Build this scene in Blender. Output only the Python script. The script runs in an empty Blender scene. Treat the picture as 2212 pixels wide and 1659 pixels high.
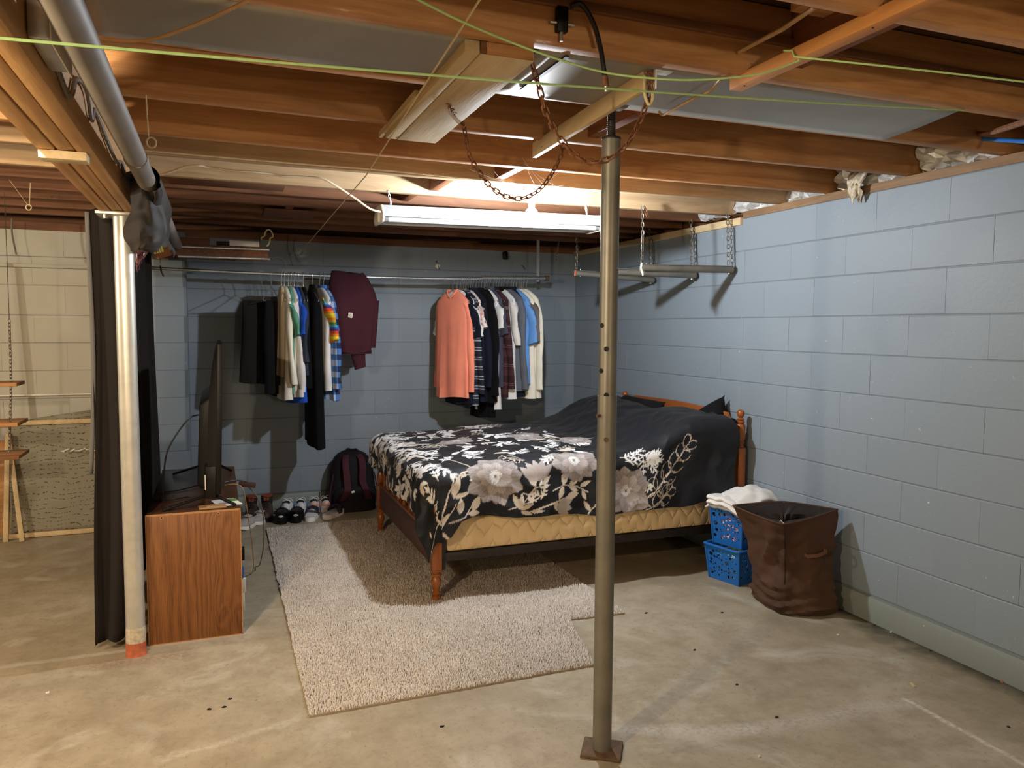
import bpy, bmesh, math, random
import numpy as np
from mathutils import Vector, Matrix
from mathutils import noise as mnoise

SC = bpy.context.scene
COL = SC.collection
RND = random.Random(7)
PI = math.pi

# ---------------------------------------------------------------- camera
CAM_H = 1.46
RC = np.array([[0.9325537, -0.3609792, 0.0061325],      # right
               [-0.0207643, -0.0705851, -0.9972896],    # down
               [0.3604337, 0.9298988, -0.0733199]])     # forward
FPX, CXP, CYP = 1652.7, 1106.0, 829.5
cam_data = bpy.data.cameras.new('camera')
cam = bpy.data.objects.new('camera', cam_data)
COL.objects.link(cam)
cam_data.sensor_fit = 'HORIZONTAL'
cam_data.sensor_width = 36.0
cam_data.lens = FPX / 2212 * 36.0
cam_data.clip_start = 0.02
m = Matrix(((RC[0][0], -RC[1][0], -RC[2][0], 0), (RC[0][1], -RC[1][1], -RC[2][1], 0),
            (RC[0][2], -RC[1][2], -RC[2][2], CAM_H), (0, 0, 0, 1)))
cam.matrix_world = m
SC.camera = cam

# ---------------------------------------------------------------- light and exposure
SC.view_settings.view_transform = 'Standard'
SC.view_settings.look = 'None'
SC.view_settings.gamma = 1.0
SC.view_settings.use_curve_mapping = False
SC.view_settings.exposure = 0.25
world = bpy.data.worlds.new('world')
SC.world = world
world.use_nodes = True
world.node_tree.nodes['Background'].inputs[0].default_value = (1.0, 0.80, 0.60, 1)
world.node_tree.nodes['Background'].inputs[1].default_value = 0.10
BULB_STRENGTH = 2450.0
BULB_COLOR = (0.88, 0.94, 1.0)


def lamp(name, loc, power, color, radius):
    d = bpy.data.lights.new(name, 'POINT')
    d.energy = power
    d.color = color
    d.shadow_soft_size = radius
    o = bpy.data.objects.new(name, d)
    COL.objects.link(o)
    o.location = loc
    return o


# other bulbs of the basement, outside the frame, and one added fill
lamp('warm_ceiling_bulb_light', (-1.15, 0.95, 1.80), 132.0, (1.0, 0.81, 0.56), 0.035)
lamp('left_bay_bulb_light', (-0.58, 2.05, 2.12), 75.0, (1.0, 0.81, 0.56), 0.035)
lamp('rear_fill_light', (0.9, -2.6, 1.70), 88.0, (1.0, 0.81, 0.56), 0.05)  # fill added behind the camera to brighten the view from the front
lamp('workshop_bulb_light', (-3.1, 3.6, 1.98), 120.0, (1.0, 0.88, 0.68), 0.04)
SC.cycles.max_bounces = 6
SC.cycles.diffuse_bounces = 4
SC.cycles.glossy_bounces = 3
SC.cycles.sample_clamp_indirect = 4.0


def ray(px, py):
    d = np.array([(px - CXP) / FPX, (py - CYP) / FPX, 1.0])
    return RC.T @ d


def at(px, py, X=None, Y=None, Z=None):
    """the point of a plane X=, Y= or Z= that the photograph shows at this pixel"""
    d = ray(px, py)
    if X is not None:
        t = X / d[0]
    elif Y is not None:
        t = Y / d[1]
    else:
        t = (Z - CAM_H) / d[2]
    return Vector((d[0] * t, d[1] * t, CAM_H + d[2] * t))


# ---------------------------------------------------------------- objects
def tag(o, label=None, cat=None, group=None, kind=None):
    if label: o['label'] = label
    if cat: o['category'] = cat
    if group: o['group'] = group
    if kind: o['kind'] = kind
    return o


def thing(name, loc, label, cat, group=None, rz=0.0):
    o = bpy.data.objects.new(name, None)
    o.empty_display_size = 0.05
    COL.objects.link(o)
    o.location = loc
    o.rotation_euler = (0, 0, rz)
    tag(o, label, cat, group)
    return o


def worigin(o):
    p = Vector((0, 0, 0))
    while o is not None:
        p += Vector(o.location)
        o = o.parent
    return p


def copy_tree(o, parent=None):
    c = o.copy()
    COL.objects.link(c)
    c.parent = parent
    for ch in list(o.children):
        copy_tree(ch, c)
    return c


class MB:
    """collects shapes, then links them as one mesh object"""

    def __init__(self):
        self.v, self.f = [], []

    def add(self, vs, fs):
        n = len(self.v)
        self.v.extend([tuple(x) for x in vs])
        self.f.extend([tuple(i + n for i in q) for q in fs])
        return self

    def box(self, x0, x1, y0, y1, z0, z1):
        vs = [(x0, y0, z0), (x1, y0, z0), (x1, y1, z0), (x0, y1, z0), (x0, y0, z1), (x1, y0, z1), (x1, y1, z1), (x0, y1, z1)]
        return self.add(vs, [(0, 3, 2, 1), (4, 5, 6, 7), (0, 1, 5, 4), (1, 2, 6, 5), (2, 3, 7, 6), (3, 0, 4, 7)])

    def obox(self, c, ax, ay, az, hx, hy, hz):
        c = Vector(c); ax = Vector(ax).normalized() * hx; ay = Vector(ay).normalized() * hy; az = Vector(az).normalized() * hz
        vs = [c + sx * ax + sy * ay + sz * az for sz in (-1, 1) for sx, sy in ((-1, -1), (1, -1), (1, 1), (-1, 1))]
        return self.add(vs, [(0, 3, 2, 1), (4, 5, 6, 7), (0, 1, 5, 4), (1, 2, 6, 5), (2, 3, 7, 6), (3, 0, 4, 7)])

    def beam(self, p0, p1, w, h, up=(0, 0, 1)):
        """a bar of section w x h from p0 to p1"""
        p0 = Vector(p0); p1 = Vector(p1); d = (p1 - p0).normalized()
        s = d.cross(Vector(up))
        if s.length < 1e-4: s = d.cross(Vector((1, 0, 0)))
        s.normalize()
        return self.obox((p0 + p1) / 2, d, s, s.cross(d), (p1 - p0).length / 2, w / 2, h / 2)

    def loops(self, rings, close_ring=True, cap0=True, cap1=True):
        n = len(rings[0])
        vs = [p for r in rings for p in r]
        fs = []
        for k in range(len(rings) - 1):
            a, b = k * n, (k + 1) * n
            for i in range(n if close_ring else n - 1):
                j = (i + 1) % n
                fs.append((a + i, a + j, b + j, b + i))
        if close_ring and cap0: fs.append(tuple(range(n - 1, -1, -1)))
        if close_ring and cap1: fs.append(tuple((len(rings) - 1) * n + i for i in range(n)))
        return self.add(vs, fs)

    def lathe(self, prof, c=(0, 0, 0), n=16):
        rings = [[(c[0] + r * math.cos(2 * PI * i / n), c[1] + r * math.sin(2 * PI * i / n), c[2] + z) for i in range(n)] for r, z in prof]
        return self.loops(rings)

    def tube(self, pts, r, n=8, caps=True):
        pts = [Vector(p) for p in pts]
        rings = []
        prev = None
        for k, p in enumerate(pts):
            a = pts[max(k - 1, 0)]; b = pts[min(k + 1, len(pts) - 1)]
            d = (b - a)
            d = d.normalized() if d.length > 1e-9 else Vector((0, 0, 1))
            if prev is None:
                s = d.cross(Vector((0, 0, 1)))
                if s.length < 1e-3: s = d.cross(Vector((1, 0, 0)))
            else:
                s = prev - d * prev.dot(d)
            s.normalize(); prev = s
            u = d.cross(s)
            rr = r[k] if isinstance(r, (list, tuple)) else r
            rings.append([p + s * (rr * math.cos(2 * PI * i / n)) + u * (rr * math.sin(2 * PI * i / n)) for i in range(n)])
        return self.loops(rings, True, caps, caps)

    def cyl(self, p0, p1, r, n=16):
        return self.tube([p0, p1], r, n)

    def grid(self, P, close_u=False):
        nu, nv = len(P), len(P[0])
        vs = [p for row in P for p in row]
        fs = []
        for i in range(nu if close_u else nu - 1):
            for j in range(nv - 1):
                a = i * nv + j; b = ((i + 1) % nu) * nv + j
                fs.append((a, b, b + 1, a + 1))
        return self.add(vs, fs)

    def prism(self, poly, axis, a0, a1):
        """polygon in the plane across axis (x: (y,z), y: (x,z), z: (x,y)) extruded from a0 to a1"""
        def P(q, a):
            return (a, q[0], q[1]) if axis == 'x' else ((q[0], a, q[1]) if axis == 'y' else (q[0], q[1], a))
        n = len(poly)
        vs = [P(q, a0) for q in poly] + [P(q, a1) for q in poly]
        fs = [tuple(range(n - 1, -1, -1)), tuple(range(n, 2 * n))] + [(i, (i + 1) % n, n + (i + 1) % n, n + i) for i in range(n)]
        return self.add(vs, fs)

    def ball(self, c, rx, ry=None, rz=None, n=14, k=9):
        ry = rx if ry is None else ry; rz = rx if rz is None else rz
        rings = []
        for j in range(k + 1):
            t = PI * (j + 0.02) / (k + 0.04)
            rings.append([(c[0] + rx * math.sin(t) * math.cos(2 * PI * i / n), c[1] + ry * math.sin(t) * math.sin(2 * PI * i / n), c[2] - rz * math.cos(t)) for i in range(n)])
        return self.loops(rings)

    def mesh(self, name, mat=None, smooth=True, bevel=0.0, off=None, subsurf=0, seg=2):
        me = bpy.data.meshes.new(name)
        vs = self.v if off is None else [(x - off[0], y - off[1], z - off[2]) for x, y, z in self.v]
        me.from_pydata(vs, [], self.f)
        bm = bmesh.new(); bm.from_mesh(me)
        bmesh.ops.recalc_face_normals(bm, faces=bm.faces)
        if bevel > 0:
            es = [e for e in bm.edges if len(e.link_faces) == 2 and e.calc_face_angle(0) > 0.5]
            bmesh.ops.bevel(bm, geom=es, offset=bevel, segments=seg, profile=0.5, affect='EDGES', clamp_overlap=True)
        bm.to_mesh(me); bm.free()
        if smooth:
            me.shade_smooth()
            me.set_sharp_from_angle(angle=0.7)
        if mat: me.materials.append(mat)
        return me

    def build(self, name, mat, parent=None, smooth=True, bevel=0.0, loc=None, subsurf=0, local=False):
        """world-space vertices become an object (kept under parent); with local=True they already are parent-local"""
        if parent is not None and not local:
            off = worigin(parent)
        elif loc is not None:
            off = Vector(loc)
        else:
            off = None
        me = self.mesh(name, mat, smooth, bevel, off)
        o = bpy.data.objects.new(name, me)
        COL.objects.link(o)
        if parent is not None: o.parent = parent
        if loc is not None and parent is None: o.location = loc
        if subsurf:
            md = o.modifiers.new('s', 'SUBSURF'); md.levels = subsurf; md.render_levels = subsurf
        return o


def inst(name, me, loc, parent=None, rot=None):
    o = bpy.data.objects.new(name, me)
    COL.objects.link(o)
    o.parent = parent
    o.location = Vector(loc) - (worigin(parent) if parent is not None else Vector((0, 0, 0)))
    if rot is not None:
        o.rotation_mode = 'QUATERNION'
        o.rotation_quaternion = rot
    return o


def catenary(p0, p1, sag, n=24):
    p0 = Vector(p0); p1 = Vector(p1)
    return [p0.lerp(p1, t / n) + Vector((0, 0, -4 * sag * (t / n) * (1 - t / n))) for t in range(n + 1)]


def smooth_path(pts, per=8):
    """Catmull-Rom through the points"""
    P = [Vector(p) for p in pts]
    P = [P[0] * 2 - P[1]] + P + [P[-1] * 2 - P[-2]]
    out = []
    for i in range(1, len(P) - 2):
        for k in range(per):
            t = k / per
            a, b, c, d = P[i - 1], P[i], P[i + 1], P[i + 2]
            out.append(0.5 * ((2 * b) + (c - a) * t + (2 * a - 5 * b + 4 * c - d) * t * t + (3 * b - a - 3 * c + d) * t ** 3))
    out.append(P[-2])
    return out


def nz(x, y, z=0.0, s=1.0):
    return mnoise.noise(Vector((x * s, y * s, z * s)))


# ---------------------------------------------------------------- materials
def lin(c):
    c = c / 255.0
    return c / 12.92 if c <= 0.04045 else ((c + 0.055) / 1.055) ** 2.4


def rgb(r, g, b):
    return (lin(r), lin(g), lin(b), 1.0)


class NT:
    def __init__(self, name):
        self.m = bpy.data.materials.new(name)
        self.m.use_nodes = True
        self.t = self.m.node_tree
        self.b = self.t.nodes['Principled BSDF']
        self.tc = None

    def n(self, typ, **kw):
        o = self.t.nodes.new(typ)
        for k, v in kw.items():
            if k == 'ins':
                for kk, vv in v.items():
                    if hasattr(vv, 'is_output') or isinstance(vv, bpy.types.NodeSocket):
                        self.t.links.new(vv, o.inputs[kk])
                    else:
                        o.inputs[kk].default_value = vv
            else:
                setattr(o, k, v)
        return o

    def coord(self, kind='Object'):
        if self.tc is None: self.tc = self.n('ShaderNodeTexCoord')
        return self.tc.outputs[kind]

    def pos(self):
        return self.n('ShaderNodeNewGeometry').outputs['Position']

    def mapping(self, vec, scale=(1, 1, 1), loc=(0, 0, 0), rot=(0, 0, 0)):
        return self.n('ShaderNodeMapping', ins={'Vector': vec, 'Scale': scale, 'Location': loc, 'Rotation': rot}).outputs[0]

    def noise(self, vec, scale, detail=3.0, rough=0.55, dist=0.0):
        return self.n('ShaderNodeTexNoise', ins={'Vector': vec, 'Scale': scale, 'Detail': detail, 'Roughness': rough, 'Distortion': dist}).outputs[0]

    def ramp(self, fac, stops, mode='LINEAR'):
        r = self.n('ShaderNodeValToRGB', ins={'Fac': fac})
        r.color_ramp.interpolation = mode
        e = r.color_ramp.elements
        while len(e) < len(stops): e.new(0.5)
        for k, (p, c) in enumerate(stops):
            e[k].position = p
            e[k].color = c if len(c) == 4 else (*c, 1)
        return r.outputs[0]

    def mix(self, fac, a, b, mode='MIX'):
        x = self.n('ShaderNodeMix', data_type='RGBA', blend_type=mode)
        for sock, val in ((x.inputs[0], fac), (x.inputs[6], a), (x.inputs[7], b)):
            if isinstance(val, bpy.types.NodeSocket): self.t.links.new(val, sock)
            else: sock.default_value = val
        return x.outputs[2]

    def math(self, op, a, b=None, clamp=False):
        x = self.n('ShaderNodeMath', operation=op, use_clamp=clamp)
        for i, val in enumerate((a, b)):
            if val is None: continue
            if isinstance(val, bpy.types.NodeSocket): self.t.links.new(val, x.inputs[i])
            else: x.inputs[i].default_value = val
        return x.outputs[0]

    def sep(self, vec):
        return self.n('ShaderNodeSeparateXYZ', ins={0: vec}).outputs

    def rand(self):
        return self.n('ShaderNodeObjectInfo').outputs['Random']

    def bump(self, h, strength=0.3, dist=0.01):
        o = self.n('ShaderNodeBump', ins={'Height': h, 'Strength': strength, 'Distance': dist}).outputs[0]
        self.t.links.new(o, self.b.inputs['Normal'])

    def out(self, color=None, rough=None, metal=None, spec=None):
        for key, val in (('Base Color', color), ('Roughness', rough), ('Metallic', metal), ('Specular IOR Level', spec)):
            if val is None: continue
            if isinstance(val, bpy.types.NodeSocket): self.t.links.new(val, self.b.inputs[key])
            else: self.b.inputs[key].default_value = val
        return self.m


def mplain(name, c, rough=0.6, metal=0.0, var=0.12, scale=30.0, bump=0.0, spec=0.4):
    """one colour with a soft mottling"""
    t = NT(name)
    f = t.noise(t.coord(), scale, 3)
    d = tuple(x * (1 - var) for x in c[:3]) + (1,)
    l = tuple(min(1, x * (1 + var)) for x in c[:3]) + (1,)
    col = t.ramp(f, [(0.3, d), (0.7, l)])
    if bump: t.bump(f, bump, 0.004)
    return t.out(col, rough, metal, spec)


def mwood(name, c0, c1, axis='x', scale=1.0, rough=0.6, knots=True, spec=0.3, varr=0.25, bump=0.15):
    """timber with grain along an axis of the object"""
    t = NT(name)
    co = t.coord()
    rnd = t.rand()
    sh = t.n('ShaderNodeCombineXYZ', ins={0: t.math('MULTIPLY', rnd, 37.0), 1: t.math('MULTIPLY', rnd, 13.0), 2: t.math('MULTIPLY', rnd, 7.0)}).outputs[0]
    co2 = t.n('ShaderNodeVectorMath', operation='ADD', ins={0: co, 1: sh}).outputs[0]
    st = {'x': (0.9, 12, 12), 'y': (12, 0.9, 12), 'z': (12, 12, 0.9)}[axis]
    st = tuple(s * scale for s in st)
    v = t.mapping(co2, st)
    g = t.noise(v, 2.2, 5, 0.62, 0.8)
    fine = t.noise(t.mapping(co2, tuple(s * 5 for s in st)), 3.0, 2)
    col = t.ramp(g, [(0.28, c0), (0.5, tuple((a + b) / 2 for a, b in zip(c0, c1))), (0.72, c1)])
    col = t.mix(t.math('MULTIPLY', fine, 0.35), col, tuple(x * 0.55 for x in c0[:3]) + (1,))
    blot = t.noise(co2, 2.0, 3)
    col = t.mix(t.ramp(blot, [(0.45, (0, 0, 0)), (0.75, (0.35, 0.35, 0.35))]), col, tuple(x * 0.6 for x in c0[:3]) + (1,))
    k = t.math('ADD', t.math('MULTIPLY', rnd, varr), 1 - varr / 2)
    kk = t.n('ShaderNodeCombineColor', ins={0: k, 1: k, 2: k}).outputs[0]
    col = t.mix(1.0, col, kk, 'MULTIPLY')
    if knots:
        w = t.n('ShaderNodeTexVoronoi', ins={'Vector': t.mapping(co2, {'x': (1.1, 4, 4), 'y': (4, 1.1, 4), 'z': (4, 4, 1.1)}[axis]), 'Scale': 1.0}).outputs['Distance']
        kn = t.ramp(w, [(0.0, (1, 1, 1)), (0.085, (0.6, 0.6, 0.6)), (0.11, (0, 0, 0))])
        col = t.mix(t.math('MULTIPLY', kn, 0.75), col, tuple(x * 0.3 for x in c0[:3]) + (1,))
    if bump: t.bump(fine, bump, 0.003)
    return t.out(col, rough, 0.0, spec)


def mcloth(name, c, rough=0.9, var=0.15, weave=900.0, fold=0.25):
    t = NT(name)
    f = t.noise(t.coord(), 6.0, 3)
    d = tuple(x * (1 - var) for x in c[:3]) + (1,)
    col = t.ramp(f, [(0.3, d), (0.7, c)])
    w = t.noise(t.coord(), weave, 1)
    big = t.noise(t.mapping(t.coord(), (22, 22, 5)), 1.0, 3)
    h = t.math('ADD', t.math('MULTIPLY', w, 0.12), big)
    t.bump(h, fold, 0.01)
    t.b.inputs['Sheen Weight'].default_value = 0.02
    return t.out(col, rough, 0.0, 0.12)


def mstripe(name, stops, period, axis='z', rough=0.9, jitter=0.0):
    """bands across one axis of the object; stops are (position 0..1, colour)"""
    t = NT(name)
    s = t.sep(t.coord())[{'x': 0, 'y': 1, 'z': 2}[axis]]
    if jitter:
        s = t.math('ADD', s, t.math('MULTIPLY', t.noise(t.coord(), 25.0), jitter))
    f = t.math('FRACT', t.math('DIVIDE', s, period))
    col = t.ramp(f, stops, 'CONSTANT')
    t.bump(t.noise(t.mapping(t.coord(), (22, 22, 5)), 1.0, 3), 0.25, 0.01)
    return t.out(col, rough, 0.0, 0.2)


def mplaid(name, base, dark, light, period, rough=0.9, axes=(1, 2)):
    t = NT(name)
    s = t.sep(t.coord())
    a = t.math('FRACT', t.math('DIVIDE', s[axes[0]], period))
    b = t.math('FRACT', t.math('DIVIDE', s[axes[1]], period))
    sa = t.math('GREATER_THAN', a, 0.5)
    sb = t.math('GREATER_THAN', b, 0.5)
    both = t.math('MULTIPLY', t.math('ADD', sa, sb), 0.5)
    col = t.ramp(both, [(0.0, light), (0.4, base), (0.9, dark)], 'CONSTANT')
    t.bump(t.noise(t.mapping(t.coord(), (22, 22, 5)), 1.0, 3), 0.25, 0.01)
    return t.out(col, rough, 0.0, 0.2)


def mpaint_block(name, c):
    """glossy-ish painted concrete block with pin holes, flecks of bare white and grime"""
    t = NT(name)
    p = t.pos()
    rnd = t.rand()
    col = t.mix(t.noise(p, 1.3, 4), tuple(x * 0.93 for x in c[:3]) + (1,), c)
    k = t.math('ADD', t.math('MULTIPLY', rnd, 0.03), 0.985)
    col = t.mix(1.0, col, t.n('ShaderNodeCombineColor', ins={0: k, 1: k, 2: k}).outputs[0], 'MULTIPLY')
    sc = t.noise(t.mapping(p, (1, 1, 1)), 46.0, 4, 0.7)
    msk = t.noise(p, 3.1, 2)
    fl = t.math('MULTIPLY', t.ramp(sc, [(0.695, (0, 0, 0)), (0.715, (1, 1, 1))]), t.ramp(msk, [(0.5, (0, 0, 0)), (0.62, (1, 1, 1))]))
    col = t.mix(fl, col, (0.72, 0.72, 0.70, 1))
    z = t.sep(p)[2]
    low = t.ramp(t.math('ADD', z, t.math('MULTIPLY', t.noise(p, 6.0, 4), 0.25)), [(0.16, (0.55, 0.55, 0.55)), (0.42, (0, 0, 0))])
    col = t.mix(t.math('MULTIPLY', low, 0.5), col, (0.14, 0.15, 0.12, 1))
    h = t.math('ADD', t.noise(p, 60.0, 4, 0.6), t.math('MULTIPLY', t.noise(p, 260.0, 2), 0.4))
    t.bump(h, 0.18, 0.006)
    return t.out(col, 0.52, 0.0, 0.4)


def mseg(t, p, A, B, w, wob=0.03, ws=7.0, fine=60.0):
    """1 near the wobbly floor line A-B, 0 away from it"""
    wv = t.n('ShaderNodeTexNoise', ins={'Vector': p, 'Scale': ws, 'Detail': 4.0}).outputs['Color']
    wv = t.n('ShaderNodeVectorMath', operation='SUBTRACT', ins={0: wv, 1: (0.5, 0.5, 0.5)}).outputs[0]
    wv = t.n('ShaderNodeVectorMath', operation='SCALE', ins={0: wv, 'Scale': wob * 2}).outputs[0]
    q = t.n('ShaderNodeVectorMath', operation='ADD', ins={0: p, 1: wv}).outputs[0]
    A = Vector((A[0], A[1], 0)); B = Vector((B[0], B[1], 0)); d = B - A
    ap = t.n('ShaderNodeVectorMath', operation='SUBTRACT', ins={0: q, 1: A}).outputs[0]
    dt = t.n('ShaderNodeVectorMath', operation='DOT_PRODUCT', ins={0: ap, 1: d / d.length_squared}).outputs['Value']
    h = t.math('ADD', dt, 0.0, True)
    pr = t.n('ShaderNodeVectorMath', operation='SCALE', ins={0: tuple(d), 'Scale': h}).outputs[0]
    df = t.n('ShaderNodeVectorMath', operation='SUBTRACT', ins={0: ap, 1: pr}).outputs[0]
    df = t.n('ShaderNodeVectorMath', operation='MULTIPLY', ins={0: df, 1: (1, 1, 0)}).outputs[0]
    ln = t.n('ShaderNodeVectorMath', operation='LENGTH', ins={0: df}).outputs['Value']
    f = t.ramp(t.math('DIVIDE', ln, w), [(0.0, (1, 1, 1)), (0.6, (0.5, 0.5, 0.5)), (1.0, (0, 0, 0))])
    return t.math('MULTIPLY', f, t.ramp(t.noise(p, fine, 4), [(0.35, (0.15, 0.15, 0.15)), (0.6, (1, 1, 1))]))


def mfloor():
    t = NT('concrete_floor')
    p = t.pos()
    a = t.noise(p, 0.9, 5, 0.6, 0.4)
    b = t.noise(p, 6.5, 8, 0.72)
    c = t.noise(p, 38.0, 4, 0.6)
    col = t.ramp(a, [(0.3, rgb(146, 134, 112)), (0.5, rgb(162, 150, 127)), (0.7, rgb(175, 165, 145))])
    col = t.mix(t.ramp(b, [(0.42, (0, 0, 0)), (0.72, (0.6, 0.6, 0.6))]), col, rgb(118, 104, 80))
    col = t.mix(t.ramp(t.noise(p, 2.1, 4, 0.6, 1.2), [(0.55, (0, 0, 0)), (0.72, (0.55, 0.55, 0.55))]), col, rgb(197, 191, 176))
    col = t.mix(t.ramp(c, [(0.56, (0, 0, 0)), (0.74, (0.4, 0.4, 0.4))]), col, rgb(108, 97, 74))
    sp = t.noise(t.mapping(p, (1, 0.45, 1)), 110.0, 4, 0.7)
    col = t.mix(t.ramp(sp, [(0.63, (0, 0, 0)), (0.70, (0.7, 0.7, 0.7))]), col, rgb(70, 60, 46))
    # damp, darker ground by the right wall, mineral bloom along two old cracks
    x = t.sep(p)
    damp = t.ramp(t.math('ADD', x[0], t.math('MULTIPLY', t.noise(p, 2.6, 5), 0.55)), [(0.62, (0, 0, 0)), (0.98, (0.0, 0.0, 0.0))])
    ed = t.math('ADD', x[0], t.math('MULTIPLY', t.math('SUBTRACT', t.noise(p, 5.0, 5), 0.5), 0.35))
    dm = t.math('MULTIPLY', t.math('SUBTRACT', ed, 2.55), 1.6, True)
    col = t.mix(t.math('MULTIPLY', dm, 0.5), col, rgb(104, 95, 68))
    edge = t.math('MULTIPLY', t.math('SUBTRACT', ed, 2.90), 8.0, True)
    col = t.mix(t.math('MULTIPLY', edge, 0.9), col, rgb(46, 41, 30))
    col = t.mix(t.math('MULTIPLY', mseg(t, p, (2.52, 2.17), (2.52, 0.9), 0.016, 0.015), 0.85), col, rgb(222, 214, 190))
    col = t.mix(t.math('MULTIPLY', mseg(t, p, (1.35, 2.36), (1.80, 2.20), 0.05, 0.05), 0.5), col, rgb(205, 203, 196))
    col = t.mix(t.math('MULTIPLY', mseg(t, p, (1.80, 2.20), (2.52, 2.17), 0.06, 0.09, 5.0), 0.45), col, rgb(196, 192, 184))
    col = t.mix(t.math('MULTIPLY', mseg(t, p, (-0.2, 2.75), (0.25, 2.85), 0.03, 0.06), 0.4), col, rgb(205, 200, 186))
    col = t.mix(t.math('MULTIPLY', mseg(t, p, (-0.5, 3.62), (-0.16, 3.60), 0.09, 0.05), 0.55), col, rgb(112, 84, 60))
    h = t.math('ADD', t.math('MULTIPLY', b, 0.6), t.math('ADD', t.math('MULTIPLY', c, 0.3), t.math('MULTIPLY', sp, 0.12)))
    t.bump(h, 0.25, 0.01)
    rr = t.ramp(a, [(0.3, (0.5, 0.5, 0.5)), (0.7, (0.72, 0.72, 0.72))])
    return t.out(col, rr, 0.0, 0.35)


M = {}
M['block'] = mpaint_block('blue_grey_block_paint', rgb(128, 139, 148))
M['block_warm_lit'] = mpaint_block('warm_lit_block_paint', rgb(186, 183, 170))  # same block paint, tinted with the warm lamp light of the left room
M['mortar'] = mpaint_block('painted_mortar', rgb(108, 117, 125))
M['mortar_warm_lit'] = mpaint_block('warm_lit_mortar', rgb(176, 170, 156))  # mortar with the same warm light in its colour
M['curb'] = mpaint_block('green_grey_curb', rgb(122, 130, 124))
M['floor'] = mfloor()
M['joist'] = mwood('joist_timber', rgb(166, 112, 68), rgb(214, 162, 108), 'x', 1.0, 0.62)
M['plate'] = mwood('plate_timber', rgb(112, 86, 62), rgb(150, 120, 88), 'y', 1.0, 0.7)
M['joist_lit'] = mwood('lit_joist_timber', rgb(178, 146, 108), rgb(210, 182, 144), 'x', 1.0, 0.62)  # joists next to the bulb, its strong light put into the colour
M['joist_dark'] = mwood('dark_joist_timber', rgb(104, 68, 46), rgb(148, 100, 68), 'x', 1.0, 0.65)
M['block_wood'] = mwood('blocking_timber', rgb(120, 70, 42), rgb(164, 104, 66), 'y', 1.0, 0.65)
M['beam'] = mwood('beam_timber', rgb(176, 128, 78), rgb(206, 164, 110), 'y', 0.8, 0.6, varr=0.15)
M['pale_y'] = mwood('pale_board', rgb(190, 164, 120), rgb(218, 198, 160), 'y', 0.8, 0.6)
M['lath'] = mwood('orange_lath', rgb(200, 132, 68), rgb(226, 166, 102), 'y', 0.8, 0.6)
M['subfloor'] = mwood('subfloor_boards', rgb(66, 42, 28), rgb(96, 62, 40), 'y', 0.7, 0.75, knots=False)
M['sheet'] = mplain('galvanised_sheet', rgb(158, 152, 140), 0.45, 0.55, 0.10, 3.0)
M['steel'] = mplain('dull_steel', rgb(126, 122, 112), 0.44, 0.55, 0.16, 9.0)
M['galv'] = mplain('galvanised_pipe', rgb(184, 186, 186), 0.36, 0.8, 0.12, 20.0)
M['silver'] = mplain('silver_paint', rgb(196, 194, 186), 0.36, 0.55, 0.10, 14.0)
M['rust'] = mplain('rusty_iron', rgb(124, 82, 58), 0.8, 0.3, 0.35, 60.0, 0.3)
M['base_rust'] = mplain('dark_rusted_plate', rgb(96, 76, 58), 0.8, 0.2, 0.3, 40.0, 0.3)
M['chain'] = mplain('zinc_chain', rgb(120, 114, 104), 0.45, 0.7, 0.25, 60.0)
M['dark_metal'] = mplain('dark_iron', rgb(58, 52, 48), 0.5, 0.5, 0.2, 20.0)
M['white_metal'] = mplain('white_enamel', rgb(236, 238, 238), 0.35, 0.0, 0.04, 4.0)
M['fixture'] = mplain('fixture_white_paint', rgb(196, 202, 208), 0.4, 0.0, 0.04, 4.0)
M['porcelain'] = mplain('white_porcelain', rgb(238, 236, 230), 0.25, 0.0, 0.04, 8.0)
M['black'] = mplain('black_plastic', rgb(16, 16, 17), 0.45, 0.0, 0.1, 10.0, spec=0.2)
M['black_gloss'] = mplain('tv_screen_glass', rgb(12, 12, 14), 0.08, 0.0, 0.05, 4.0, spec=0.6)
M['grey_plastic'] = mplain('grey_plastic', rgb(32, 31, 32), 0.5, 0.0, 0.1, 10.0, spec=0.15)
M['white_plastic'] = mplain('white_plastic', rgb(226, 222, 212), 0.45, 0.0, 0.06, 10.0)
M['cable_white'] = mplain('white_cable', rgb(226, 212, 184), 0.5, 0.0, 0.08, 20.0)
M['cable_tan'] = mplain('tan_cable', rgb(176, 140, 98), 0.55, 0.0, 0.12, 20.0)
M['cable_black'] = mplain('black_cable', rgb(28, 27, 27), 0.5, 0.0, 0.1, 20.0)
M['string'] = mplain('green_line', rgb(176, 212, 140), 0.6, 0.0, 0.08, 60.0)
M['twine'] = mplain('twine', rgb(206, 190, 150), 0.8, 0.0, 0.1, 60.0)
M['pipe_grey'] = mplain('grey_drain_pipe', rgb(118, 110, 102), 0.55, 0.1, 0.12, 9.0)
M['dark_wood'] = mwood('dark_bed_panel', rgb(78, 48, 38), rgb(100, 64, 50), 'y', 0.8, 0.45, knots=False)
M['maple'] = mwood('maple_varnish', rgb(132, 70, 28), rgb(176, 102, 44), 'z', 1.2, 0.28, knots=False, spec=0.5, varr=0.1)
M['maple_y'] = mwood('maple_varnish_board', rgb(132, 70, 30), rgb(170, 96, 44), 'y', 1.2, 0.3, knots=False, spec=0.5, varr=0.1)
M['foil'] = mplain('crumpled_foil', rgb(226, 226, 224), 0.25, 0.55, 0.06, 8.0)
M['kraft'] = mplain('kraft_paper', rgb(168, 132, 92), 0.75, 0.0, 0.15, 14.0)
M['lime'] = mplain('lime_tape', rgb(212, 206, 110), 0.6, 0.0, 0.1, 14.0)
M['red_primer'] = mplain('red_primer', rgb(172, 92, 62), 0.7, 0.0, 0.22, 40.0)
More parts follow.
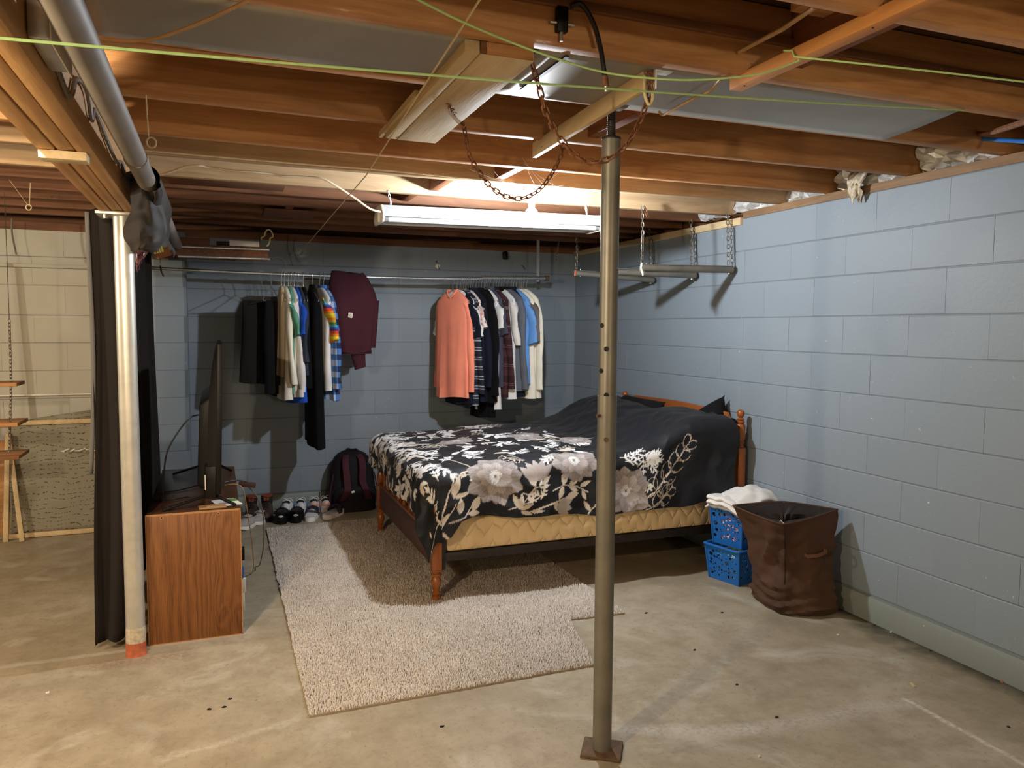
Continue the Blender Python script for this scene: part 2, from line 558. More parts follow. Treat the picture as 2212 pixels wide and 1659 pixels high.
M['dirty_white'] = mplain('splashed_plaster', rgb(186, 174, 152), 0.85, 0.0, 0.28, 70.0, 0.4)


def mwalnut():
    """printed walnut end panel: straight grain with flame figure and knots up the right side"""
    t = NT('walnut_veneer')
    co = t.coord()
    x = t.sep(co)
    u = t.math('ADD', x[0], t.math('MULTIPLY', x[1], 0.7))
    wv = t.noise(t.mapping(co, (5.0, 5.0, 1.2)), 1.0, 2, 0.5, 0.3)
    fl = t.noise(t.mapping(co, (9.0, 9.0, 3.4), (0.4, 0, 0.2)), 1.0, 2, 0.5, 0.4)
    side = t.ramp(u, [(0.20, (0.12, 0.12, 0.12)), (0.30, (1, 1, 1)), (0.36, (0.8, 0.8, 0.8)), (0.42, (0.4, 0.4, 0.4))])
    ph = t.math('ADD', t.math('MULTIPLY', u, 130.0), t.math('ADD', t.math('MULTIPLY', wv, 22.0), t.math('MULTIPLY', t.math('MULTIPLY', fl, side), 42.0)))
    rings = t.math('SINE', ph)
    fine = t.noise(t.mapping(co, (150, 150, 4)), 2.0, 3)
    col = t.ramp(t.math('ADD', t.math('MULTIPLY', rings, 0.085), t.math('MULTIPLY', fine, 0.95)), [(0.22, rgb(84, 51, 26)), (0.48, rgb(122, 78, 42)), (0.75, rgb(142, 95, 54))])
    return t.out(col, 0.40, 0.0, 0.35)


M['walnut'] = mwalnut()
M['walnut_edge'] = mplain('veneer_edge', rgb(176, 128, 80), 0.55, 0.0, 0.2, 60.0)
M['walnut_top'] = mwood('walnut_top', rgb(62, 38, 26), rgb(92, 60, 40), 'y', 1.5, 0.3, knots=False, spec=0.5)
M['boxspring'] = None


def mquilt():
    t = NT('tan_quilted_ticking')
    co = t.coord()
    x = t.sep(co)
    zig = t.math('PINGPONG', t.math('MULTIPLY', x[0], 10.0), 0.5)
    s = t.math('ADD', t.math('ADD', t.math('MULTIPLY', x[2], 9.0), t.math('MULTIPLY', zig, 1.1)), t.math('MULTIPLY', x[1], 9.0))
    s = t.math('ADD', s, t.math('MULTIPLY', t.noise(co, 7.0, 2), 1.1))
    w = t.math('ABSOLUTE', t.math('SINE', t.math('MULTIPLY', s, PI)))
    h = t.math('POWER', w, 0.35)
    t.bump(h, 0.55, 0.02)
    col = t.mix(t.noise(co, 5.0, 3), rgb(222, 190, 140), rgb(232, 204, 158))
    return t.out(col, 0.7, 0.0, 0.25)


M['boxspring'] = mquilt()
M['black_cloth'] = mcloth('black_curtain_cloth', rgb(38, 34, 32), 0.9, 0.2, 700, 0.3)
M['lit_fold_cloth'] = mcloth('lit_curtain_fold', rgb(112, 112, 112), 0.9, 0.1)  # curtain cloth where light catches the fold, painted in as grey
M['flap'] = mplain('dark_plastic_film', rgb(38, 32, 28), 0.72, 0.0, 0.2, 8.0)
M['flap_red'] = mplain('maroon_plastic_film', rgb(92, 54, 54), 0.3, 0.0, 0.2, 12.0)
M['brown_cloth'] = mcloth('brown_nylon', rgb(80, 57, 45), 0.62, 0.12, 900, 0.4)
M['brown_lining'] = mcloth('dark_lining', rgb(44, 38, 36), 0.4, 0.2, 900, 0.4)
M['blue_plastic'] = mplain('blue_plastic', rgb(28, 98, 176), 0.35, 0.0, 0.08, 8.0)
M['white_cloth'] = mcloth('white_blanket', rgb(222, 218, 212), 0.9, 0.1)
M['pillow_black'] = mcloth('black_pillowcase', rgb(17, 17, 20), 0.85, 0.2)


# ---------------------------------------------------------------- the setting
XR, YB = 3.059, 6.32            # face of the right wall, face of the back wall
ZJ = 2.185                      # underside of the joists
ZS = 2.37                       # underside of the subfloor
COURSE = [0.126, 0.331, 0.534, 0.733, 0.932, 1.133, 1.334, 1.530, 1.742, 1.944, 2.142]


def struct(name, mb, mat, label=None, bevel=0.0, parent=None):
    o = mb.build(name, mat, parent, bevel=bevel)
    if parent is None: o['kind'] = 'structure'
    if label: o['label'] = label
    return o


floor = struct('floor', MB().box(-4.3, 3.3, -3.7, 6.6, -0.12, 0.0), M['floor'], 'stained bare concrete basement floor')
wall_right = struct('wall_right', MB().box(XR + 0.0028, 3.3, -3.7, YB + 0.1, 0.0, 2.142), M['mortar'], 'blue-grey painted concrete block wall behind the bed')
wall_back = struct('wall_back', MB().box(-4.3, XR + 0.05, YB + 0.0028, 6.6, 0.0, 2.142), M['mortar'], 'painted concrete block wall behind the clothes pipe')
struct('wall_left', MB().box(-4.4, -4.2, -3.7, 6.6, 0.0, 2.4), M['block_warm_lit'], 'far block wall of the other room')
struct('wall_front', MB().box(-4.3, 3.3, -3.8, -3.6, 0.0, 2.4), M['block_warm_lit'], 'block wall at the other end of the basement')


def unit_block(axis, mat):
    """block of 1 x 1 x 1 whose front edges are eased; the face looks to -axis"""
    ea, ez = 0.0008, 0.016
    vs = []
    for d, (ia, iz) in ((0.0, (ea, ez)), (0.05, (0.0, 0.0)), (1.0, (0.0, 0.0))):
        for a, z in ((ia, iz), (1 - ia, iz), (1 - ia, 1 - iz), (ia, 1 - iz)):
            vs.append((d, a, z) if axis == 'x' else (a, d, z))
    fs = [(0, 1, 2, 3)] + [(k + i, k + (i + 1) % 4, k + 4 + (i + 1) % 4, k + 4 + i) for k in (0, 4) for i in range(4)]
    mb = MB(); mb.add(vs, fs)
    return mb.mesh('block', mat, smooth=False)


def lay(parent, axis, face, a_lo, a_hi, starts, me, depth=0.05, gap=0.004):
    r = random.Random(3)
    for c in range(len(COURSE) - 1):
        z0, z1 = COURSE[c] + gap / 2, COURSE[c + 1] - gap / 2
        a = starts[c % 2]
        while a > a_lo: a -= 0.4064
        while a < a_hi:
            b0, b1 = max(a, a_lo) + 0.0003, min(a + 0.4064, a_hi) - 0.0003
            if b1 - b0 > 0.03:
                o = bpy.data.objects.new('block', me)
                COL.objects.link(o)
                o.parent = parent
                f = face + r.uniform(-0.0008, 0.0006)
                zt = r.uniform(-0.0012, 0.0012)
                if axis == 'x':
                    o.location = (f, b0, z0 + zt); o.scale = (depth, b1 - b0, z1 - z0)
                else:
                    o.location = (b0, f, z0 + zt); o.scale = (b1 - b0, depth, z1 - z0)
            a += 0.4064


ub_x = unit_block('x', M['block']); ub_y = unit_block('y', M['block']); ub_c = unit_block('y', M['block_warm_lit'])
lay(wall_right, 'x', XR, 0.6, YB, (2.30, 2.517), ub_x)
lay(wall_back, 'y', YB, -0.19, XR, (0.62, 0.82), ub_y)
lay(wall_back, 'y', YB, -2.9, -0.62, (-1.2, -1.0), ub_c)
# pilaster at the left of the clothes pipe
pil = MB().box(-0.62, -0.1922, 6.1222, YB + 0.02, 0.0, 2.142).build('pilaster', M['mortar'], wall_back)
lay(wall_back, 'y', 6.12, -0.62, -0.19, (-0.62, -0.405), ub_y, depth=0.03)
rets = unit_block('x', M['block'])
for c in range(len(COURSE) - 1):
    o = bpy.data.objects.new('block', rets); COL.objects.link(o); o.parent = wall_back
    o.location = (-0.19, YB - 0.002, COURSE[c] + 0.002); o.scale = (-0.03, -(YB - 0.002 - 6.15), COURSE[c + 1] - COURSE[c] - 0.004)

# sloped cement curb at the foot of the walls
bb = struct('baseboard_right', MB().prism([(XR + 0.03, 0.0), (XR - 0.028, 0.0), (XR - 0.022, 0.098), (XR - 0.012, 0.118), (XR + 0.03, 0.128)], 'y', -3.6, YB), M['curb'],
            'green-stained cement curb along the right wall')
struct('baseboard_back', MB().prism([(YB + 0.03, 0.0), (YB - 0.024, 0.0), (YB - 0.02, 0.1), (YB - 0.01, 0.118), (YB + 0.03, 0.128)], 'x', -2.9, XR), M['curb'],
       'cement curb along the back wall')
# plates on top of the walls
struct('trim_1', MB().box(XR - 0.006, 3.22, -3.6, 3.95, 2.142, 2.183), M['plate'], 'brown timber plate on top of the right wall', 0.002)
struct('trim_2', MB().box(XR - 0.022, 3.2, 3.955, YB - 0.01, 2.104, 2.148), M['pale_y'], 'pale board on top of the right wall near the corner', 0.002)
struct('trim_3', MB().box(-4.2, XR, YB - 0.004, 6.55, 2.128, 2.184), M['joist_dark'], 'timber plate on top of the back wall, coloured dark for its shade', 0.002)  # sill lying in shade, the dark is put into its colour
struct('trim_5', MB().box(-4.2, 3.26, 6.54, 6.62, 2.10, 2.40), M['joist_dark'], 'rim joist above the back wall')
struct('trim_4', MB().box(3.20, 3.26, -3.6, 6.5, 2.14, 2.39), M['joist_dark'], 'rim joist behind the right wall plate')

# ---------------------------------------------------------------- ceiling: subfloor, joists, blocking, beam
mb = MB()
y = -3.7
while y < 6.6:
    mb.box(-4.3, 3.3, y, y + 0.136, ZS + RND.uniform(0, 0.003), ZS + 0.025); y += 0.139
ceiling = struct('ceiling', mb, M['subfloor'], 'open underside of the floor above')
JOISTS = [(-3.0, 0), (-2.4, 0), (-1.8, 0), (-1.2, 0), (-0.6, 0), (0.0, 0), (0.46, 0), (0.92, 0), (1.36, 0), (1.815, 0), (2.715, 0), (3.228, 0), (3.612, 1), (4.10, 1),
          (4.44, 2), (4.80, 2), (5.14, 2), (5.50, 2), (5.86, 2)]
for yj, k in JOISTS:
    th = 0.060 if abs(yj - 1.815) < 0.01 else 0.047
    mb = MB()
    n = 10
    rows = []
    for i in range(n + 1):            # long timbers, sagging a little at mid span
        x = -4.2 + 7.38 * i / n
        s = 0.008 * max(0.0, 1 - ((x - 1.3) / 1.7) ** 2)
        rows.append([(x, yj, ZJ - s), (x, yj + th, ZJ - s), (x, yj + th, ZS - 0.001), (x, yj, ZS - 0.001)])
    mb.loops(rows)
    mb.build('joist', M[('joist', 'joist_lit', 'joist_dark')[k]], ceiling, bevel=0.0025)
MB().box(-4.2, 3.18, 2.244, 2.294, ZJ, ZS - 0.001).build('joist', M['joist'], ceiling, bevel=0.0025)
MB().box(-4.2, 0.63, 2.178, 2.242, ZJ + 0.002, ZS - 0.001).build('joist', M['joist'], ceiling, bevel=0.0025)
# ledger strip on the face of the near joist, blocking between joists
MB().box(0.62, 3.1, 1.797, 1.815, 2.262, 2.284).build('ledger_strip', M['joist_dark'], ceiling, bevel=0.002)
for x, y0, y1, z0, mm in ((1.36, 2.296, 2.714, 2.196, 'block_wood'), (1.30, 3.276, 3.611, 2.19, 'block_wood'), (1.10, 3.66, 4.099, 2.2, 'block_wood'), (1.02, 4.15, 4.439, 2.19, 'block_wood'),
                          (1.62, 1.876, 2.243, 2.2, 'block_wood'), (1.55, 1.409, 1.814, 2.21, 'block_wood'), (0.42, 4.85, 5.139, 2.187, 'block_wood'), (1.25, 4.85, 5.139, 2.187, 'block_wood'),
                          (0.5, 5.19, 5.499, 2.187, 'block_wood'), (1.4, 5.19, 5.499, 2.19, 'block_wood'), (-1.6, 3.27, 3.611, 2.2, 'block_wood')):
    MB().box(x, x + 0.045, y0 + 0.001, y1 - 0.001, z0, ZS - 0.001).build('blocking', M[mm], ceiling, bevel=0.002)
MB().box(1.44, 1.62, 1.55, 1.69, 2.30, 2.345).build('blocking', M['joist'], ceiling, bevel=0.002)
MB().box(0.30, 0.62, 5.0, 5.30, 2.172, 2.186).build('scrap_board', M['joist_dark'], ceiling, bevel=0.001)
MB().box(-0.2, 0.36, 4.16, 4.40, 2.192, 2.204).build('scrap_board', M['joist_dark'], ceiling, bevel=0.001)
# sheet metal nailed under the bay as a return duct
for poly in ([(-0.26, 1.868), (0.625, 1.868), (0.625, 2.212), (-0.26, 2.205)], [(0.80, 1.868), (2.295, 1.866), (2.384, 2.262), (0.80, 2.266)]):
    nx_, ny_ = 30, 8
    rows = []
    for i in range(nx_ + 1):
        row = []
        for j in range(ny_ + 1):
            a = Vector(poly[0]).lerp(Vector(poly[1]), i / nx_); b = Vector(poly[3]).lerp(Vector(poly[2]), i / nx_)
            q = a.lerp(b, j / ny_)
            edge = min(j, ny_ - j) / 4
            row.append((q.x, q.y, ZJ - 0.0035 - edge * (0.004 + 0.005 * nz(q.x, q.y, 1.0, 2.2))))
        rows.append(row)
    o = MB().grid(rows).build('duct_sheet', M['sheet'], ceiling)
    md = o.modifiers.new('t', 'SOLIDIFY'); md.thickness = 0.0012
p0 = at(1226, 122, Z=2.176); p1 = at(1126, 194, Z=2.176)
MB().beam(p0, p1, 0.012, 0.004).build('sheet_seam', M['dark_metal'], ceiling)
rows = [[(-0.2 + 0.83 * i / 20, 2.296 + 0.10 * j / 4, 2.232 + 0.006 * nz(i * 0.4, j * 0.7)) for j in range(5)] for i in range(21)]
o = MB().grid(rows).build('duct_sheet', M['sheet'], ceiling)
o.modifiers.new('t', 'SOLIDIFY').thickness = 0.0012
# built-up beam
bm_root = MB().box(-0.444, -0.300, -3.5, 6.3, 2.176, 2.184).build('beam', M['beam'], ceiling)
for i, x in enumerate((-0.345, -0.392, -0.440)):
    MB().box(x, x + 0.0445, -3.5, 6.3, 1.935 + 0.0015 * (i == 1), 2.1755).build('beam_board', M['beam'], bm_root, bevel=0.004)

# foil faced insulation stuffed behind the ends of the joists
M['foil'].use_nodes = True


def foil_batt(y0, y1, label, seed, tone='foil', x=3.10, z1=2.36, hang=0.0):
    r = random.Random(seed)
    n, k = 13, 9
    rows = []
    for i in range(n + 1):
        row = []
        for j in range(k + 1):
            yy = y0 + (y1 - y0) * i / n
            zz = 2.186 - hang * (0.4 + 0.6 * math.sin(PI * i / n)) + (z1 - 2.186 + hang) * j / k
            row.append((x + r.uniform(-0.03, 0.03) - 0.02 * math.sin(PI * j / k), yy + r.uniform(-0.008, 0.008) * (0 < i < n), zz + r.uniform(-0.006, 0.006)))
        rows.append(row)
    t = thing('insulation_batt', (x, (y0 + y1) / 2, 2.186), label, 'insulation', 'insulation batts on the right wall plate')
    mb = MB().grid(rows)
    f = mb.build('foil_facing', M[tone], t, smooth=False)
    MB().box(x + 0.04, 3.19, y0 + 0.004, y1 - 0.004, 2.187, z1 - 0.004).build('wool', M['kraft'], t, bevel=0.01)
    return t


foil_batt(2.30, 2.71, 'shiny foil insulation batt at the right frame edge, above the block wall', 1)
foil_batt(2.765, 3.222, 'golden crumpled foil batt with torn wool hanging over the wall top', 2)
foil_batt(3.28, 3.608, 'bright silver foil batt with red edge above the wall', 3)
foil_batt(3.665, 4.095, 'silver foil batt beside the pale board end on the wall', 4)
foil_batt(4.152, 4.436, 'small dark foil batt above the pale board, deepest one visible', 5)
# torn wool tongue hanging over the edge of the wall
rows = []
r = random.Random(11)
for i in range(8):
    row = []
    for j in range(9):
        t_ = j / 8
        row.append((3.05 - 0.035 * math.sin(PI * t_ * 0.8) + r.uniform(-0.008, 0.008), 2.96 + 0.13 * (i / 7) * (1 - 0.45 * t_) + 0.03 * t_ + r.uniform(-0.006, 0.006), 2.26 - 0.125 * t_ - 0.02 * (i % 3) * t_))
    rows.append(row)
o = MB().grid(rows).build('torn_insulation', M['dirty_white'], None, smooth=False)
o.modifiers.new('t', 'SOLIDIFY').thickness = 0.004
tag(o, 'ragged tongue of torn tan insulation paper hanging over the right wall', 'insulation')
# torn paper hanging below the open bay
rows = []
for i in range(10):
    row = []
    for j in range(6):
        row.append((0.93 + 0.30 * i / 9, 2.31 + 0.10 * j / 5 + 0.012 * nz(i * 0.9, j), 2.255 - 0.05 * math.sin(PI * i / 9) * (1 - j / 6) + 0.012 * nz(i * 0.8, j * 0.6, 3)))
    rows.append(row)
o = MB().grid(rows).build('torn_paper', M['kraft'])
o.modifiers.new('t', 'SOLIDIFY').thickness = 0.002
tag(o, 'torn grey paper curling down from the bay above the chains', 'paper')


# ---------------------------------------------------------------- posts, pipe, things fixed to the ceiling
def open_cyl(c, z0, z1, r, n=28):
    return MB().cyl((c[0], c[1], z0), (c[0], c[1], z1), r, n)


# adjustable steel column in front of the bed
PX, PY = 1.219, 2.262
t = thing('steel_column', (PX, PY, 0), 'brown steel adjustable column with punched holes standing in front of the bed', 'column')
open_cyl((PX, PY), 0.012, 1.236, 0.0325, 32).build('lower_tube', M['steel'], t)
open_cyl((PX, PY), 1.20, 2.078, 0.0305, 32).build('upper_tube', M['steel'], t)
o = MB().obox((PX, PY, 0.006), (0.83, -0.56, 0), (0.56, 0.83, 0), (0, 0, 1), 0.068, 0.062, 0.006).build('base_plate', M['base_rust'], t, bevel=0.002)
d = Vector((-PX, -PY, 0)).normalized(); s = Vector((d.y, -d.x, 0))
for z, a in ((1.51, 0.12), (1.365, 0.12), (1.22, 0.12)):
    pass
tri = []
for (px, py, mm) in ((1310, 754, 'black'), (1310, 854, 'black'), (1310, 950, 'base_rust'), (1288, 703, 'black'), (1288, 802, 'black')):
    q = at(px, py, Y=PY - 0.025)
    e = Vector((q.x - PX, q.y - PY, 0)).normalized()
    if px < 1300: e = Vector((-0.955, -0.29, 0)).normalized()
    rr = 0.0306 if q.z > 1.238 else 0.0326
    c = Vector((PX, PY, q.z)) + e * rr
    MB().cyl(c - e * 0.006, c + e * 0.0006, 0.0085, 16).build('hole', M[mm], t)
q = at(1284, 898, Y=PY)
MB().cyl((PX - 0.045, PY - 0.012, q.z), (PX + 0.045, PY + 0.012, q.z), 0.0055, 10).build('pin', M['base_rust'], t)
MB().cyl((PX, PY, 2.076), (PX, PY, 2.182), 0.013, 16).build('screw', M['dark_metal'], t)
mb = MB()
for k in range(16): mb.lathe([(0.0132, 0), (0.0146, 0.0018), (0.0132, 0.0036)], (PX, PY, 2.08 + 0.006 * k), 12)
mb.build('screw_thread', M['dark_metal'], t)
MB().lathe([(0.0, 0), (0.031, 0), (0.0325, 0.004), (0.031, 0.008), (0.014, 0.009)], (PX, PY, 2.073), 24).build('collar', M['dark_metal'], t)
MB().box(PX - 0.05, PX + 0.05, PY - 0.02, PY + 0.035, 2.178, 2.1845).build('head_plate', M['steel'], t, bevel=0.001)

# silver lally column by the cabinet
LX, LY = -0.357, 3.69
t = thing('lally_column', (LX, LY, 0), 'silver painted round column with red foot beside the walnut cabinet', 'column')
r = 0.0395
open_cyl((LX, LY), 0.115, 1.921, r, 32).build('shaft', M['silver'], t)
MB().lathe([(0.0, 0.055), (0.0405, 0.055), (0.0412, 0.07), (0.0402, 0.11), (0.0396, 0.128)], (LX, LY, 0), 32).build('plaster_splash', M['dirty_white'], t)
MB().lathe([(0.046, 0.0), (0.0425, 0.006), (0.0415, 0.03), (0.0412, 0.06), (0.0, 0.062)], (LX, LY, 0), 32).build('painted_foot', M['red_primer'], t)
MB().box(-0.452, -0.292, 3.60, 3.78, 1.921, 1.9335).build('cap_plate', M['silver'], t, bevel=0.001)
MB().cyl((-0.418, 3.63, 1.905), (-0.418, 3.63, 1.921), 0.008, 10).build('bolt', M['galv'], t)

# drain pipe along the beam
t = thing('drain_pipe', (-0.215, 1.0, 1.97), 'grey drain pipe running along the timber beam', 'pipe')
MB().cyl((-0.215, -3.4, 1.97), (-0.215, 6.3, 1.97), 0.0315, 24).build('pipe_run', M['pipe_grey'], t)
for yy in (2.62, 0.4):
    MB().cyl((-0.215, yy, 1.97), (-0.215, yy + 0.05, 1.97), 0.0345, 24).build('coupling', M['pipe_grey'], t, bevel=0.002)

# black film draped over the pipe at the end of the beam
n, k = 40, 34
rows = []
for i in range(n + 1):
    u = i / n
    yy = 3.0 + 0.80 * u
    row = []
    low = 1.70 + 0.10 * math.sin(u * 9.0) + 0.07 * nz(u * 6, 2.0)
    low = 1.93 - 0.16 * min(1.0, u / 0.3) + 0.02 * math.sin(u * 16)
    for j in range(k + 1):
        v = j / k
        if v < 0.42:                              # from the beam side over the pipe
            a = PI * (1.02 - v / 0.42)
            x = -0.215 + 0.047 * math.cos(a); z = 1.972 + 0.048 * math.sin(a)
            if v < 0.08: x = -0.27 - 0.020 * (1 - v / 0.08)
        else:
            w = (v - 0.42) / 0.58
            x = -0.168 + 0.03 * math.sin(w * 3.0 + u * 5) * w - 0.03 * w + 0.02 * nz(u * 7, w * 4, 5) * w
            z = 1.97 + (low - 1.97) * w
        row.append((x, yy + 0.03 * nz(v * 5, u * 3, 9.0) * v, z + 0.006 * nz(u * 16, v * 9)))
    rows.append(row)
t = thing('draped_film', (-0.2, 3.2, 1.97), 'dark plastic film draped over the drain pipe beside the silver column top', 'plastic sheet')
o = MB().grid(rows).build('film', M['flap'], t); o.modifiers.new('t', 'SOLIDIFY').thickness = 0.0015
# front lobe and torn maroon piece
LO = ([385, 420, 455, 475, 495, 515, 535], [281, 282, 284, 274, 266, 268, 282], [340, 346, 353, 358, 361, 356, 346])
rows = []
for i in range(19):
    u = i / 18
    row = []
    for j in range(27):
        v = j / 26
        py = 383 + 158 * v
        pl = np.interp(py, LO[0], LO[1]); pr = np.interp(py, LO[0], LO[2])
        if v > 0.88: pr -= 26 * (v - 0.88) / 0.12 * math.sin(u * 3)
        q = at(pl + (pr - pl) * u, py + 10 * math.sin(u * 9) * max(0, v - 0.6), Y=3.12 - 0.075 * math.sin(PI * u) + 0.06 * v + 0.03 * nz(u * 4, v * 5))
        row.append(tuple(q))
    rows.append(row)
o = MB().grid(rows).build('film_lobe', M['flap'], t); o.modifiers.new('t', 'SOLIDIFY').thickness = 0.0015
rows = []
for i in range(13):
    u = i / 12
    row = []
    for j in range(15):
        v = j / 14
        q = at(290 + 4 * v + (56 - 46 * v) * u, 520 + 68 * v * (0.75 + 0.25 * math.cos((u - 0.3) * 3)), Y=3.24 + 0.05 * u + 0.03 * nz(u * 4, v * 5, 2))
        row.append(tuple(q))
    rows.append(row)
o = MB().grid(rows).build('maroon_film', M['flap_red'], t); o.modifiers.new('t', 'SOLIDIFY').thickness = 0.0015
q = at(333, 541, Y=3.3)
for k_ in range(4):
    MB().obox(q + Vector((0.009 * k_, 0, 0.003 * k_)), (1, 0, 0.3), (0, 1, 0), (-0.3, 0, 1), 0.0035, 0.003, 0.014).build('tape_band', M['lime'], t)
MB().obox(q + Vector((0.03, 0.01, -0.006)), (1, 0, 0.3), (0, 1, 0), (-0.3, 0, 1), 0.026, 0.002, 0.018).build('tape_card', M['joist_dark'], t)

# wooden chase hanging under two joists
t = thing('wooden_chase', (0.71, 1.9, 2.145), 'boxed timber chase of pale boards running under the joists', 'wood box')
MB().box(0.640, 0.785, 1.882, 2.835, 2.147, 2.184).build('bottom_plank', M['pale_y'], t, bevel=0.002)
MB().box(0.598, 0.638, 1.884, 2.84, 2.150, 2.184).build('side_board', M['pale_y'], t, bevel=0.002)
MB().box(0.655, 0.782, 1.879, 1.8815, 2.149, 2.1835).build('end_block', M['joist'], t)
MB().box(0.639, 0.6535, 1.878, 1.8815, 2.149, 2.1835).build('end_block', M['joist_dark'], t)
MB().box(0.585, 0.597, 2.35, 2.90, 2.165, 2.1845).build('side_lip', M['pale_y'], t)

# board on edge with its steel angle
t = thing('hanging_board', (1.16, 1.92, 2.126), 'tan board on edge screwed under the joists with chains at its near end', 'board')
mb = MB()
P0 = Vector((1.142, 1.925, 0)); P1 = Vector((1.186, 2.83, 0)); dd = (P1 - P0).normalized(); ss = Vector((dd.y, -dd.x, 0))
mb.obox((P0 + P1) / 2 + Vector((0, 0, 2.1555)), dd, ss, (0, 0, 1), (P1 - P0).length / 2, 0.009, 0.0285)
mb.build('plank', M['pale_y'], t, bevel=0.0015)
for s_ in (0.80, 0.86):
    c = P0 + dd * s_ - ss * 0.0095 + Vector((0, 0, 2.143))
    MB().ball(c, 0.0045, n=10, k=6).build('nail', M['galv'], t)
MB().box(1.158, 1.163, 1.897, 1.935, 2.128, 2.184).build('angle_bracket', M['white_metal'], t, bevel=0.001)
MB().box(1.158, 1.215, 1.897, 1.935, 2.179, 2.184).build('angle_flange', M['white_metal'], t, bevel=0.001)
mb = MB()
mb.tube(smooth_path([(1.135, 1.918, 2.165), (1.134, 1.915, 2.12), (1.146, 1.912, 2.088), (1.160, 1.914, 2.10), (1.160, 1.918, 2.14)], 6), 0.0045, 8)
mb.build('hook', M['twine'], t)

t = thing('ceiling_lath', (1.42, 1.5, 2.15), 'orange timber lath crossing under the near joists at the top right', 'board')
MB().beam((1.423, 1.892, 2.1665), (1.425, 0.9, 2.1665), 0.042, 0.034).build('lath', M['lath'], t, bevel=0.002)
for yy in (1.84, 1.385): MB().ball((1.415, yy, 2.149), 0.003, n=8, k=5).build('nail', M['dark_metal'], t)

t = thing('scrap_block', (-0.385, 2.46, 1.92), 'short bright timber offcut nailed under the beam', 'wood block')
MB().obox((-0.378, 2.455, 1.9225), (1, 0.0, 0), (0, 1, 0), (0, 0, 1), 0.058, 0.03, 0.0115).build('offcut', M['pale_y'], t, bevel=0.002)

# electrical box on the beam side
t = thing('junction_box', (-0.28, 1.72, 1.97), 'cream painted metal junction box on the beam, lit by warm light', 'electrical box')
MB().box(-0.298, -0.262, 1.60, 1.80, 1.965, 2.10).build('box_body', M['galv'], t, bevel=0.006)
MB().box(-0.2615, -0.2585, 1.592, 1.808, 1.958, 2.108).build('cover', M['white_plastic'], t, bevel=0.001)
for yy in (1.65, 1.75): MB().cyl((-0.2585, yy, 2.03), (-0.256, yy, 2.03), 0.006, 10).build('screw', M['galv'], t)
MB().cyl((-0.28, 1.80, 2.0), (-0.28, 1.83, 2.0), 0.014, 12).build('connector', M['galv'], t)


def cable(name, pts, r, mat, label, cat='cable', per=8, n=6, smooth_it=True, group=None):
    P = smooth_path(pts, per) if smooth_it else pts
    o = MB().tube(P, r, n).build(name, mat)
    return tag(o, label, cat, group)


cable('grey_cable', [(-0.295, 1.84, 2.0), (-0.294, 2.0, 1.97), (-0.292, 2.10, 2.04), (-0.290, 2.25, 2.05), (-0.292, 2.33, 2.0), (-0.296, 2.42, 2.05), (-0.292, 2.6, 2.02), (-0.29, 2.85, 1.995), (-0.293, 3.05, 2.03), (-0.296, 3.2, 2.0), (-0.297, 3.4, 2.02)],
      0.006, M['pipe_grey'], 'dusty grey wire looping along the side of the beam')
cable('tan_sag_cable', [at(150, 72, Z=2.14), at(200, 80, Z=2.138), at(250, 87, Z=2.136), at(300, 88, Z=2.136), at(340, 82, Z=2.136), at(430, 50, Z=2.15), at(540, -2, Z=2.17), at(620, -60, Z=2.18)], 0.0042, M['cable_tan'],
      'tan cable sagging below the sheet metal at the top left')
cable('white_cable', [(-0.30, 4.06, 2.175), at(350, 377, Y=3.93), (-0.09, 3.80, 2.180), (0.0, 3.80, 2.178), (0.09, 3.795, 2.171), (0.16, 3.79, 2.172), (0.27, 3.80, 2.170), (0.31, 3.80, 2.164), (0.40, 3.80, 2.168), (0.49, 3.80, 2.166),
                      (0.56, 3.82, 2.14), (0.66, 3.87, 2.095), (0.74, 3.91, 2.055), (0.80, 3.93, 2.045)], 0.005, M['cable_white'],
      'white cable stapled along a joist and dropping to the shop light')
cable('white_cable', [(-0.28, 3.60, 2.19), (0.3, 3.605, 2.188), (0.7, 3.606, 2.189), (0.95, 3.604, 2.186), (1.18, 3.606, 2.182), (1.40, 3.60, 2.180)], 0.004, M['cable_white'],
      'thin white cable along the joist edge towards the bare bulb')
cable('black_coax', [(0.845, 1.79, 2.262), (0.872, 1.785, 2.268), (0.905, 1.782, 2.225), (0.925, 1.78, 2.165), (0.938, 1.78, 2.10)], 0.0062, M['cable_black'], 'black coaxial cable hanging from the near joist with a brass end')
t = thing('coax_connector', (0.94, 1.78, 2.07), 'threaded connector on the end of the hanging black cable', 'connector')
MB().cyl((0.938, 1.78, 2.10), (0.942, 1.78, 2.075), 0.0078, 12).build('barrel', M['rust'], t)
MB().cyl((0.942, 1.78, 2.075), (0.944, 1.78, 2.062), 0.006, 12).build('plug', M['galv'], t)
t = thing('beam_clamp', (0.82, 1.79, 2.24), 'small black clamp with bright screws on the near joist', 'clamp')
MB().box(0.812, 0.842, 1.795, 1.8145, 2.20, 2.262).build('clamp_body', M['black'], t, bevel=0.003)
MB().cyl((0.795, 1.803, 2.222), (0.86, 1.803, 2.222), 0.004, 8).build('screw', M['galv'], t)
MB().cyl((0.826, 1.803, 2.178), (0.826, 1.803, 2.2), 0.0045, 8).build('screw', M['galv'], t)
cable('tan_loop_cable', [at(1558, 168, Z=2.178), at(1535, 195, Z=2.168), at(1500, 212, Z=2.16), at(1455, 236, Z=2.158), at(1432, 248, Z=2.16), at(1423, 240, Z=2.172)], 0.0042, M['cable_tan'],
      'tan cable looping under the sheet metal right of the column')
cable('tan_rod', [at(1760, 15, Y=1.45), at(1690, 63, Y=1.6), at(1596, 112, Y=1.805)], 0.006, M['cable_tan'], 'straight tan cable slanting up to the near joist', smooth_it=False)
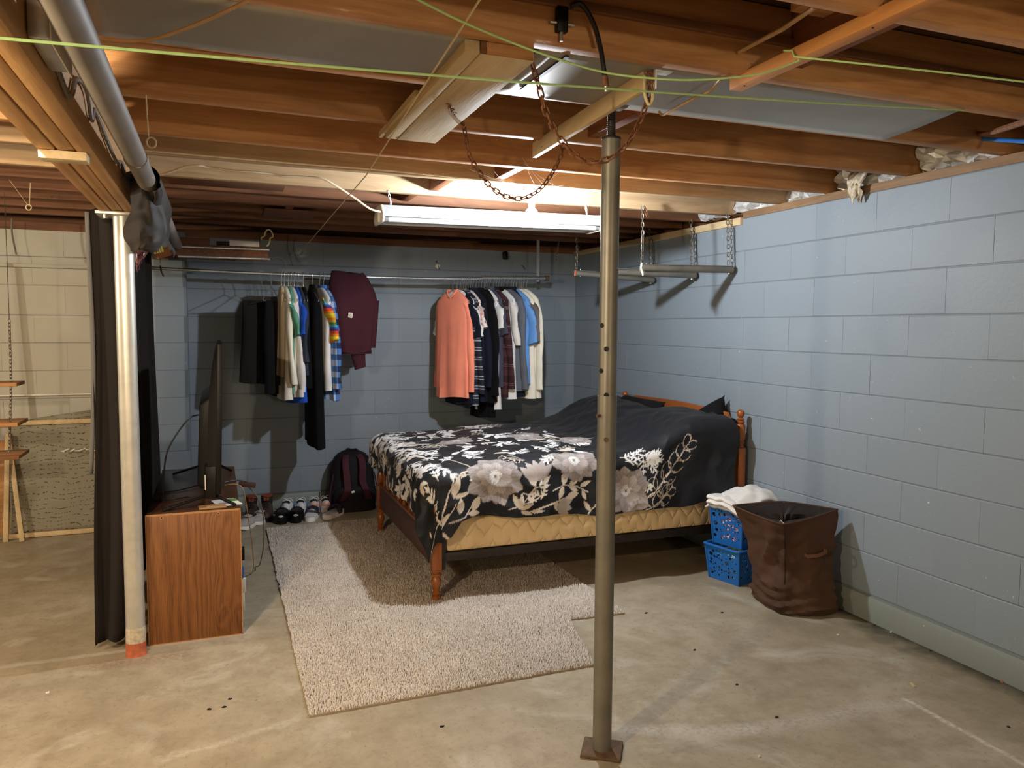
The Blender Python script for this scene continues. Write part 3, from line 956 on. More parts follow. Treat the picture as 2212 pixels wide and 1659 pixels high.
cable('copper_pipe', [at(2100, 292, X=2.95), at(2150, 284, X=2.72), at(2230, 258, X=2.4)], 0.011, M['rust'], 'brown pipe end poking out below the right joists', 'pipe', smooth_it=False)
t = thing('water_line', (2.9, 2.4, 2.24), 'blue plastic water line with brass fitting at the right edge', 'pipe')
a = at(2118, 300, X=2.9); b = at(2240, 307, X=2.7)
MB().cyl(a, b, 0.008, 12).build('blue_tube', M['blue_plastic'], t)
MB().cyl(a - (b - a).normalized() * 0.035, a, 0.011, 12).build('brass_fitting', M['cable_tan'], t)

# ---------------------------------------------------------------- clotheslines
cable('clothesline', catenary(at(-120, 72, Z=1.88), at(2082, 238, Z=2.178), 0.012, 30), 0.0026, M['string'], 'long pale green line crossing the whole ceiling from left to right', 'clothesline', smooth_it=False)
cable('clothesline', [at(880, -12, Z=2.12), at(1010, 52, Z=2.1), at(1160, 112, Z=2.07), at(1300, 155, Z=2.06), at(1420, 170, Z=2.06), at(1520, 172, Z=2.07), at(1640, 160, Z=2.10), at(1715, 135, Z=2.14), at(1727, 128, Z=2.146)], 0.0026, M['string'],
      'sagging green line tied to the orange lath', 'clothesline')
cable('clothesline', [(1.398, 1.66, 2.185), at(1712, 110, X=1.398), at(1716, 122, X=1.39), at(1730, 124, X=1.40), at(1960, 148, Z=2.13), at(2240, 180, Z=2.12)], 0.0026, M['string'], 'green line running right from the orange lath', 'clothesline', smooth_it=False)
cable('clothesline', [at(1045, -14, Z=2.105), at(790, 380, Z=2.105), at(660, 532, Y=5.7), at(625, 552, Y=6.26)], 0.0026, M['twine'], 'pale line stretched diagonally back to the wall above the clothes pipe', 'clothesline', smooth_it=False)

# ---------------------------------------------------------------- chains
LINKS = {}


def link_mesh(L, w, r, mat):
    key = (round(L, 4), round(w, 4), round(r, 4), mat.name)
    if key not in LINKS:
        n, k = 12, 5
        rings = []
        for i in range(n):
            a = 2 * PI * i / n
            cx_ = (w / 2) * math.cos(a); cz_ = (L / 2 - w / 2) * (1 if math.sin(a) >= 0 else -1) + (w / 2) * math.sin(a)
            o = Vector((math.cos(a), 0, math.sin(a)))
            rings.append([Vector((cx_, 0, cz_)) + o * (r * math.cos(2 * PI * j / k)) + Vector((0, r * math.sin(2 * PI * j / k), 0)) for j in range(k)])
        vs = [p for q in rings for p in q]
        fs = [(i * k + j, i * k + (j + 1) % k, ((i + 1) % n) * k + (j + 1) % k, ((i + 1) % n) * k + j) for i in range(n) for j in range(k)]
        mb = MB(); mb.add(vs, fs)
        LINKS[key] = mb.mesh('link', mat)
    return LINKS[key]


def chain(path, label, mat, L=0.030, w=0.015, r=0.0026, name='chain', cat='chain', parent=None, group=None):
    """links strung along a path; each link a part"""
    P = [Vector(p) for p in path]
    acc = [0.0]
    for a, b in zip(P, P[1:]): acc.append(acc[-1] + (b - a).length)
    root = parent or thing(name, P[0], label, cat, group)
    me = link_mesh(L, w, r, mat)
    pitch = L - 2.4 * r
    n = max(1, int(acc[-1] / pitch))
    wo = worigin(root)

    def pt(s):
        s = min(max(s, 0), acc[-1])
        for i in range(len(P) - 1):
            if s <= acc[i + 1]:
                return P[i].lerp(P[i + 1], (s - acc[i]) / max(1e-9, acc[i + 1] - acc[i]))
        return P[-1]
    for i in range(n):
        s = (i + 0.5) * acc[-1] / n
        d = (pt(s + pitch / 2) - pt(s - pitch / 2)).normalized()
        q = d.to_track_quat('Z', 'Y') @ Matrix.Rotation((PI / 2) * (i % 2) + 0.5, 3, 'Z').to_quaternion()
        o = bpy.data.objects.new('link', me)
        COL.objects.link(o); o.parent = root
        o.location = pt(s) - wo
        o.rotation_mode = 'QUATERNION'; o.rotation_quaternion = q
    return root


chain(smooth_path([at(1148, 133, Y=1.93), at(1165, 190, Y=1.95), at(1180, 242, Y=1.96), at(1210, 300, Y=1.96), at(1255, 343, Y=1.95), at(1300, 348, Y=1.94), at(1345, 322, Y=1.93), at(1382, 262, Y=1.925), at(1405, 195, Y=1.92), at(1412, 160, Y=1.918)]),
      'rusty chain sagging from the wooden chase past the column to the board', M['rust'], 0.030, 0.0155, 0.0027)
chain([at(1404, 142, Y=1.905), at(1405, 168, Y=1.902), at(1408, 195, Y=1.905)], 'short rusty chain end dangling at the tan board bracket', M['rust'], 0.028, 0.014, 0.0026)
chain(smooth_path([at(968, 225, Z=2.145), at(1000, 268, Y=2.55), at(1012, 330, Y=2.6), at(1035, 372, Y=2.65), at(1062, 405, Y=2.68), at(1095, 425, Y=2.7), at(1130, 428, Y=2.7), at(1165, 410, Y=2.71), at(1192, 375, Y=2.72), at(1212, 335, Y=2.73), at(1217, 310, Y=2.74)]),
      'rusty brown chain sagging in front of the bare bulb', M['rust'], 0.030, 0.0155, 0.0027)

# eye screws under the joists at the left
for k, (px, py, lab) in enumerate(((327, 308, 'pale ring hook hanging under a joist near the drain pipe'),)):
    q = at(px, py, Y=2.72)
    t = thing('ring_hook', q, lab, 'hook')
    MB().cyl((q.x - 0.008, q.y, q.z + 0.018), (q.x - 0.012, q.y, ZJ), 0.002, 8).build('shank', M['twine'], t)
    MB().tube([q + Vector((0.014 * math.sin(a * PI / 10), 0, 0.016 * math.cos(a * PI / 10))) for a in range(21)], 0.0025, 8).build('ring', M['twine'], t)


# ---------------------------------------------------------------- bare bulb on its box
def memit(name, c, strength):
    t = NT(name)
    t.b.inputs['Emission Color'].default_value = (*c, 1)
    t.b.inputs['Emission Strength'].default_value = strength
    return t.out((0.9, 0.9, 0.9, 1), 0.4)


BX, BY = 1.555, 3.745
t = thing('bulb_fixture', (BX, BY, 2.18), 'bare glowing round bulb in a white lampholder under a ceiling box', 'light')
MB().lathe([(0.0, 0.0), (0.05, 0.0), (0.05, 0.045), (0.0, 0.045)], (BX, BY, 2.172), 8).build('ceiling_box', M['galv'], t, smooth=False)
MB().lathe([(0.0, 0.0), (0.022, 0.0), (0.026, 0.006), (0.054, 0.016), (0.056, 0.022), (0.0, 0.024)], (BX, BY, 2.148), 24).build('lampholder_plate', M['porcelain'], t)
MB().lathe([(0.0, 0.0), (0.0195, 0.0), (0.021, 0.02), (0.024, 0.036), (0.0, 0.037)], (BX, BY, 2.113), 20).build('socket', M['porcelain'], t)
MB().lathe([(0.0, -0.002), (0.013, 0.0), (0.0165, 0.012), (0.0165, 0.034), (0.0, 0.036)], (BX, BY, 2.08), 20).build('bulb_neck', M['white_plastic'], t)
MB().ball((BX, BY, 2.052), 0.033, 0.033, 0.034, 20, 12).build('bulb', memit('bulb_glow', BULB_COLOR, BULB_STRENGTH), t)
MB().beam((BX - 0.02, 3.66, 2.20), (BX + 0.0, BY - 0.03, 2.178), 0.012, 0.006).build('feed_cable', M['cable_white'], t)
# pull of dusty cobwebs around the fixture
mb = MB()
r = random.Random(5)
for k in range(26):
    a = Vector((BX + r.uniform(-0.28, 0.1), BY + r.uniform(-0.5, 0.05), ZJ - r.uniform(0.0, 0.02)))
    b = Vector((BX + r.uniform(-0.05, 0.14), BY + r.uniform(-0.15, 0.05), 2.165 + r.uniform(-0.01, 0.02)))
    if k % 3 == 0: a = Vector((BX + r.uniform(-0.5, -0.2), BY + r.uniform(-0.9, -0.3), ZJ - r.uniform(0.0, 0.1)))
    mb.tube(catenary(a, b, 0.012, 5), 0.00045, 3)
o = mb.build('cobweb', mplain('cobweb_silk', rgb(190, 184, 180), 0.9))
tag(o, 'dusty cobweb strands strung around the bare bulb', 'cobweb', kind='stuff')

# ---------------------------------------------------------------- fluorescent shop light
SX0, SX1, SY, SZ = 0.838, 2.118, 4.13, 2.043
t = thing('shop_light', (SX0, SY, SZ), 'white four-foot fluorescent shop light hung on short chains behind the bulb', 'light')


def sl(x): return 0.018 * (x - SX0) / (SX1 - SX0)


def sprofile(x, pts): return [(x, SY + py, SZ + sl(x) + pz) for py, pz in pts]


outer = [(-0.118, 0.004), (-0.118, -0.006), (-0.10, 0.004), (-0.058, 0.052), (0.058, 0.052), (0.10, 0.004), (0.118, -0.006), (0.118, 0.004), (0.064, 0.060), (-0.064, 0.060)]
mb = MB(); mb.loops([sprofile(SX0, outer), sprofile(SX1, outer)])
mb.build('reflector', M['fixture'], t, smooth=False)
mb = MB(); mb.loops([sprofile(SX0 + 0.004, [(-0.035, 0.051), (-0.03, 0.012), (0.03, 0.012), (0.035, 0.051)]), sprofile(SX1 - 0.004, [(-0.035, 0.051), (-0.03, 0.012), (0.03, 0.012), (0.035, 0.051)])])
mb.build('ballast_cover', M['fixture'], t)
for k, yy in enumerate((-0.066, 0.066)):
    MB().cyl((SX0 + 0.03, SY + yy, SZ - 0.012 + sl(SX0)), (SX1 - 0.03, SY + yy, SZ - 0.012 + sl(SX1)), 0.0165, 16).build('tube_lamp', M['fixture'], t)
    for x in (SX0 + 0.006, SX1 - 0.03):
        MB().cyl((x, SY + yy, SZ - 0.012 + sl(x)), (x + 0.024, SY + yy, SZ - 0.012 + sl(x)), 0.0172, 16).build('lamp_cap', M['galv'], t)
cap = [(-0.118, -0.012), (-0.095, -0.032), (0.095, -0.032), (0.118, -0.012), (0.118, 0.006), (0.064, 0.062), (-0.064, 0.062), (-0.118, 0.006)]
for x in (SX0 - 0.012, SX1 - 0.001):
    mb = MB(); mb.loops([sprofile(x, cap), sprofile(x + 0.013, cap)]); mb.build('end_cap', M['white_plastic'], t, bevel=0.002)
MB().box(SX0 - 0.022, SX0 - 0.012, SY - 0.05, SY - 0.01, SZ - 0.03, SZ + 0.03).build('switch_box', M['white_plastic'], t, bevel=0.002)
MB().tube([(SX1 + 0.004, SY - 0.09, SZ - 0.02), (SX1 + 0.004, SY - 0.09, SZ - 0.055)], 0.003, 6).build('pull_chain', M['white_plastic'], t)
for x in (SX0 + 0.05, SX1 - 0.06):
    chain([(x - 0.012, SY - 0.03, ZJ - 0.002), (x + 0.004, SY - 0.02, 2.12), (x, SY, SZ + 0.062)], 'short white chain holding the ' + ('left' if x < 1.3 else 'right') + ' end of the shop light', M['white_metal'], 0.022, 0.011, 0.0018)

# ---------------------------------------------------------------- three short pipes hung on chains by the right wall
HB = [(2.375, 4.01, 1.818, 3.028, 1.832, 'nearest'), (2.400, 4.406, 1.823, 3.028, 1.820, 'middle'), (2.392, 4.934, 1.848, 3.028, 1.818, 'farthest')]
for k, (x0, yy, z0, x1, z1, w) in enumerate(HB):
    t = thing('hanging_bar', (x0, yy, z0), 'short grey bar hung on chains square to the right wall, ' + w + ' of three', 'hanging bar', 'chain-hung bars by the right wall')
    a = Vector((x0, yy, z0)); b = Vector((x1, yy, z1))
    MB().cyl(a, b, 0.020 if k else 0.0225, 18).build('bar', M['steel'], t)
    mb = MB()
    for j in range(3):
        s = (j - 1) * 0.012
        mb.beam(a + Vector((0, s, 0.0215)), b + Vector((0, s, 0.0215)), 0.004, 0.003)
    mb.build('ridge', M['steel'], t)
    MB().cyl(a + Vector((0.035, 0, -0.024)), a + Vector((0.035, 0, 0.03)), 0.0035, 8).build('bolt', M['galv'], t)
    MB().cyl(b + Vector((-0.025, 0, -0.026)), b + Vector((-0.025, 0, 0.03)), 0.0035, 8).build('bolt', M['galv'], t)
    MB().lathe([(0.0, 0), (0.009, 0), (0.009, 0.006), (0, 0.006)], b + Vector((-0.025, 0, -0.028)), 6).build('nut', M['galv'], t)
    top = 2.186
    if k == 0:
        mb = MB(); mb.tube([a + Vector((0.0, -0.006, 0.03)), a + Vector((-0.01, -0.016, 0.0)), a + Vector((0.005, -0.014, -0.04)), a + Vector((0.018, -0.006, -0.01))], 0.006, 6)
        mb.build('rag_tie', M['white_cloth'], t)
    if k == 2:
        mb = MB(); mb.tube([a + Vector((-0.004, 0, 0.02)), a + Vector((-0.008, -0.004, -0.02))], 0.007, 6); mb.build('red_tie', M['red_primer'], t)
    chain([(x0 + 0.012, yy + 0.02, top), (x0 + 0.01, yy + 0.005, 2.02), (x0 + 0.004, yy, z0 + 0.028)], 'pale chain at the free end of the ' + w + ' hanging bar', M['chain'], 0.030, 0.015, 0.0026)
    chain([(x1 - 0.03, yy + 0.02, top), (x1 - 0.028, yy, z1 + 0.03)], 'dark chain at the wall end of the ' + w + ' hanging bar', M['chain'], 0.030, 0.015, 0.0026)
    if k < 2:
        chain([(x0 + 0.03, yy + 0.028, top), (x0 + 0.045, yy + 0.01, 2.12)], 'rusty leftover chain end beside the ' + w + ' bar chain', M['rust'], 0.030, 0.015, 0.0028)
    chain([(x1 + 0.008, yy + 0.035, 2.14), (x1 + 0.004, yy + 0.004, z1 + 0.022)], 'thin dark chain nearest the wall on the ' + w + ' hanging bar', M['chain'], 0.028, 0.014, 0.0022)

# ---------------------------------------------------------------- clothes pipe
RY = 5.88


def rodz(x):
    return 1.838 + 0.020 * ((x - 0.95) / 1.4) ** 2 + (0.008 if x > 2 else 0)


t = thing('clothes_pipe', (-0.43, RY, 1.86), 'long galvanised pipe hung across the back wall as a clothes rail', 'clothes rail')
MB().tube([(x, RY, rodz(x)) for x in np.linspace(-0.44, 1.74, 24)], 0.0118, 14).build('thin_pipe', M['galv'], t)
MB().tube([(x, RY, rodz(x)) for x in np.linspace(1.72, 2.58, 12)], 0.0155, 14).build('sleeve_pipe', M['galv'], t)
MB().cyl((2.565, RY, rodz(2.57)), (2.60, RY, rodz(2.6)), 0.021, 10).build('end_coupling', M['base_rust'], t)
mb = MB(); mb.box(2.49, 2.515, RY - 0.002, RY + 0.001, rodz(2.5) - 0.03, 2.19); mb.build('strap', M['galv'], t)
mb = MB(); mb.tube([(-0.345, RY - 0.014, 1.875), (-0.34, RY - 0.015, 1.84), (-0.325, RY - 0.012, 1.80)], 0.006, 6); mb.tube([(-0.345, RY, 1.89), (-0.345, RY, 2.185)], 0.002, 5)
mb.build('wire_tie', M['dark_metal'], t)
chain([(2.62, 5.72, 2.186), (2.60, 5.74, 1.99)], 'thin chain hanging near the corner behind the hanging bars', M['chain'], 0.030, 0.015, 0.0022)

# ---------------------------------------------------------------- old unlit fixture at the back left
t = thing('old_light_fixture', (0.0, 5.45, 1.93), 'old rusty unlit strip light hanging at the back left below the joists', 'light')
FX0, FX1, FYc = -0.33, 0.335, 5.45
MB().box(FX0 + 0.01, FX1 - 0.01, FYc - 0.06, FYc + 0.06, 1.955, 1.985).build('channel', M['rust'], t, bevel=0.003)
MB().loops([[(x, FYc - 0.10, 1.965), (x, FYc - 0.14, 1.905), (x, FYc - 0.137, 1.905), (x, FYc - 0.098, 1.961)] for x in (FX0, FX1)]).build('reflector_wing', M['rust'], t)
MB().loops([[(x, FYc + 0.10, 1.965), (x, FYc + 0.14, 1.905), (x, FYc + 0.137, 1.905), (x, FYc + 0.098, 1.961)] for x in (FX0, FX1)]).build('reflector_wing', M['rust'], t)
MB().box(FX0, FX1, FYc - 0.10, FYc + 0.10, 1.963, 1.967).build('reflector_top', M['rust'], t)
MB().cyl((FX0 - 0.02, FYc - 0.125, 1.958), (FX1 + 0.01, FYc - 0.125, 1.962), 0.0085, 12).build('tube_lamp', M['galv'], t)
MB().cyl((FX0 + 0.12, FYc - 0.15, 1.897), (FX1 + 0.012, FYc - 0.15, 1.900), 0.009, 12).build('tube_lamp', M['galv'], t)
MB().box(0.10, 0.29, FYc - 0.045, FYc + 0.0, 1.985, 2.022).build('ballast', M['porcelain'], t, bevel=0.003)
MB().box(0.02, 0.10, FYc - 0.047, FYc - 0.005, 1.99, 2.012).build('ballast_clip', M['grey_plastic'], t, bevel=0.002)
MB().box(-0.31, -0.02, FYc - 0.03, FYc + 0.02, 1.985, 2.03).build('wood_strip', M['joist_dark'], t, bevel=0.003)
t = thing('spring_hook', (0.31, 5.42, 2.05), 'pale snap hook and chain above the right end of the old strip light', 'hook')
mb = MB()
mb.tube([Vector((0.325 + 0.028 * math.cos(a) + (0.02 if math.sin(a) > 0 else 0), 5.38, 2.045 + 0.055 * math.sin(a))) for a in np.linspace(-1.4, 3.4, 22)], 0.005, 8)
mb.build('hook_loop', M['twine'], t)
MB().box(0.285, 0.297, 5.376, 5.384, 1.985, 2.085).build('hook_gate', M['dark_metal'], t, bevel=0.002)

# bits fixed to the back wall
t = thing('wall_tag', (1.761, 6.31, 1.98), 'small white square tag hanging on the upper back wall', 'tag')
MB().obox((1.765, 6.308, 1.975), (0.8, 0, -0.6), (0, 1, 0), (0.6, 0, 0.8), 0.016, 0.002, 0.018).build('plate', M['white_plastic'], t)
MB().tube([(1.75, 6.306, 2.0), (1.748, 6.302, 2.015), (1.758, 6.302, 2.02), (1.765, 6.306, 2.0), (1.775, 6.304, 1.955), (1.785, 6.304, 1.945)], 0.0022, 6).build('wire_loop', M['dark_metal'], t)
o = MB().tube([(2.53, 6.318, 2.01), (2.53, 6.29, 2.005), (2.545, 6.285, 1.985), (2.555, 6.30, 1.975)], 0.003, 8).build('wall_hook', M['dark_metal'])
tag(o, 'small dark bent hook on the back wall above the right clothes', 'hook')
o = MB().obox((2.36, 6.27, 2.085), (1, 0, 0.1), (0, 1, 0), (-0.1, 0, 1), 0.022, 0.02, 0.035).build('dark_clip', M['black'], bevel=0.012)
tag(o, 'dark lump hanging at the back wall top below the bulb', 'bracket')
o = MB().tube(smooth_path([(0.555, 6.22, 2.185), (0.54, 6.25, 2.10), (0.56, 6.27, 2.0), (0.58, 6.28, 1.93)], 6), 0.0018, 5).build('dangling_wire', M['dark_metal'])
tag(o, 'thin dark wire dangling on the back wall above the left clothes', 'wire')
o = MB().tube(smooth_path([(0.60, 6.22, 2.16), (0.585, 6.25, 2.08), (0.61, 6.27, 1.99), (0.64, 6.28, 1.96)], 6), 0.0018, 5).build('dangling_wire', M['dark_metal'])
tag(o, 'second thin wire dangling on the back wall, right of its neighbour', 'wire')
o = MB().tube(smooth_path([(0.33, 6.26, 1.99), (0.42, 6.29, 1.985), (0.47, 6.30, 2.0), (0.52, 6.29, 1.97), (0.53, 6.27, 1.93), (0.53, 6.2, 1.87)], 6), 0.0022, 5).build('knotted_cord', M['twine'])
tag(o, 'knotted cord end on the back wall left of the dangling wires', 'cord')


# ---------------------------------------------------------------- black curtain hung under the beam
def curtain():
    nu, nv = 150, 44
    rows = []
    for i in range(nu + 1):
        u = i / nu
        yy = 3.80 + 2.12 * u
        row = []
        for j in range(nv + 1):
            v = j / nv                                   # 0 bottom, 1 top
            amp = 0.030 + 0.022 * (1 - v)
            ph = u * 30 + 1.2 * math.sin(u * 9)
            x = -0.472 + 0.065 * u + amp * math.sin(ph) + 0.012 * nz(u * 7, v * 2, 2) - 0.06 * (1 - v) * max(0, 1 - u * 7)
            z = 0.030 + 0.10 * max(0.0, u - 0.05) * 0.4 + (1.972 - 0.030) * v - 0.05 * (1 - v) * math.sin(PI * min(1.0, u * 2.4)) * 0
            if u < 0.06: z += 0.0
            row.append((x, yy + 0.010 * math.cos(ph) - (0.02 * (1 - v)) * (u < 0.02), z))
        rows.append(row)
    t = thing('black_curtain', (-0.46, 3.8, 0.03), 'black floor-length curtain hanging under the beam behind the silver column', 'curtain')
    o = MB().grid(rows).build('cloth', M['black_cloth'], t)
    o.modifiers.new('t', 'SOLIDIFY').thickness = 0.003
    # the near edge turns towards the column
    rows = []
    for i in range(41):
        u = i / 40
        row = []
        for j in range(nv + 1):
            v = j / nv
            wd = 0.115 + 0.035 * math.sin(v * 2.6)
            x = -0.532 + 0.012 * math.sin(v * 4.2) + wd * u + 0.03 * v
            y_ = 3.80 + 0.030 * math.sin(u * 6.5 + 0.4 * v) - 0.005
            z = 0.022 + 0.028 * u + 0.01 * math.sin(u * 5) + (1.96 - 0.03) * v
            row.append((x, y_, z))
        rows.append(row)
    o = MB().grid(rows).build('front_fold', M['black_cloth'], t)
    o.modifiers.new('t', 'SOLIDIFY').thickness = 0.003
    rows = [[(-0.556 + 0.012 * math.sin(v * 4.2) + 0.03 * v + 0.020 + 0.008 * k, 3.80 + 0.004 * k, 0.80 + 1.15 * v) for v in np.linspace(0, 1, 20)] for k in range(3)]
    o = MB().grid(rows).build('hem', M['lit_fold_cloth'], t)  # strip along the near fold, grey stands for the light on it
    o.modifiers.new('t', 'SOLIDIFY').thickness = 0.003


curtain()

# ---------------------------------------------------------------- other room, seen left of the curtain
t = thing('mesh_screen', (-1.1, 6.0, 0.0), 'wooden framed mesh panel standing on the floor against the left back wall', 'screen')
MB().box(-1.36, -0.66, 6.0, 6.022, 0.004, 0.036).build('frame_bar', M['pale_y'], t, bevel=0.002)
MB().box(-1.36, -0.66, 6.07, 6.092, 0.772, 0.804).build('frame_bar', M['pale_y'], t, bevel=0.002)
MB().obox((-0.675, 6.046, 0.40), (1, 0, 0), (0, 0.99, -0.09), (0, 0.09, 0.99), 0.012, 0.010, 0.39).build('frame_stile', M['pale_y'], t, bevel=0.002)


def mmesh():
    t = NT('wire_mesh_panel')
    co = t.coord()
    x = t.sep(co)
    w = t.math('ADD', t.math('MULTIPLY', x[2], 62.0), t.math('MULTIPLY', t.noise(co, 4.0, 2), 9.0))
    s = t.math('SINE', t.math('MULTIPLY', w, 2 * PI / 2))
    dash = t.math('GREATER_THAN', t.noise(t.mapping(co, (60, 1, 20)), 1.0, 2), 0.52)
    f = t.math('MULTIPLY', t.math('GREATER_THAN', s, 0.86), dash)
    col = t.mix(f, rgb(136, 130, 112), rgb(70, 66, 56))
    return t.out(col, 0.6, 0.1, 0.3)


rows = [[(-1.33 + 0.66 * i / 20, 6.012 + 0.07 * j / 24 + 0.006 * nz(i * 0.3, j * 0.3), 0.03 + 0.75 * j / 24) for j in range(25)] for i in range(21)]
o = MB().grid(rows).build('mesh_sheet', mmesh(), t); o.modifiers.new('t', 'SOLIDIFY').thickness = 0.002
o = MB().add([(-1.25, 6.085, 0.80), (-0.66, 6.085, 0.80), (-0.66, 6.10, 0.885), (-1.18, 6.09, 0.815)], [(0, 1, 2, 3)]).build('mesh_flap', mmesh(), t); o.modifiers.new('t', 'SOLIDIFY').thickness = 0.002
mb = MB()
r = random.Random(2)
for k in range(7): mb.tube([(-1.02 + 0.03 * k + r.uniform(-0.01, 0.01), 6.02, 0.585 + r.uniform(-0.004, 0.006)), (-0.99 + 0.032 * k, 6.016, 0.59 + r.uniform(-0.01, 0.022))], 0.004, 5)
mb.build('torn_white_strip', M['white_plastic'], t)
t = thing('ledge_board', (-1.0, 6.27, 1.86), 'long pale ledge fixed across the left back wall', 'ledge')
MB().box(-2.9, -0.63, 6.262, 6.3185, 1.862, 1.886).build('ledge', M['block_warm_lit'], t, bevel=0.002)
MB().box(-2.9, -0.63, 6.296, 6.3185, 0.955, 0.966).build('lower_rail', M['white_plastic'], t)
# clear film over the blocks
tfilm = NT('clear_film')
tfilm.b.inputs['Transmission Weight'].default_value = 0.0
tfilm.b.inputs['Alpha'].default_value = 0.16
filmm = tfilm.out(rgb(220, 214, 196), 0.22, 0.0, 0.6)
rows = [[(-2.2 + 1.55 * i / 30, 6.288 + 0.008 * nz(i * 0.35, j * 0.3, 1), 0.97 + 0.89 * j / 18) for j in range(19)] for i in range(31)]
o = MB().grid(rows).build('plastic_film', filmm)
tag(o, 'clear plastic film stretched over the left back wall below the ledge', 'plastic sheet')
# shelf boards hung on a chain
for k, (z, lab) in enumerate(((1.128, 'top brown plank of the chain-hung shelf at the left edge'), (0.905, 'middle brown plank of the chain-hung shelf at the left edge'), (0.72, 'lowest brown plank of the chain-hung shelf at the left edge'))):
    o = MB().obox((-1.32, 5.05, z), (1, 0.06 * (k > 0), 0), (0, 1, 0), (0, 0, 1), 0.285, 0.10 + 0.03 * (k > 0), 0.010).build('shelf_plank', M['joist'], bevel=0.002)
    tag(o, lab, 'shelf')
chain([at(20, 690, Y=5.0), at(24, 830, Y=5.0), at(20, 975, Y=5.0)], 'rusty chain carrying the shelf planks at the left edge', M['chain'], 0.026, 0.013, 0.0024)
o = MB().tube([(-1.066, 5.0, 2.185), at(20, 690, Y=5.0)], 0.002, 5).build('shelf_wire', M['dark_metal']); tag(o, 'thin wire above the shelf chain at the left edge', 'wire')
for k, (a, b, lab) in enumerate((((-1.245, 5.93, 0.0), (-1.33, 6.07, 0.72), 'pale timber strip leaning beside the mesh panel'), ((-1.345, 5.95, 0.0), (-1.325, 6.03, 0.72), 'upright pale timber strip at the left edge below the shelf'),
                                 ((-1.42, 5.97, 0.0), (-1.43, 6.1, 1.9), 'tall timber stud at the left edge'))):
    o = MB().beam(a, b, 0.03, 0.02, up=(0, 1, 0)).build('timber_strip', M['pale_y'], bevel=0.002); tag(o, lab, 'timber')
o = MB().box(-1.75, -1.36, 6.15, 6.18, 0.0, 0.66).build('leaning_panel', M['joist'], bevel=0.002); tag(o, 'brown wood panel behind the strips at the left edge', 'panel')
# pull cord with a ring from the left ceiling
q = at(62, 448, Y=4.6)
t = thing('pull_cord', q, 'pale pull cord with a small ring hanging from the left ceiling', 'cord')
MB().tube([(q.x + 0.012, 4.6, 2.185), (q.x + 0.004, 4.6, q.z + 0.014)], 0.002, 6).build('cord', M['twine'], t)
MB().tube([(q.x - 0.07, 4.55, 2.185), (q.x - 0.004, 4.6, q.z + 0.012)], 0.0012, 5).build('cord', M['twine'], t)
MB().tube([Vector(q) + Vector((0.012 * math.sin(a * PI / 8), 0, 0.014 * math.cos(a * PI / 8))) for a in range(17)], 0.003, 8).build('ring', M['twine'], t)
cable('grey_wire_tail', [at(26, 472, Y=5.9), at(26, 505, Y=5.9), at(35, 550, Y=5.9)], 0.006, M['pipe_grey'], 'grey wire tail hanging on the left back wall')

# ---------------------------------------------------------------- cabinet used as a television stand
CX0, CX1, CY0, CY1, CZ = -0.312, 0.094, 3.762, 4.955, 0.602
t = thing('tv_cabinet', (CX0, CY0, 0), 'walnut-veneered low cabinet standing endways under the television', 'cabinet')
MB().box(CX0, CX1, CY0, CY0 + 0.019, 0.0, CZ).build('end_panel', M['walnut'], t, bevel=0.003)
MB().box(CX0, CX1, CY1 - 0.019, CY1, 0.0, CZ).build('end_panel', M['walnut'], t, bevel=0.003)
MB().box(CX0 + 0.002, CX1 - 0.002, CY0 + 0.0192, CY1 - 0.0192, CZ - 0.020, CZ - 0.0005).build('top_board', M['walnut_top'], t, bevel=0.001)
MB().box(CX0 + 0.004, CX1 - 0.004, CY0 + 0.0192, CY1 - 0.0192, 0.03, 0.048).build('bottom_board', M['walnut_top'], t)
MB().box(CX0 + 0.012, CX1 - 0.004, CY0 + 0.0192, CY1 - 0.0192, 0.30, 0.318).build('shelf_board', M['walnut_top'], t)
MB().box(CX0, CX0 + 0.008, CY0 + 0.0192, CY1 - 0.0192, 0.02, CZ - 0.021).build('back_board', M['kraft'], t)
MB().box(CX0 + 0.012, CX1 - 0.01, 4.35, 4.368, 0.0485, CZ - 0.0205).build('divider', M['walnut_top'], t)
for x0, x1, z0, z1 in ((CX0, CX1, CZ - 0.004, CZ + 0.0008), (CX0 - 0.0008, CX0 + 0.003, 0, CZ), (CX1 - 0.003, CX1 + 0.0008, 0, CZ), (CX0, CX1, -0.0, 0.004)):
    MB().box(x0, x1, CY0 - 0.0006, CY0 + 0.0188, z0, z1).build('edge_band', M['walnut_edge'], t)
for px, py in ((349, 1119), (472, 1109)):
    q = at(px, py, Y=CY0)
    MB().cyl((q.x, CY0 - 0.0010, q.z), (q.x, CY0 + 0.004, q.z), 0.0075, 14).build('dowel_plug', M['walnut_edge'], t)
    MB().cyl((q.x, CY0 - 0.0013, q.z), (q.x, CY0 + 0.004, q.z), 0.0042, 12).build('dowel_core', M['walnut_top'], t)
for k, (yy, z0, z1, mm, lab, w) in enumerate(((3.90, 0.32, 0.385, 'black', 'black game case poking out of the cabinet shelf', 0.016), (3.94, 0.05, 0.16, 'white_plastic', 'white magazine edge poking out at the cabinet foot', 0.014), (3.87, 0.165, 0.235, 'white_cloth', 'white papers poking out low on the cabinet', 0.018),
                                              (3.86, 0.24, 0.295, 'blue_plastic', 'blue and white folder edge between papers in the cabinet', 0.012))):
    o = MB().obox((CX1 - 0.06 + w, yy, (z0 + z1) / 2), (1, 0.08 * (k - 1), 0), (0, 1, 0), (0, 0, 1), 0.062, 0.010, (z1 - z0) / 2).build('paper_stack', M[mm], bevel=0.002)
    tag(o, lab, 'papers')

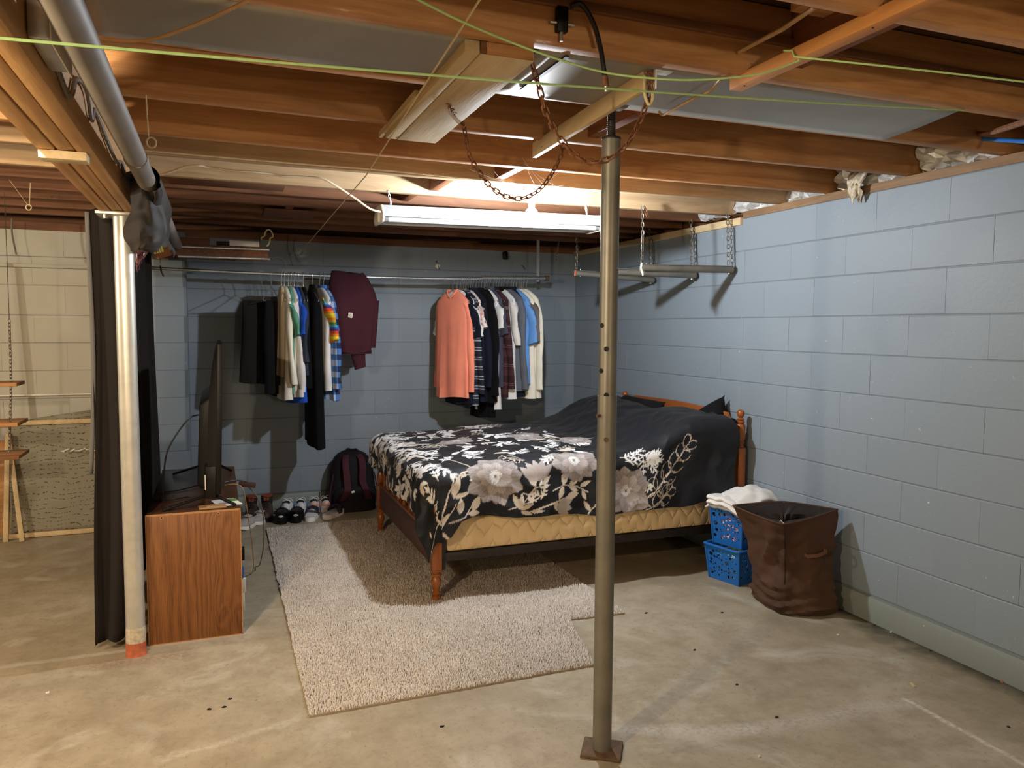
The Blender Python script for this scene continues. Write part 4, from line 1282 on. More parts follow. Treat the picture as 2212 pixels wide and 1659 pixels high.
# television standing on the cabinet, screen to the right
t = thing('television', (0.0, 3.83, CZ), 'black flat television on splayed feet seen edge-on', 'television')
TY0, TY1, TZ0, TZ1 = 3.822, 4.915, 0.665, 1.376


def tvx(z): return -0.012 + 0.030 * (z - TZ0)


mb = MB()
mb.loops([[(tvx(z) + dx, yy, z) for dx, yy in ((0.0, TY0), (0.022, TY0), (0.022, TY1), (0.0, TY1))] for z in (TZ0, TZ1)])
mb.build('bezel', M['black'], t, bevel=0.002)
mb = MB(); mb.loops([[(tvx(z) + dx, yy, z) for dx, yy in ((0.0222, TY0 + 0.01), (0.0232, TY0 + 0.01), (0.0232, TY1 - 0.01), (0.0222, TY1 - 0.01))] for z in (TZ0 + 0.02, TZ1 - 0.01)])
mb.build('screen', M['black_gloss'], t)
rings = []
for z, dp, iny in ((TZ1 - 0.016, 0.002, 0.012), (TZ1 - 0.05, 0.012, 0.012), (TZ1 - 0.14, 0.026, 0.014), (TZ1 - 0.26, 0.036, 0.018), (0.90, 0.040, 0.02), (TZ0 + 0.02, 0.038, 0.02)):
    rings.append([(tvx(z) - dp, TY0 + iny + 0.02, z), (tvx(z) - dp * 0.35, TY0 + iny, z), (tvx(z) + 0.001, TY0 + iny * 0.6, z), (tvx(z) + 0.001, TY1 - iny * 0.6, z), (tvx(z) - dp * 0.35, TY1 - iny, z), (tvx(z) - dp, TY1 - iny - 0.02, z)])
MB().loops(rings).build('back_shell', M['grey_plastic'], t)
mb = MB()
mb.loops([[(tvx(z) - 0.030, yy, z) for yy in (TY0 + 0.12, TY1 - 0.12)] + [(tvx(z) - d, yy, z) for yy, d in ((TY1 - 0.13, dp), (TY0 + 0.13, dp))] for z, dp in ((0.675, 0.070), (0.70, 0.085), (1.08, 0.078), (1.115, 0.040))])
mb.build('rear_housing', M['black'], t, bevel=0.004)
mb = MB(); mb.loops([[(tvx(z) - 0.0, TY0 + 0.004, z), (tvx(z) - 0.052, TY0 + 0.02, z), (tvx(z) - 0.052, TY0 + 0.12, z), (tvx(z) - 0.0, TY0 + 0.12, z)] for z in (0.645, 0.80)])
mb.build('foot_block', M['black'], t, bevel=0.006)
MB().box(-0.06, -0.056, TY0 + 0.010, TY0 + 0.014, 0.69, 0.76).build('white_sticker', M['white_plastic'], t)
for yy in (3.875, 4.80):
    for sx, e in ((-1, -0.245), (1, 0.075)):
        mb = MB()
        a = Vector((-0.03, yy, 0.662)); b = Vector((e, yy - 0.045, CZ + 0.006))
        mb.beam(a, b, 0.016, 0.012)
        mb.build('foot', M['black'], t, bevel=0.002)
cable('tv_power_cord', [(-0.085, 3.98, 1.03), (-0.12, 3.96, 1.02), (-0.17, 3.97, 0.96), (-0.225, 3.98, 0.86), (-0.245, 3.99, 0.74), (-0.255, 4.02, 0.62), (-0.285, 4.06, 0.609), (-0.33, 4.1, 0.60), (-0.36, 4.15, 0.50)], 0.004, M['cable_black'], 'black power cord looping down from the television back')
for k, (pts, mm, lab) in enumerate((([(-0.30, 4.25, 0.607), (-0.2, 4.28, 0.607), (-0.12, 4.34, 0.612), (-0.08, 4.40, 0.608)], 'cable_black', 'black cord lying across the cabinet top behind the television'),
                                    ([(-0.28, 4.08, 0.607), (-0.2, 4.06, 0.61), (-0.14, 4.1, 0.607), (-0.07, 4.08, 0.607)], 'cable_black', 'dark cord bundled near the television foot'),
                                    ([(0.03, 4.42, 0.607), (0.08, 4.45, 0.609), (0.13, 4.46, 0.602), (0.165, 4.47, 0.585)], 'cable_black', 'black cord running over the cabinet edge to the power strip'),
                                    ([(0.03, 4.34, 0.607), (0.09, 4.33, 0.609), (0.125, 4.33, 0.57), (0.15, 4.42, 0.40), (0.17, 4.50, 0.25), (0.18, 4.6, 0.08), (0.18, 4.7, 0.006)], 'cable_tan', 'tan cord dropping from the cabinet edge to the floor'),
                                    ([(0.155, 4.47, 0.565), (0.20, 4.50, 0.50), (0.235, 4.55, 0.38), (0.24, 4.62, 0.2), (0.22, 4.7, 0.05), (0.2, 4.8, 0.006)], 'pipe_grey', 'grey cord curving down from the power strip to the floor'))):
    cable('loose_cord', pts, 0.0032, M[mm], lab)
t = thing('power_strip', (0.13, 4.46, 0.575), 'small brown power strip hanging off the cabinet edge', 'power strip')
MB().obox((0.15, 4.47, 0.578), (1, 0.1, -0.2), (0, 1, 0), (0.2, 0, 1), 0.045, 0.02, 0.012).build('strip_body', M['brown_cloth'], t, bevel=0.003)
t = thing('leaflet', (0.05, 3.95, CZ), 'glossy white and green leaflet lying on the cabinet by the television foot', 'leaflet')
MB().obox((0.035, 3.925, CZ + 0.002), (1, 0.25, 0), (-0.25, 1, 0), (0, 0, 1), 0.055, 0.075, 0.0012).build('page', M['white_plastic'], t)
MB().obox((0.062, 3.965, CZ + 0.0036), (1, 0.25, 0), (-0.25, 1, 0), (0, 0, 1), 0.022, 0.03, 0.0004).build('green_print', mplain('leaf_green', rgb(92, 128, 72), 0.4), t)
MB().obox((0.03, 3.90, CZ + 0.0036), (1, 0.25, 0), (-0.25, 1, 0), (0, 0, 1), 0.03, 0.02, 0.0004).build('violet_print', mplain('leaf_violet', rgb(150, 132, 158), 0.4), t)
o = MB().obox((-0.03, 3.85, CZ + 0.003), (1, 0.1, 0), (-0.1, 1, 0), (0, 0, 1), 0.06, 0.03, 0.003).build('flat_case', M['kraft']); tag(o, 'flat tan card under the television foot', 'card')


# ---------------------------------------------------------------- carpet remnant
RUG = [(0.300, 2.845), (1.50, 2.868), (1.622, 3.372), (1.925, 3.35), (1.905, 5.72), (0.312, 5.66)]


def inside(px, py, poly):
    c = np.zeros(px.shape, bool)
    n = len(poly)
    for i in range(n):
        x0, y0 = poly[i]; x1, y1 = poly[(i + 1) % n]
        k = ((y0 > py) != (y1 > py)) & (px < (x1 - x0) * (py - y0) / (y1 - y0 + 1e-12) + x0)
        c ^= k
    return c


def mrug():
    t = NT('carpet_pile')
    p = t.pos()
    big = t.noise(p, 3.0, 4)
    fl = t.noise(p, 170.0, 2, 0.6)
    col = t.ramp(fl, [(0.28, rgb(150, 134, 118)), (0.46, rgb(196, 184, 170)), (0.6, rgb(214, 204, 192)), (0.75, rgb(234, 228, 218))])
    k = t.ramp(big, [(0.35, (0.86, 0.86, 0.86)), (0.65, (1, 1, 1))])
    col = t.mix(1.0, col, k, 'MULTIPLY')
    return t.out(col, 0.95, 0.0, 0.1)


M['carpet_back'] = mplain('carpet_backing', rgb(150, 136, 118), 0.95)
t = thing('carpet_remnant', (0.3, 2.85, 0), 'beige shag carpet remnant with a notched edge lying under the bed foot', 'rug')
MB().prism(RUG, 'z', 0.0005, 0.008).build('backing', M['carpet_back'], t)
rg = np.random.RandomState(4)
sp = 0.0078
gx, gy = np.meshgrid(np.arange(0.27, 1.95, sp), np.arange(2.82, 5.75, sp))
gx = gx.ravel() + rg.uniform(-sp / 2, sp / 2, gx.size); gy = gy.ravel() + rg.uniform(-sp / 2, sp / 2, gy.size)
wob = np.array([0.008 * nz(a, b, 0, 9.0) for a, b in zip(gx, gy)])
k = inside(gx + wob, gy + wob, RUG)
gx, gy = gx[k], gy[k]
n = gx.size
h = rg.uniform(0.010, 0.018, n)
wl = rg.uniform(0.0035, 0.0055, n)
ang = rg.uniform(0, 2 * PI, n)
lean = rg.uniform(0.001, 0.007, n); la = rg.uniform(0, 2 * PI, n)
V = np.zeros((n, 5, 3), np.float32)
for j in range(3):
    a = ang + j * 2 * PI / 3
    V[:, j, 0] = gx + wl * np.cos(a); V[:, j, 1] = gy + wl * np.sin(a); V[:, j, 2] = 0.007
V[:, 3, 0] = gx + lean * np.cos(la) + 0.0018 * np.cos(ang); V[:, 3, 1] = gy + lean * np.sin(la) + 0.0018 * np.sin(ang); V[:, 3, 2] = 0.008 + h
V[:, 4, 0] = gx + lean * np.cos(la) - 0.0018 * np.cos(ang); V[:, 4, 1] = gy + lean * np.sin(la) - 0.0018 * np.sin(ang); V[:, 4, 2] = 0.0075 + h
base = (np.arange(n) * 5)[:, None]
tri = np.array([[0, 1, 3], [1, 2, 4], [2, 0, 3], [1, 4, 3], [2, 3, 4]])
Fc = (base[:, :, None] + tri[None]).reshape(-1, 3)
V = V.reshape(-1, 3) - np.array([0.3, 2.85, 0], np.float32)
me = bpy.data.meshes.new('pile')
me.vertices.add(len(V)); me.vertices.foreach_set('co', V.ravel())
me.loops.add(Fc.size); me.loops.foreach_set('vertex_index', Fc.ravel().astype(np.int32))
me.polygons.add(len(Fc)); me.polygons.foreach_set('loop_start', np.arange(0, Fc.size, 3, dtype=np.int32))
me.update(calc_edges=True)
me.materials.append(mrug())
o = bpy.data.objects.new('pile', me); COL.objects.link(o); o.parent = t; o['kind'] = 'stuff'

# ---------------------------------------------------------------- bed frame
BX0, BX1, BY0, BY1 = 1.070, 2.985, 3.862, 5.325
t = thing('bed_frame', (BX0, BY0, 0), 'maple bed frame with turned posts, spindled footboard and shaped headboard', 'bed frame')


def sq(c, z0, z1, h):
    return MB().box(c[0] - h, c[0] + h, c[1] - h, c[1] + h, z0, z1)


def foot_post(c, z_top):
    pr = [(0.0, 0.010), (0.022, 0.010), (0.026, 0.018), (0.024, 0.027), (0.015, 0.033), (0.021, 0.040), (0.025, 0.048), (0.016, 0.056), (0.019, 0.07), (0.028, 0.100), (0.027, 0.118), (0.019, 0.134), (0.016, 0.139),
          (0.028, 0.145), (0.028, 0.152), (0.017, 0.158), (0.017, 0.162), (0.028, 0.168), (0.028, 0.174), (0.0, 0.1745)]
    o = MB().lathe(pr, (c[0], c[1], 0), 20).build('post', M['maple'], t)
    sq(c, 0.174, 0.345, 0.0265).build('post_block', M['maple'], o, bevel=0.004)
    pr = [(0.0, 0.345), (0.024, 0.345), (0.026, 0.352), (0.020, 0.362), (0.026, 0.375), (0.027, 0.40), (0.021, 0.43), (0.0165, 0.445), (0.024, 0.455), (0.024, 0.463), (0.018, 0.47), (0.026, 0.48), (0.026, z_top - 0.03), (0.018, z_top), (0.0, z_top + 0.002)]
    MB().lathe(pr, (c[0], c[1], 0), 20).build('post_turning', M['maple'], o)


foot_post((BX0, BY0), 0.54); foot_post((BX0, BY1), 0.60)
MB().box(BX0 - 0.011, BX0 + 0.011, BY0 + 0.027, BY1 - 0.027, 0.185, 0.345).build('footboard_panel', M['dark_wood'], t, bevel=0.003)
MB().box(BX0 - 0.016, BX0 + 0.016, BY0 + 0.024, BY1 - 0.024, 0.345, 0.362).build('footboard_rail', M['maple_y'], t, bevel=0.003)
MB().box(BX0 - 0.016, BX0 + 0.016, BY0 + 0.024, BY1 - 0.024, 0.535, 0.575).build('footboard_rail', M['maple_y'], t, bevel=0.004)
spm = MB().lathe([(0.0, 0.0), (0.010, 0.0), (0.012, 0.012), (0.009, 0.022), (0.013, 0.055), (0.013, 0.085), (0.009, 0.125), (0.012, 0.14), (0.009, 0.15), (0.010, 0.173), (0.0, 0.174)], (0, 0, 0), 12).mesh('spindle', M['maple'])
for k in range(9):
    inst('spindle', spm, (BX0, BY0 + 0.147 * (k + 1), 0.3618), t)
HXP = 2.990
for yy, w in ((3.836, 0), (5.255, 1)):
    c = (HXP, yy)
    o = sq(c, 0.0, 0.735, 0.026).build('post', M['maple'], t, bevel=0.004)
    pr = [(0.0, 0.735), (0.020, 0.735), (0.025, 0.745), (0.019, 0.753), (0.026, 0.762), (0.026, 0.77), (0.020, 0.777), (0.0, 0.778)]
    MB().lathe(pr, (c[0], c[1], 0), 18).build('post_rings', M['maple'], o)
    MB().lathe([(0.0, 0.777), (0.022, 0.777), (0.031, 0.795), (0.031, 0.865), (0.024, 0.882), (0.0, 0.883)], (c[0], c[1], 0), 8).build('octagon_block', M['maple'], o, smooth=False)
    pr = [(0.0, 0.882), (0.019, 0.882), (0.025, 0.89), (0.025, 0.897), (0.017, 0.903), (0.023, 0.910), (0.017, 0.917), (0.012, 0.921), (0.020, 0.930), (0.0235, 0.945), (0.0215, 0.957), (0.012, 0.968), (0.0, 0.970)]
    MB().lathe(pr, (c[0], c[1], 0), 20).build('ball_finial', M['maple'], o)
hb = [(3.862, 0.45), (3.862, 0.855), (3.90, 0.862), (3.935, 0.90), (3.965, 0.938), (4.02, 0.945), (4.54, 0.962), (5.07, 0.952), (5.125, 0.945), (5.155, 0.905), (5.19, 0.868), (5.229, 0.858), (5.229, 0.45)]
MB().prism(hb, 'x', HXP - 0.011, HXP + 0.011).build('headboard', M['maple_y'], t, bevel=0.003)
for yy in (BY0 + 0.010, BY1 - 0.040):
    MB().box(BX0 + 0.03, HXP - 0.027, yy, yy + 0.028, 0.208, 0.254).build('side_rail', M['dark_metal'], t, bevel=0.002)
MB().box(BX0 + 0.027, BX0 + 0.055, BY0 + 0.004, BY0 + 0.034, 0.165, 0.335).build('rail_bracket', M['dark_metal'], t, bevel=0.002)
for k in range(5):
    x = BX0 + 0.28 + 0.35 * k
    MB().box(x, x + 0.07, BY0 + 0.039, BY1 - 0.041, 0.232, 0.2525).build('bed_slat', M['pale_y'], t)


def cushion(x0, x1, y0, y1, z0, z1, r=0.03, nx=40, ny=30):
    """box with soft edges and a slight belly"""
    mb = MB().box(x0, x1, y0, y1, z0, z1)
    return mb


o = MB().box(BX0 + 0.062, HXP - 0.032, BY0 + 0.018, BY1 - 0.018, 0.2545, 0.442).build('box_spring', M['boxspring'], None, bevel=0.022)
tag(o, 'tan quilted box spring in the bed frame showing below the comforter', 'box spring')
o = MB().box(BX0 + 0.062, HXP - 0.032, BY0 + 0.03, BY1 - 0.02, 0.443, 0.655).build('mattress', M['boxspring'], None, bevel=0.04)
tag(o, 'mattress hidden under the floral comforter', 'mattress')


# ---------------------------------------------------------------- pillows
def pillow(c, sx, sy, sz, rot, label, mat):
    rows = []
    n = 26
    for side in (1, -1):
        R = []
        for i in range(n + 1):
            row = []
            for j in range(n + 1):
                a = 2 * i / n - 1; b = 2 * j / n - 1
                pin = 1 - 0.10 * (1 - abs(a) ** 3) * abs(b) ** 6
                pin2 = 1 - 0.10 * (1 - abs(b) ** 3) * abs(a) ** 6
                th = max(0.0, (1 - a ** 4) * (1 - b ** 4)) ** 0.5
                row.append((a * sx * pin2, b * sy * pin, side * sz * th + 0.012 * nz(a * 2.2, b * 2.2, side)))
            R.append(row)
        rows.append(R)
    mb = MB()
    mt = Matrix.Translation(Vector(c)) @ (rot.to_matrix() if hasattr(rot, 'to_matrix') else rot).to_4x4()
    for R in rows: mb.grid([[mt @ Vector(p) for p in row] for row in R])
    o = mb.build('pillow', mat, None, loc=c)
    # vertices were in world space: keep them there
    o.location = (0, 0, 0)
    tag(o, label, 'pillow', 'pillows at the headboard')
    return o


from mathutils import Euler
for c, e, lab in (((2.90, 4.18, 0.735), Matrix.Rotation(-1.22, 3, 'Y') @ Matrix.Rotation(0.55, 3, 'Z'), 'black pillow standing against the headboard with its corner up, near side of the bed'),
                  ((2.80, 4.86, 0.80), Euler((0, -0.85, -0.05)), 'black pillow under the comforter on the far side of the headboard'),
                  ((2.865, 4.105, 0.70), Matrix.Rotation(-1.15, 3, 'Y') @ Matrix.Rotation(0.10, 3, 'Z'), 'black pillow lying flat below the other one, its corner poking past the bedpost')):
    mb_o = pillow((0, 0, 0), 0.20, 0.30, 0.07, e, lab, M['pillow_black'])
    mb_o.location = c

# ---------------------------------------------------------------- comforter with its printed flowers
CA0, CA1, CB0, CB1 = -0.46, 1.84, -0.46, 1.58
FX, NY = 1.078, 3.900


def ctop(x, y):
    """height of the made bed under the comforter"""
    h = 0.712 + 0.030 * (x - FX)
    s = min(1, max(0, (x - 2.22) / 0.52)); s = s * s * (3 - 2 * s)
    yy = 1.0 - 0.16 * math.exp(-((y - 4.58) / 0.10) ** 2)
    h += 0.165 * s * yy
    h += 0.020 * math.exp(-((x - 1.75) / 0.4) ** 2 - ((y - 4.6) / 0.5) ** 2)
    return h


nu, nv = 470, 400
P = np.zeros((nu + 1, nv + 1, 3), np.float32); UVC = np.zeros((nu + 1, nv + 1, 2), np.float32)
rn = random.Random(9)
for i in range(nu + 1):
    u = i / nu
    for j in range(nv + 1):
        v = j / nv
        bt = CB0 + (CB1 - CB0) * v
        amin = -(0.235 + 0.095 * (1 - v) ** 1.6 + 0.012 * math.sin(v * 17))
        at_ = amin + (1.825 - amin) * u
        ax = max(0.0, min(1.8, at_))
        zh = float(np.interp(ax, [0.0, 0.05, 0.11, 0.22, 0.9, 1.45, 1.65, 1.8], [0.335, 0.36, 0.435, 0.455, 0.405, 0.405, 0.43, 0.49])) + 0.006 * math.sin(ax * 11)
        bmin = -(ctop(FX + ax, NY) - zh + 0.0485)
        b = bmin + (1.555 - bmin) * v
        a = at_
        UVC[i, j] = (a, b)
        da, db = max(0.0, -a), max(0.0, -b) if b < 0 else 0.0
        df = max(0.0, b - 1.40)
        x0, y0 = FX + max(a, 0.0), NY + min(max(b, 0.0), 1.40)
        top = ctop(x0, y0)
        if df > 0:
            d = df; R = 0.08; ox, oy = 0.0, 1.0
        else:
            d = math.hypot(da, db); R = 0.085
            ox, oy = (-da / d, -db / d) if d > 1e-9 else (0.0, 0.0)
        if d > 0:
            if d < R * PI / 2:
                out, drop = R * math.sin(d / R), R * (1 - math.cos(d / R))
            else:
                e = d - R * PI / 2
                out, drop = R + 0.10 * e, R + 0.985 * e
            along = a if abs(oy) > abs(ox) else b
            f = min(1.0, max(0.0, (d - 0.06) / 0.25))
            fold = 0.014 * f * math.sin(along * 15 + 1.3 * math.sin(along * 6.0)) + 0.010 * f * nz(along * 9, d * 6, 4)
            if da > 0 and db > 0:
                th = math.atan2(db, da); fold += 0.030 * f * math.sin(th * 4.0 + 0.4)
            out += fold
            x, y, z = x0 + ox * out, y0 + oy * out, top - drop
        else:
            x, y, z = x0, y0, top
        soft = 1.0 / (1 + d * 12)
        hs = min(1, max(0, (x0 - 1.9) / 0.4))
        z += soft * (0.012 * nz(x0 * 3.1, y0 * 3.1, 1.0) + 0.007 * nz(x0 * 8 + y0 * 3, y0 * 8, 2.0)) + (0.6 + 0.4 * hs) * 0.0075 * (1 - abs(nz(x0 * 7 - y0 * 2.0, y0 * 9 + d * 5, 7.0)) * 2.2) * soft
        dd = 0.008 * (1 - 2.4 * abs(nz(a * 9 + b * 4, b * 8 - a * 3, 5.5)))
        if d > 0.05: x += ox * dd; y += oy * dd
        # the covers bulge over the pillow end and tuck in at the head
        hd = min(1.0, max(0.0, (a - 1.60) / 0.2))
        if d > 0 and oy < -0.9: y -= 0.030 * hd * math.sin(min(1, d / 0.30) * PI); z += 0.0
        x += 0.035 * hd * math.sin(min(1.0, d / 0.35) * PI * 0.9)
        P[i, j] = (x, y, z)
PV = P.reshape(-1, 3).astype(np.float64) - np.array([0, 0, CAM_H])
PC = PV @ RC.T
PPX = CXP + FPX * PC[:, 0] / PC[:, 2]; PPY = CYP + FPX * PC[:, 1] / PC[:, 2]
UVF = UVC.reshape(-1, 2)


def pb(px, py):
    """flat comforter coordinates of the nearest point of the made bed seen at a pixel"""
    d2 = (PPX - px) ** 2 + (PPY - py) ** 2
    k_ = np.where(d2 < 30.0)[0]
    if len(k_) == 0: k_ = np.array([int(np.argmin(d2))])
    b_ = k_[np.argmin(PC[k_, 2])]
    return float(UVF[b_, 0]), float(UVF[b_, 1])


RES = 0.0022
NA, NB = int((CA1 - CA0) / RES), int((CB1 - CB0) / RES)
AA, BB = np.meshgrid(CA0 + RES * (np.arange(NA) + 0.5), CB0 + RES * (np.arange(NB) + 0.5), indexing='ij')
PRINT = np.zeros((NA, NB, 3), np.float32)
PRINT[:] = np.array(rgb(20, 22, 28)[:3])
C_WHITE = np.array(rgb(226, 224, 220)[:3]); C_CREAM = np.array(rgb(206, 194, 178)[:3]); C_GREY = np.array(rgb(172, 162, 158)[:3]); C_DARKG = np.array(rgb(122, 114, 114)[:3])


def window(cx, cy, R):
    i0, i1 = max(0, int((cx - R - CA0) / RES)), min(NA, int((cx + R - CA0) / RES) + 1)
    j0, j1 = max(0, int((cy - R - CB0) / RES)), min(NB, int((cy + R - CB0) / RES) + 1)
    if i1 <= i0 or j1 <= j0: return None
    return slice(i0, i1), slice(j0, j1)


def leaf(cx, cy, a, L, W, col, outline=0.0, shade=0.0):
    w = window(cx, cy, L * 1.05)
    if w is None: return
    dx, dy = AA[w] - cx, BB[w] - cy
    u = (dx * math.cos(a) + dy * math.sin(a)) / L
    v = (-dx * math.sin(a) + dy * math.cos(a)) / W
    uu = np.clip(u, 0, 1)
    prof = np.sqrt(np.clip(1 - (2 * uu - 1) ** 2, 0, 1)) if outline else np.sin(PI * uu ** 0.85)
    m = (u > 0) & (u < 1) & (np.abs(v) < prof)
    if outline:
        m &= np.abs(v) > prof - outline / W
    c = col
    if shade:
        PRINT[w][m] = col * (1 - shade * np.clip(v[m] * 0.5 + 0.5, 0, 1))[:, None]
    else:
        PRINT[w][m] = c


def stem(pts, wd, col):
    for (x0, y0), (x1, y1) in zip(pts, pts[1:]):
        cx, cy = (x0 + x1) / 2, (y0 + y1) / 2
        L = math.hypot(x1 - x0, y1 - y0)
        w = window(cx, cy, L / 2 + wd)
        if w is None: continue
        t_ = np.clip(((AA[w] - x0) * (x1 - x0) + (BB[w] - y0) * (y1 - y0)) / (L * L + 1e-9), 0, 1)
        d = np.hypot(AA[w] - x0 - t_ * (x1 - x0), BB[w] - y0 - t_ * (y1 - y0))
        PRINT[w][d < wd / 2] = col


def flower(cx, cy, R, n, rot, sq=1.0, seed=0):
    rr_ = random.Random(int(R * 1e5) + n)
    for layer, (ro, k, tone) in enumerate(((0.0, 1.0, 0.92), (PI / n, 0.86, 0.74), (0.15, 0.62, 1.05))):
        for q in range(n):
            a = rot + ro + 2 * PI * q / n + rr_.uniform(-0.12, 0.12)
            L = R * k * rr_.uniform(0.86, 1.08)
            W = L * rr_.uniform(0.25, 0.33)
            w = window(cx, cy, L * 1.05)
            if w is None: continue
            dx, dy = AA[w] - cx, BB[w] - cy
            u = (dx * math.cos(a) + dy * math.sin(a)) / L
            v = (-dx * math.sin(a) + dy * math.cos(a)) / W
            uu = np.clip(u, 0, 1)
            prof = np.sin(PI * uu ** 1.35) ** 0.8
            m = (u > 0) & (u < 1) & (np.abs(v) < prof)
            vein = 0.90 + 0.10 * np.sin(v * 14 + uu * 3)
            sh = tone * (0.70 + 0.40 * uu) * vein * np.where(np.abs(v) > prof - 0.12, 0.78, 1.0) * (1 - 0.12 * v)
            PRINT[w][m] = C_GREY[None] * np.clip(sh[m], 0.2, 1.3)[:, None]
    w = window(cx, cy, R * 0.3)
    if w is None: return
    dx, dy = AA[w] - cx, BB[w] - cy
    rr = np.hypot(dx, dy)
    PRINT[w][rr < R * 0.17] = C_WHITE * 0.72
    PRINT[w][(rr < R * 0.22) & (np.sin(dx * 700) * np.sin(dy * 700) > 0.1)] = C_WHITE
    PRINT[w][rr < R * 0.05] = C_DARKG


def sprig(x, y, a, n, L, r, col=None, curve=0.3, leafw=0.30):
    col = C_WHITE if col is None else col
    pts = [(x, y)]
    for k in range(n):
        a += r.uniform(-curve, curve)
        x += L * 0.55 * math.cos(a); y += L * 0.55 * math.sin(a)
        pts.append((x, y))
        s = 1 - 0.4 * k / n
        for sd in (-1, 1):
            leaf(x, y, a + sd * r.uniform(0.5, 0.95), L * s * r.uniform(0.7, 1.1), L * leafw * s * 0.5, col)
    leaf(x, y, a, L * 0.8, L * leafw * 0.4, col)
    stem(pts, 0.006, col)


def vine(x, y, a, n, L, r, turn=0.12):
    """twig of outlined round leaves"""
    pts = [(x, y)]
    for k in range(n):
        a += turn
        x += L * 0.62 * math.cos(a); y += L * 0.62 * math.sin(a)
        pts.append((x, y))
        s = 1 - 0.45 * k / n
        for sd in (-1, 1):
            leaf(x, y, a + sd * 0.85, L * 1.05 * s, L * 0.42 * s, C_CREAM, outline=0.0055)
    stem(pts, 0.006, C_CREAM)


r = random.Random(21)
# dense leaves over the top and the foot
for k in range(150):
    a = r.uniform(-0.40, 1.02); b = r.uniform(0.02, 1.52)
    if a > 0.72 + 0.35 * (1 - b / 1.5) and r.random() < 0.8: continue
    typ = r.random()
    ang = r.uniform(0, 2 * PI)
    if typ < 0.45: sprig(a, b, ang, r.randint(2, 4), r.uniform(0.055, 0.085), r, C_WHITE)
    elif typ < 0.86:
        L = r.uniform(0.06, 0.115)
        for q in range(r.randint(2, 3)):
            leaf(a + r.uniform(-0.03, 0.03), b + r.uniform(-0.03, 0.03), ang + q * 1.5, L, L * r.uniform(0.15, 0.24), C_WHITE if r.random() < 0.8 else C_CREAM)
    else: vine(a, b, ang, 4, 0.06, r)
for k in range(44):                                    # foot fall and near fall
    a = r.uniform(-0.45, -0.02); b = r.uniform(-0.25, 1.5)
    ang = r.uniform(0.6, 2.4) if r.random() < 0.6 else r.uniform(0, 6)
    if r.random() < 0.5: sprig(a, b, ang, 3, r.uniform(0.05, 0.075), r)
    else:
        L = r.uniform(0.06, 0.10)
        leaf(a, b, ang, L, L * 0.2, C_CREAM if r.random() < 0.3 else C_WHITE); leaf(a, b, ang + 1.1, L * 0.8, L * 0.16, C_WHITE)
for k in range(5): vine(-0.35 + 0.03 * k, 1.2 - 0.28 * k, 2.6, 4, 0.055, r)


def PX_(pts): return [pb(*p) for p in pts]


# sprays traced along the near fall
for pts, wd in (([(935, 1190), (955, 1120), (975, 1060), (1000, 1020), (1040, 1000)], 0.008), ([(955, 1140), (990, 1090)], 0.006), ([(975, 1130), (1010, 1115), (1030, 1085)], 0.007),
                ([(1100, 1105), (1130, 1095), (1150, 1065), (1163, 1050)], 0.007), ([(1150, 1108), (1190, 1088), (1225, 1078), (1240, 1070)], 0.010), ([(1200, 1060), (1222, 1045), (1250, 1050), (1275, 1060)], 0.006),
                ([(1040, 1040), (1010, 1000), (960, 985)], 0.007), ([(1135, 1092), (1160, 1080), (1180, 1062)], 0.006), ([(1270, 1105), (1290, 1085), (1330, 1078)], 0.007)):
    stem(PX_(pts), wd, C_CREAM)
for (px, py, dx, dy, L, f) in ((985, 1075, 8, -45, 0.15, 0.30), (985, 1075, 45, -18, 0.12, 0.25), (985, 1075, -10, -55, 0.10, 0.2), (1000, 1110, 0, -28, 0.10, 0.5), (1025, 1100, 18, -35, 0.10, 0.55), (1040, 1108, -30, 2, 0.08, 0.5),
                               (1130, 1100, -22, -35, 0.11, 0.35), (1130, 1100, 4, -40, 0.11, 0.35), (1130, 1100, 30, -10, 0.10, 0.3), (1130, 1104, 35, 8, 0.09, 0.3), (1222, 1045, 5, -32, 0.11, 0.42), (1222, 1047, -8, 25, 0.09, 0.42), (1235, 1050, 25, -25, 0.10, 0.42),
                               (1235, 1050, 22, 16, 0.08, 0.42), (1258, 1052, 24, -10, 0.09, 0.36), (1262, 1056, 10, 24, 0.08, 0.36), (1150, 1108, 40, -6, 0.10, 0.25), (1200, 1085, 20, 20, 0.10, 0.45), (1230, 1075, 24, -8, 0.10, 0.5), (1275, 1100, -12, -28, 0.09, 0.3),
                               (1290, 1085, 30, -12, 0.09, 0.25), (1163, 1052, -12, -22, 0.09, 0.5), (1175, 1048, 18, -22, 0.08, 0.4), (955, 1130, 28, -30, 0.09, 0.3), (955, 1130, -26, -12, 0.08, 0.3), (950, 1150, 22, 10, 0.07, 0.3), (938, 1165, -12, -25, 0.07, 0.35)):
    a0 = pb(px, py); a1 = pb(px + dx, py + dy)
    leaf(a0[0], a0[1], math.atan2(a1[1] - a0[1], a1[0] - a0[0]), L * 0.85, L * f * 0.42, C_CREAM * 1.08, shade=0.15)
for k in range(12):
    px, py = r.uniform(925, 1275), r.uniform(985, 1110)
    a, b = pb(px, py)
    sprig(a, b, r.uniform(0, 6.28), 2, r.uniform(0.035, 0.05), r, C_WHITE if r.random() < 0.6 else C_CREAM)
for k in range(9):
    px, py = r.uniform(1325, 1408), r.uniform(968, 1000)
    a, b = pb(px, py)
    sprig(a, b, r.uniform(-1.8, 0.2), 3, 0.05, r, C_WHITE, leafw=0.22)
sprig(*pb(1395, 1035), -1.2, 2, 0.05, r); sprig(*pb(1395, 1010), 0.6, 3, 0.055, r, leafw=0.22)
p = pb(1380, 1085); vine(p[0], p[1], 0.22, 6, 0.105, r, 0.07)
p = pb(1395, 1108); vine(p[0], p[1], 0.0, 3, 0.085, r, 0.1)
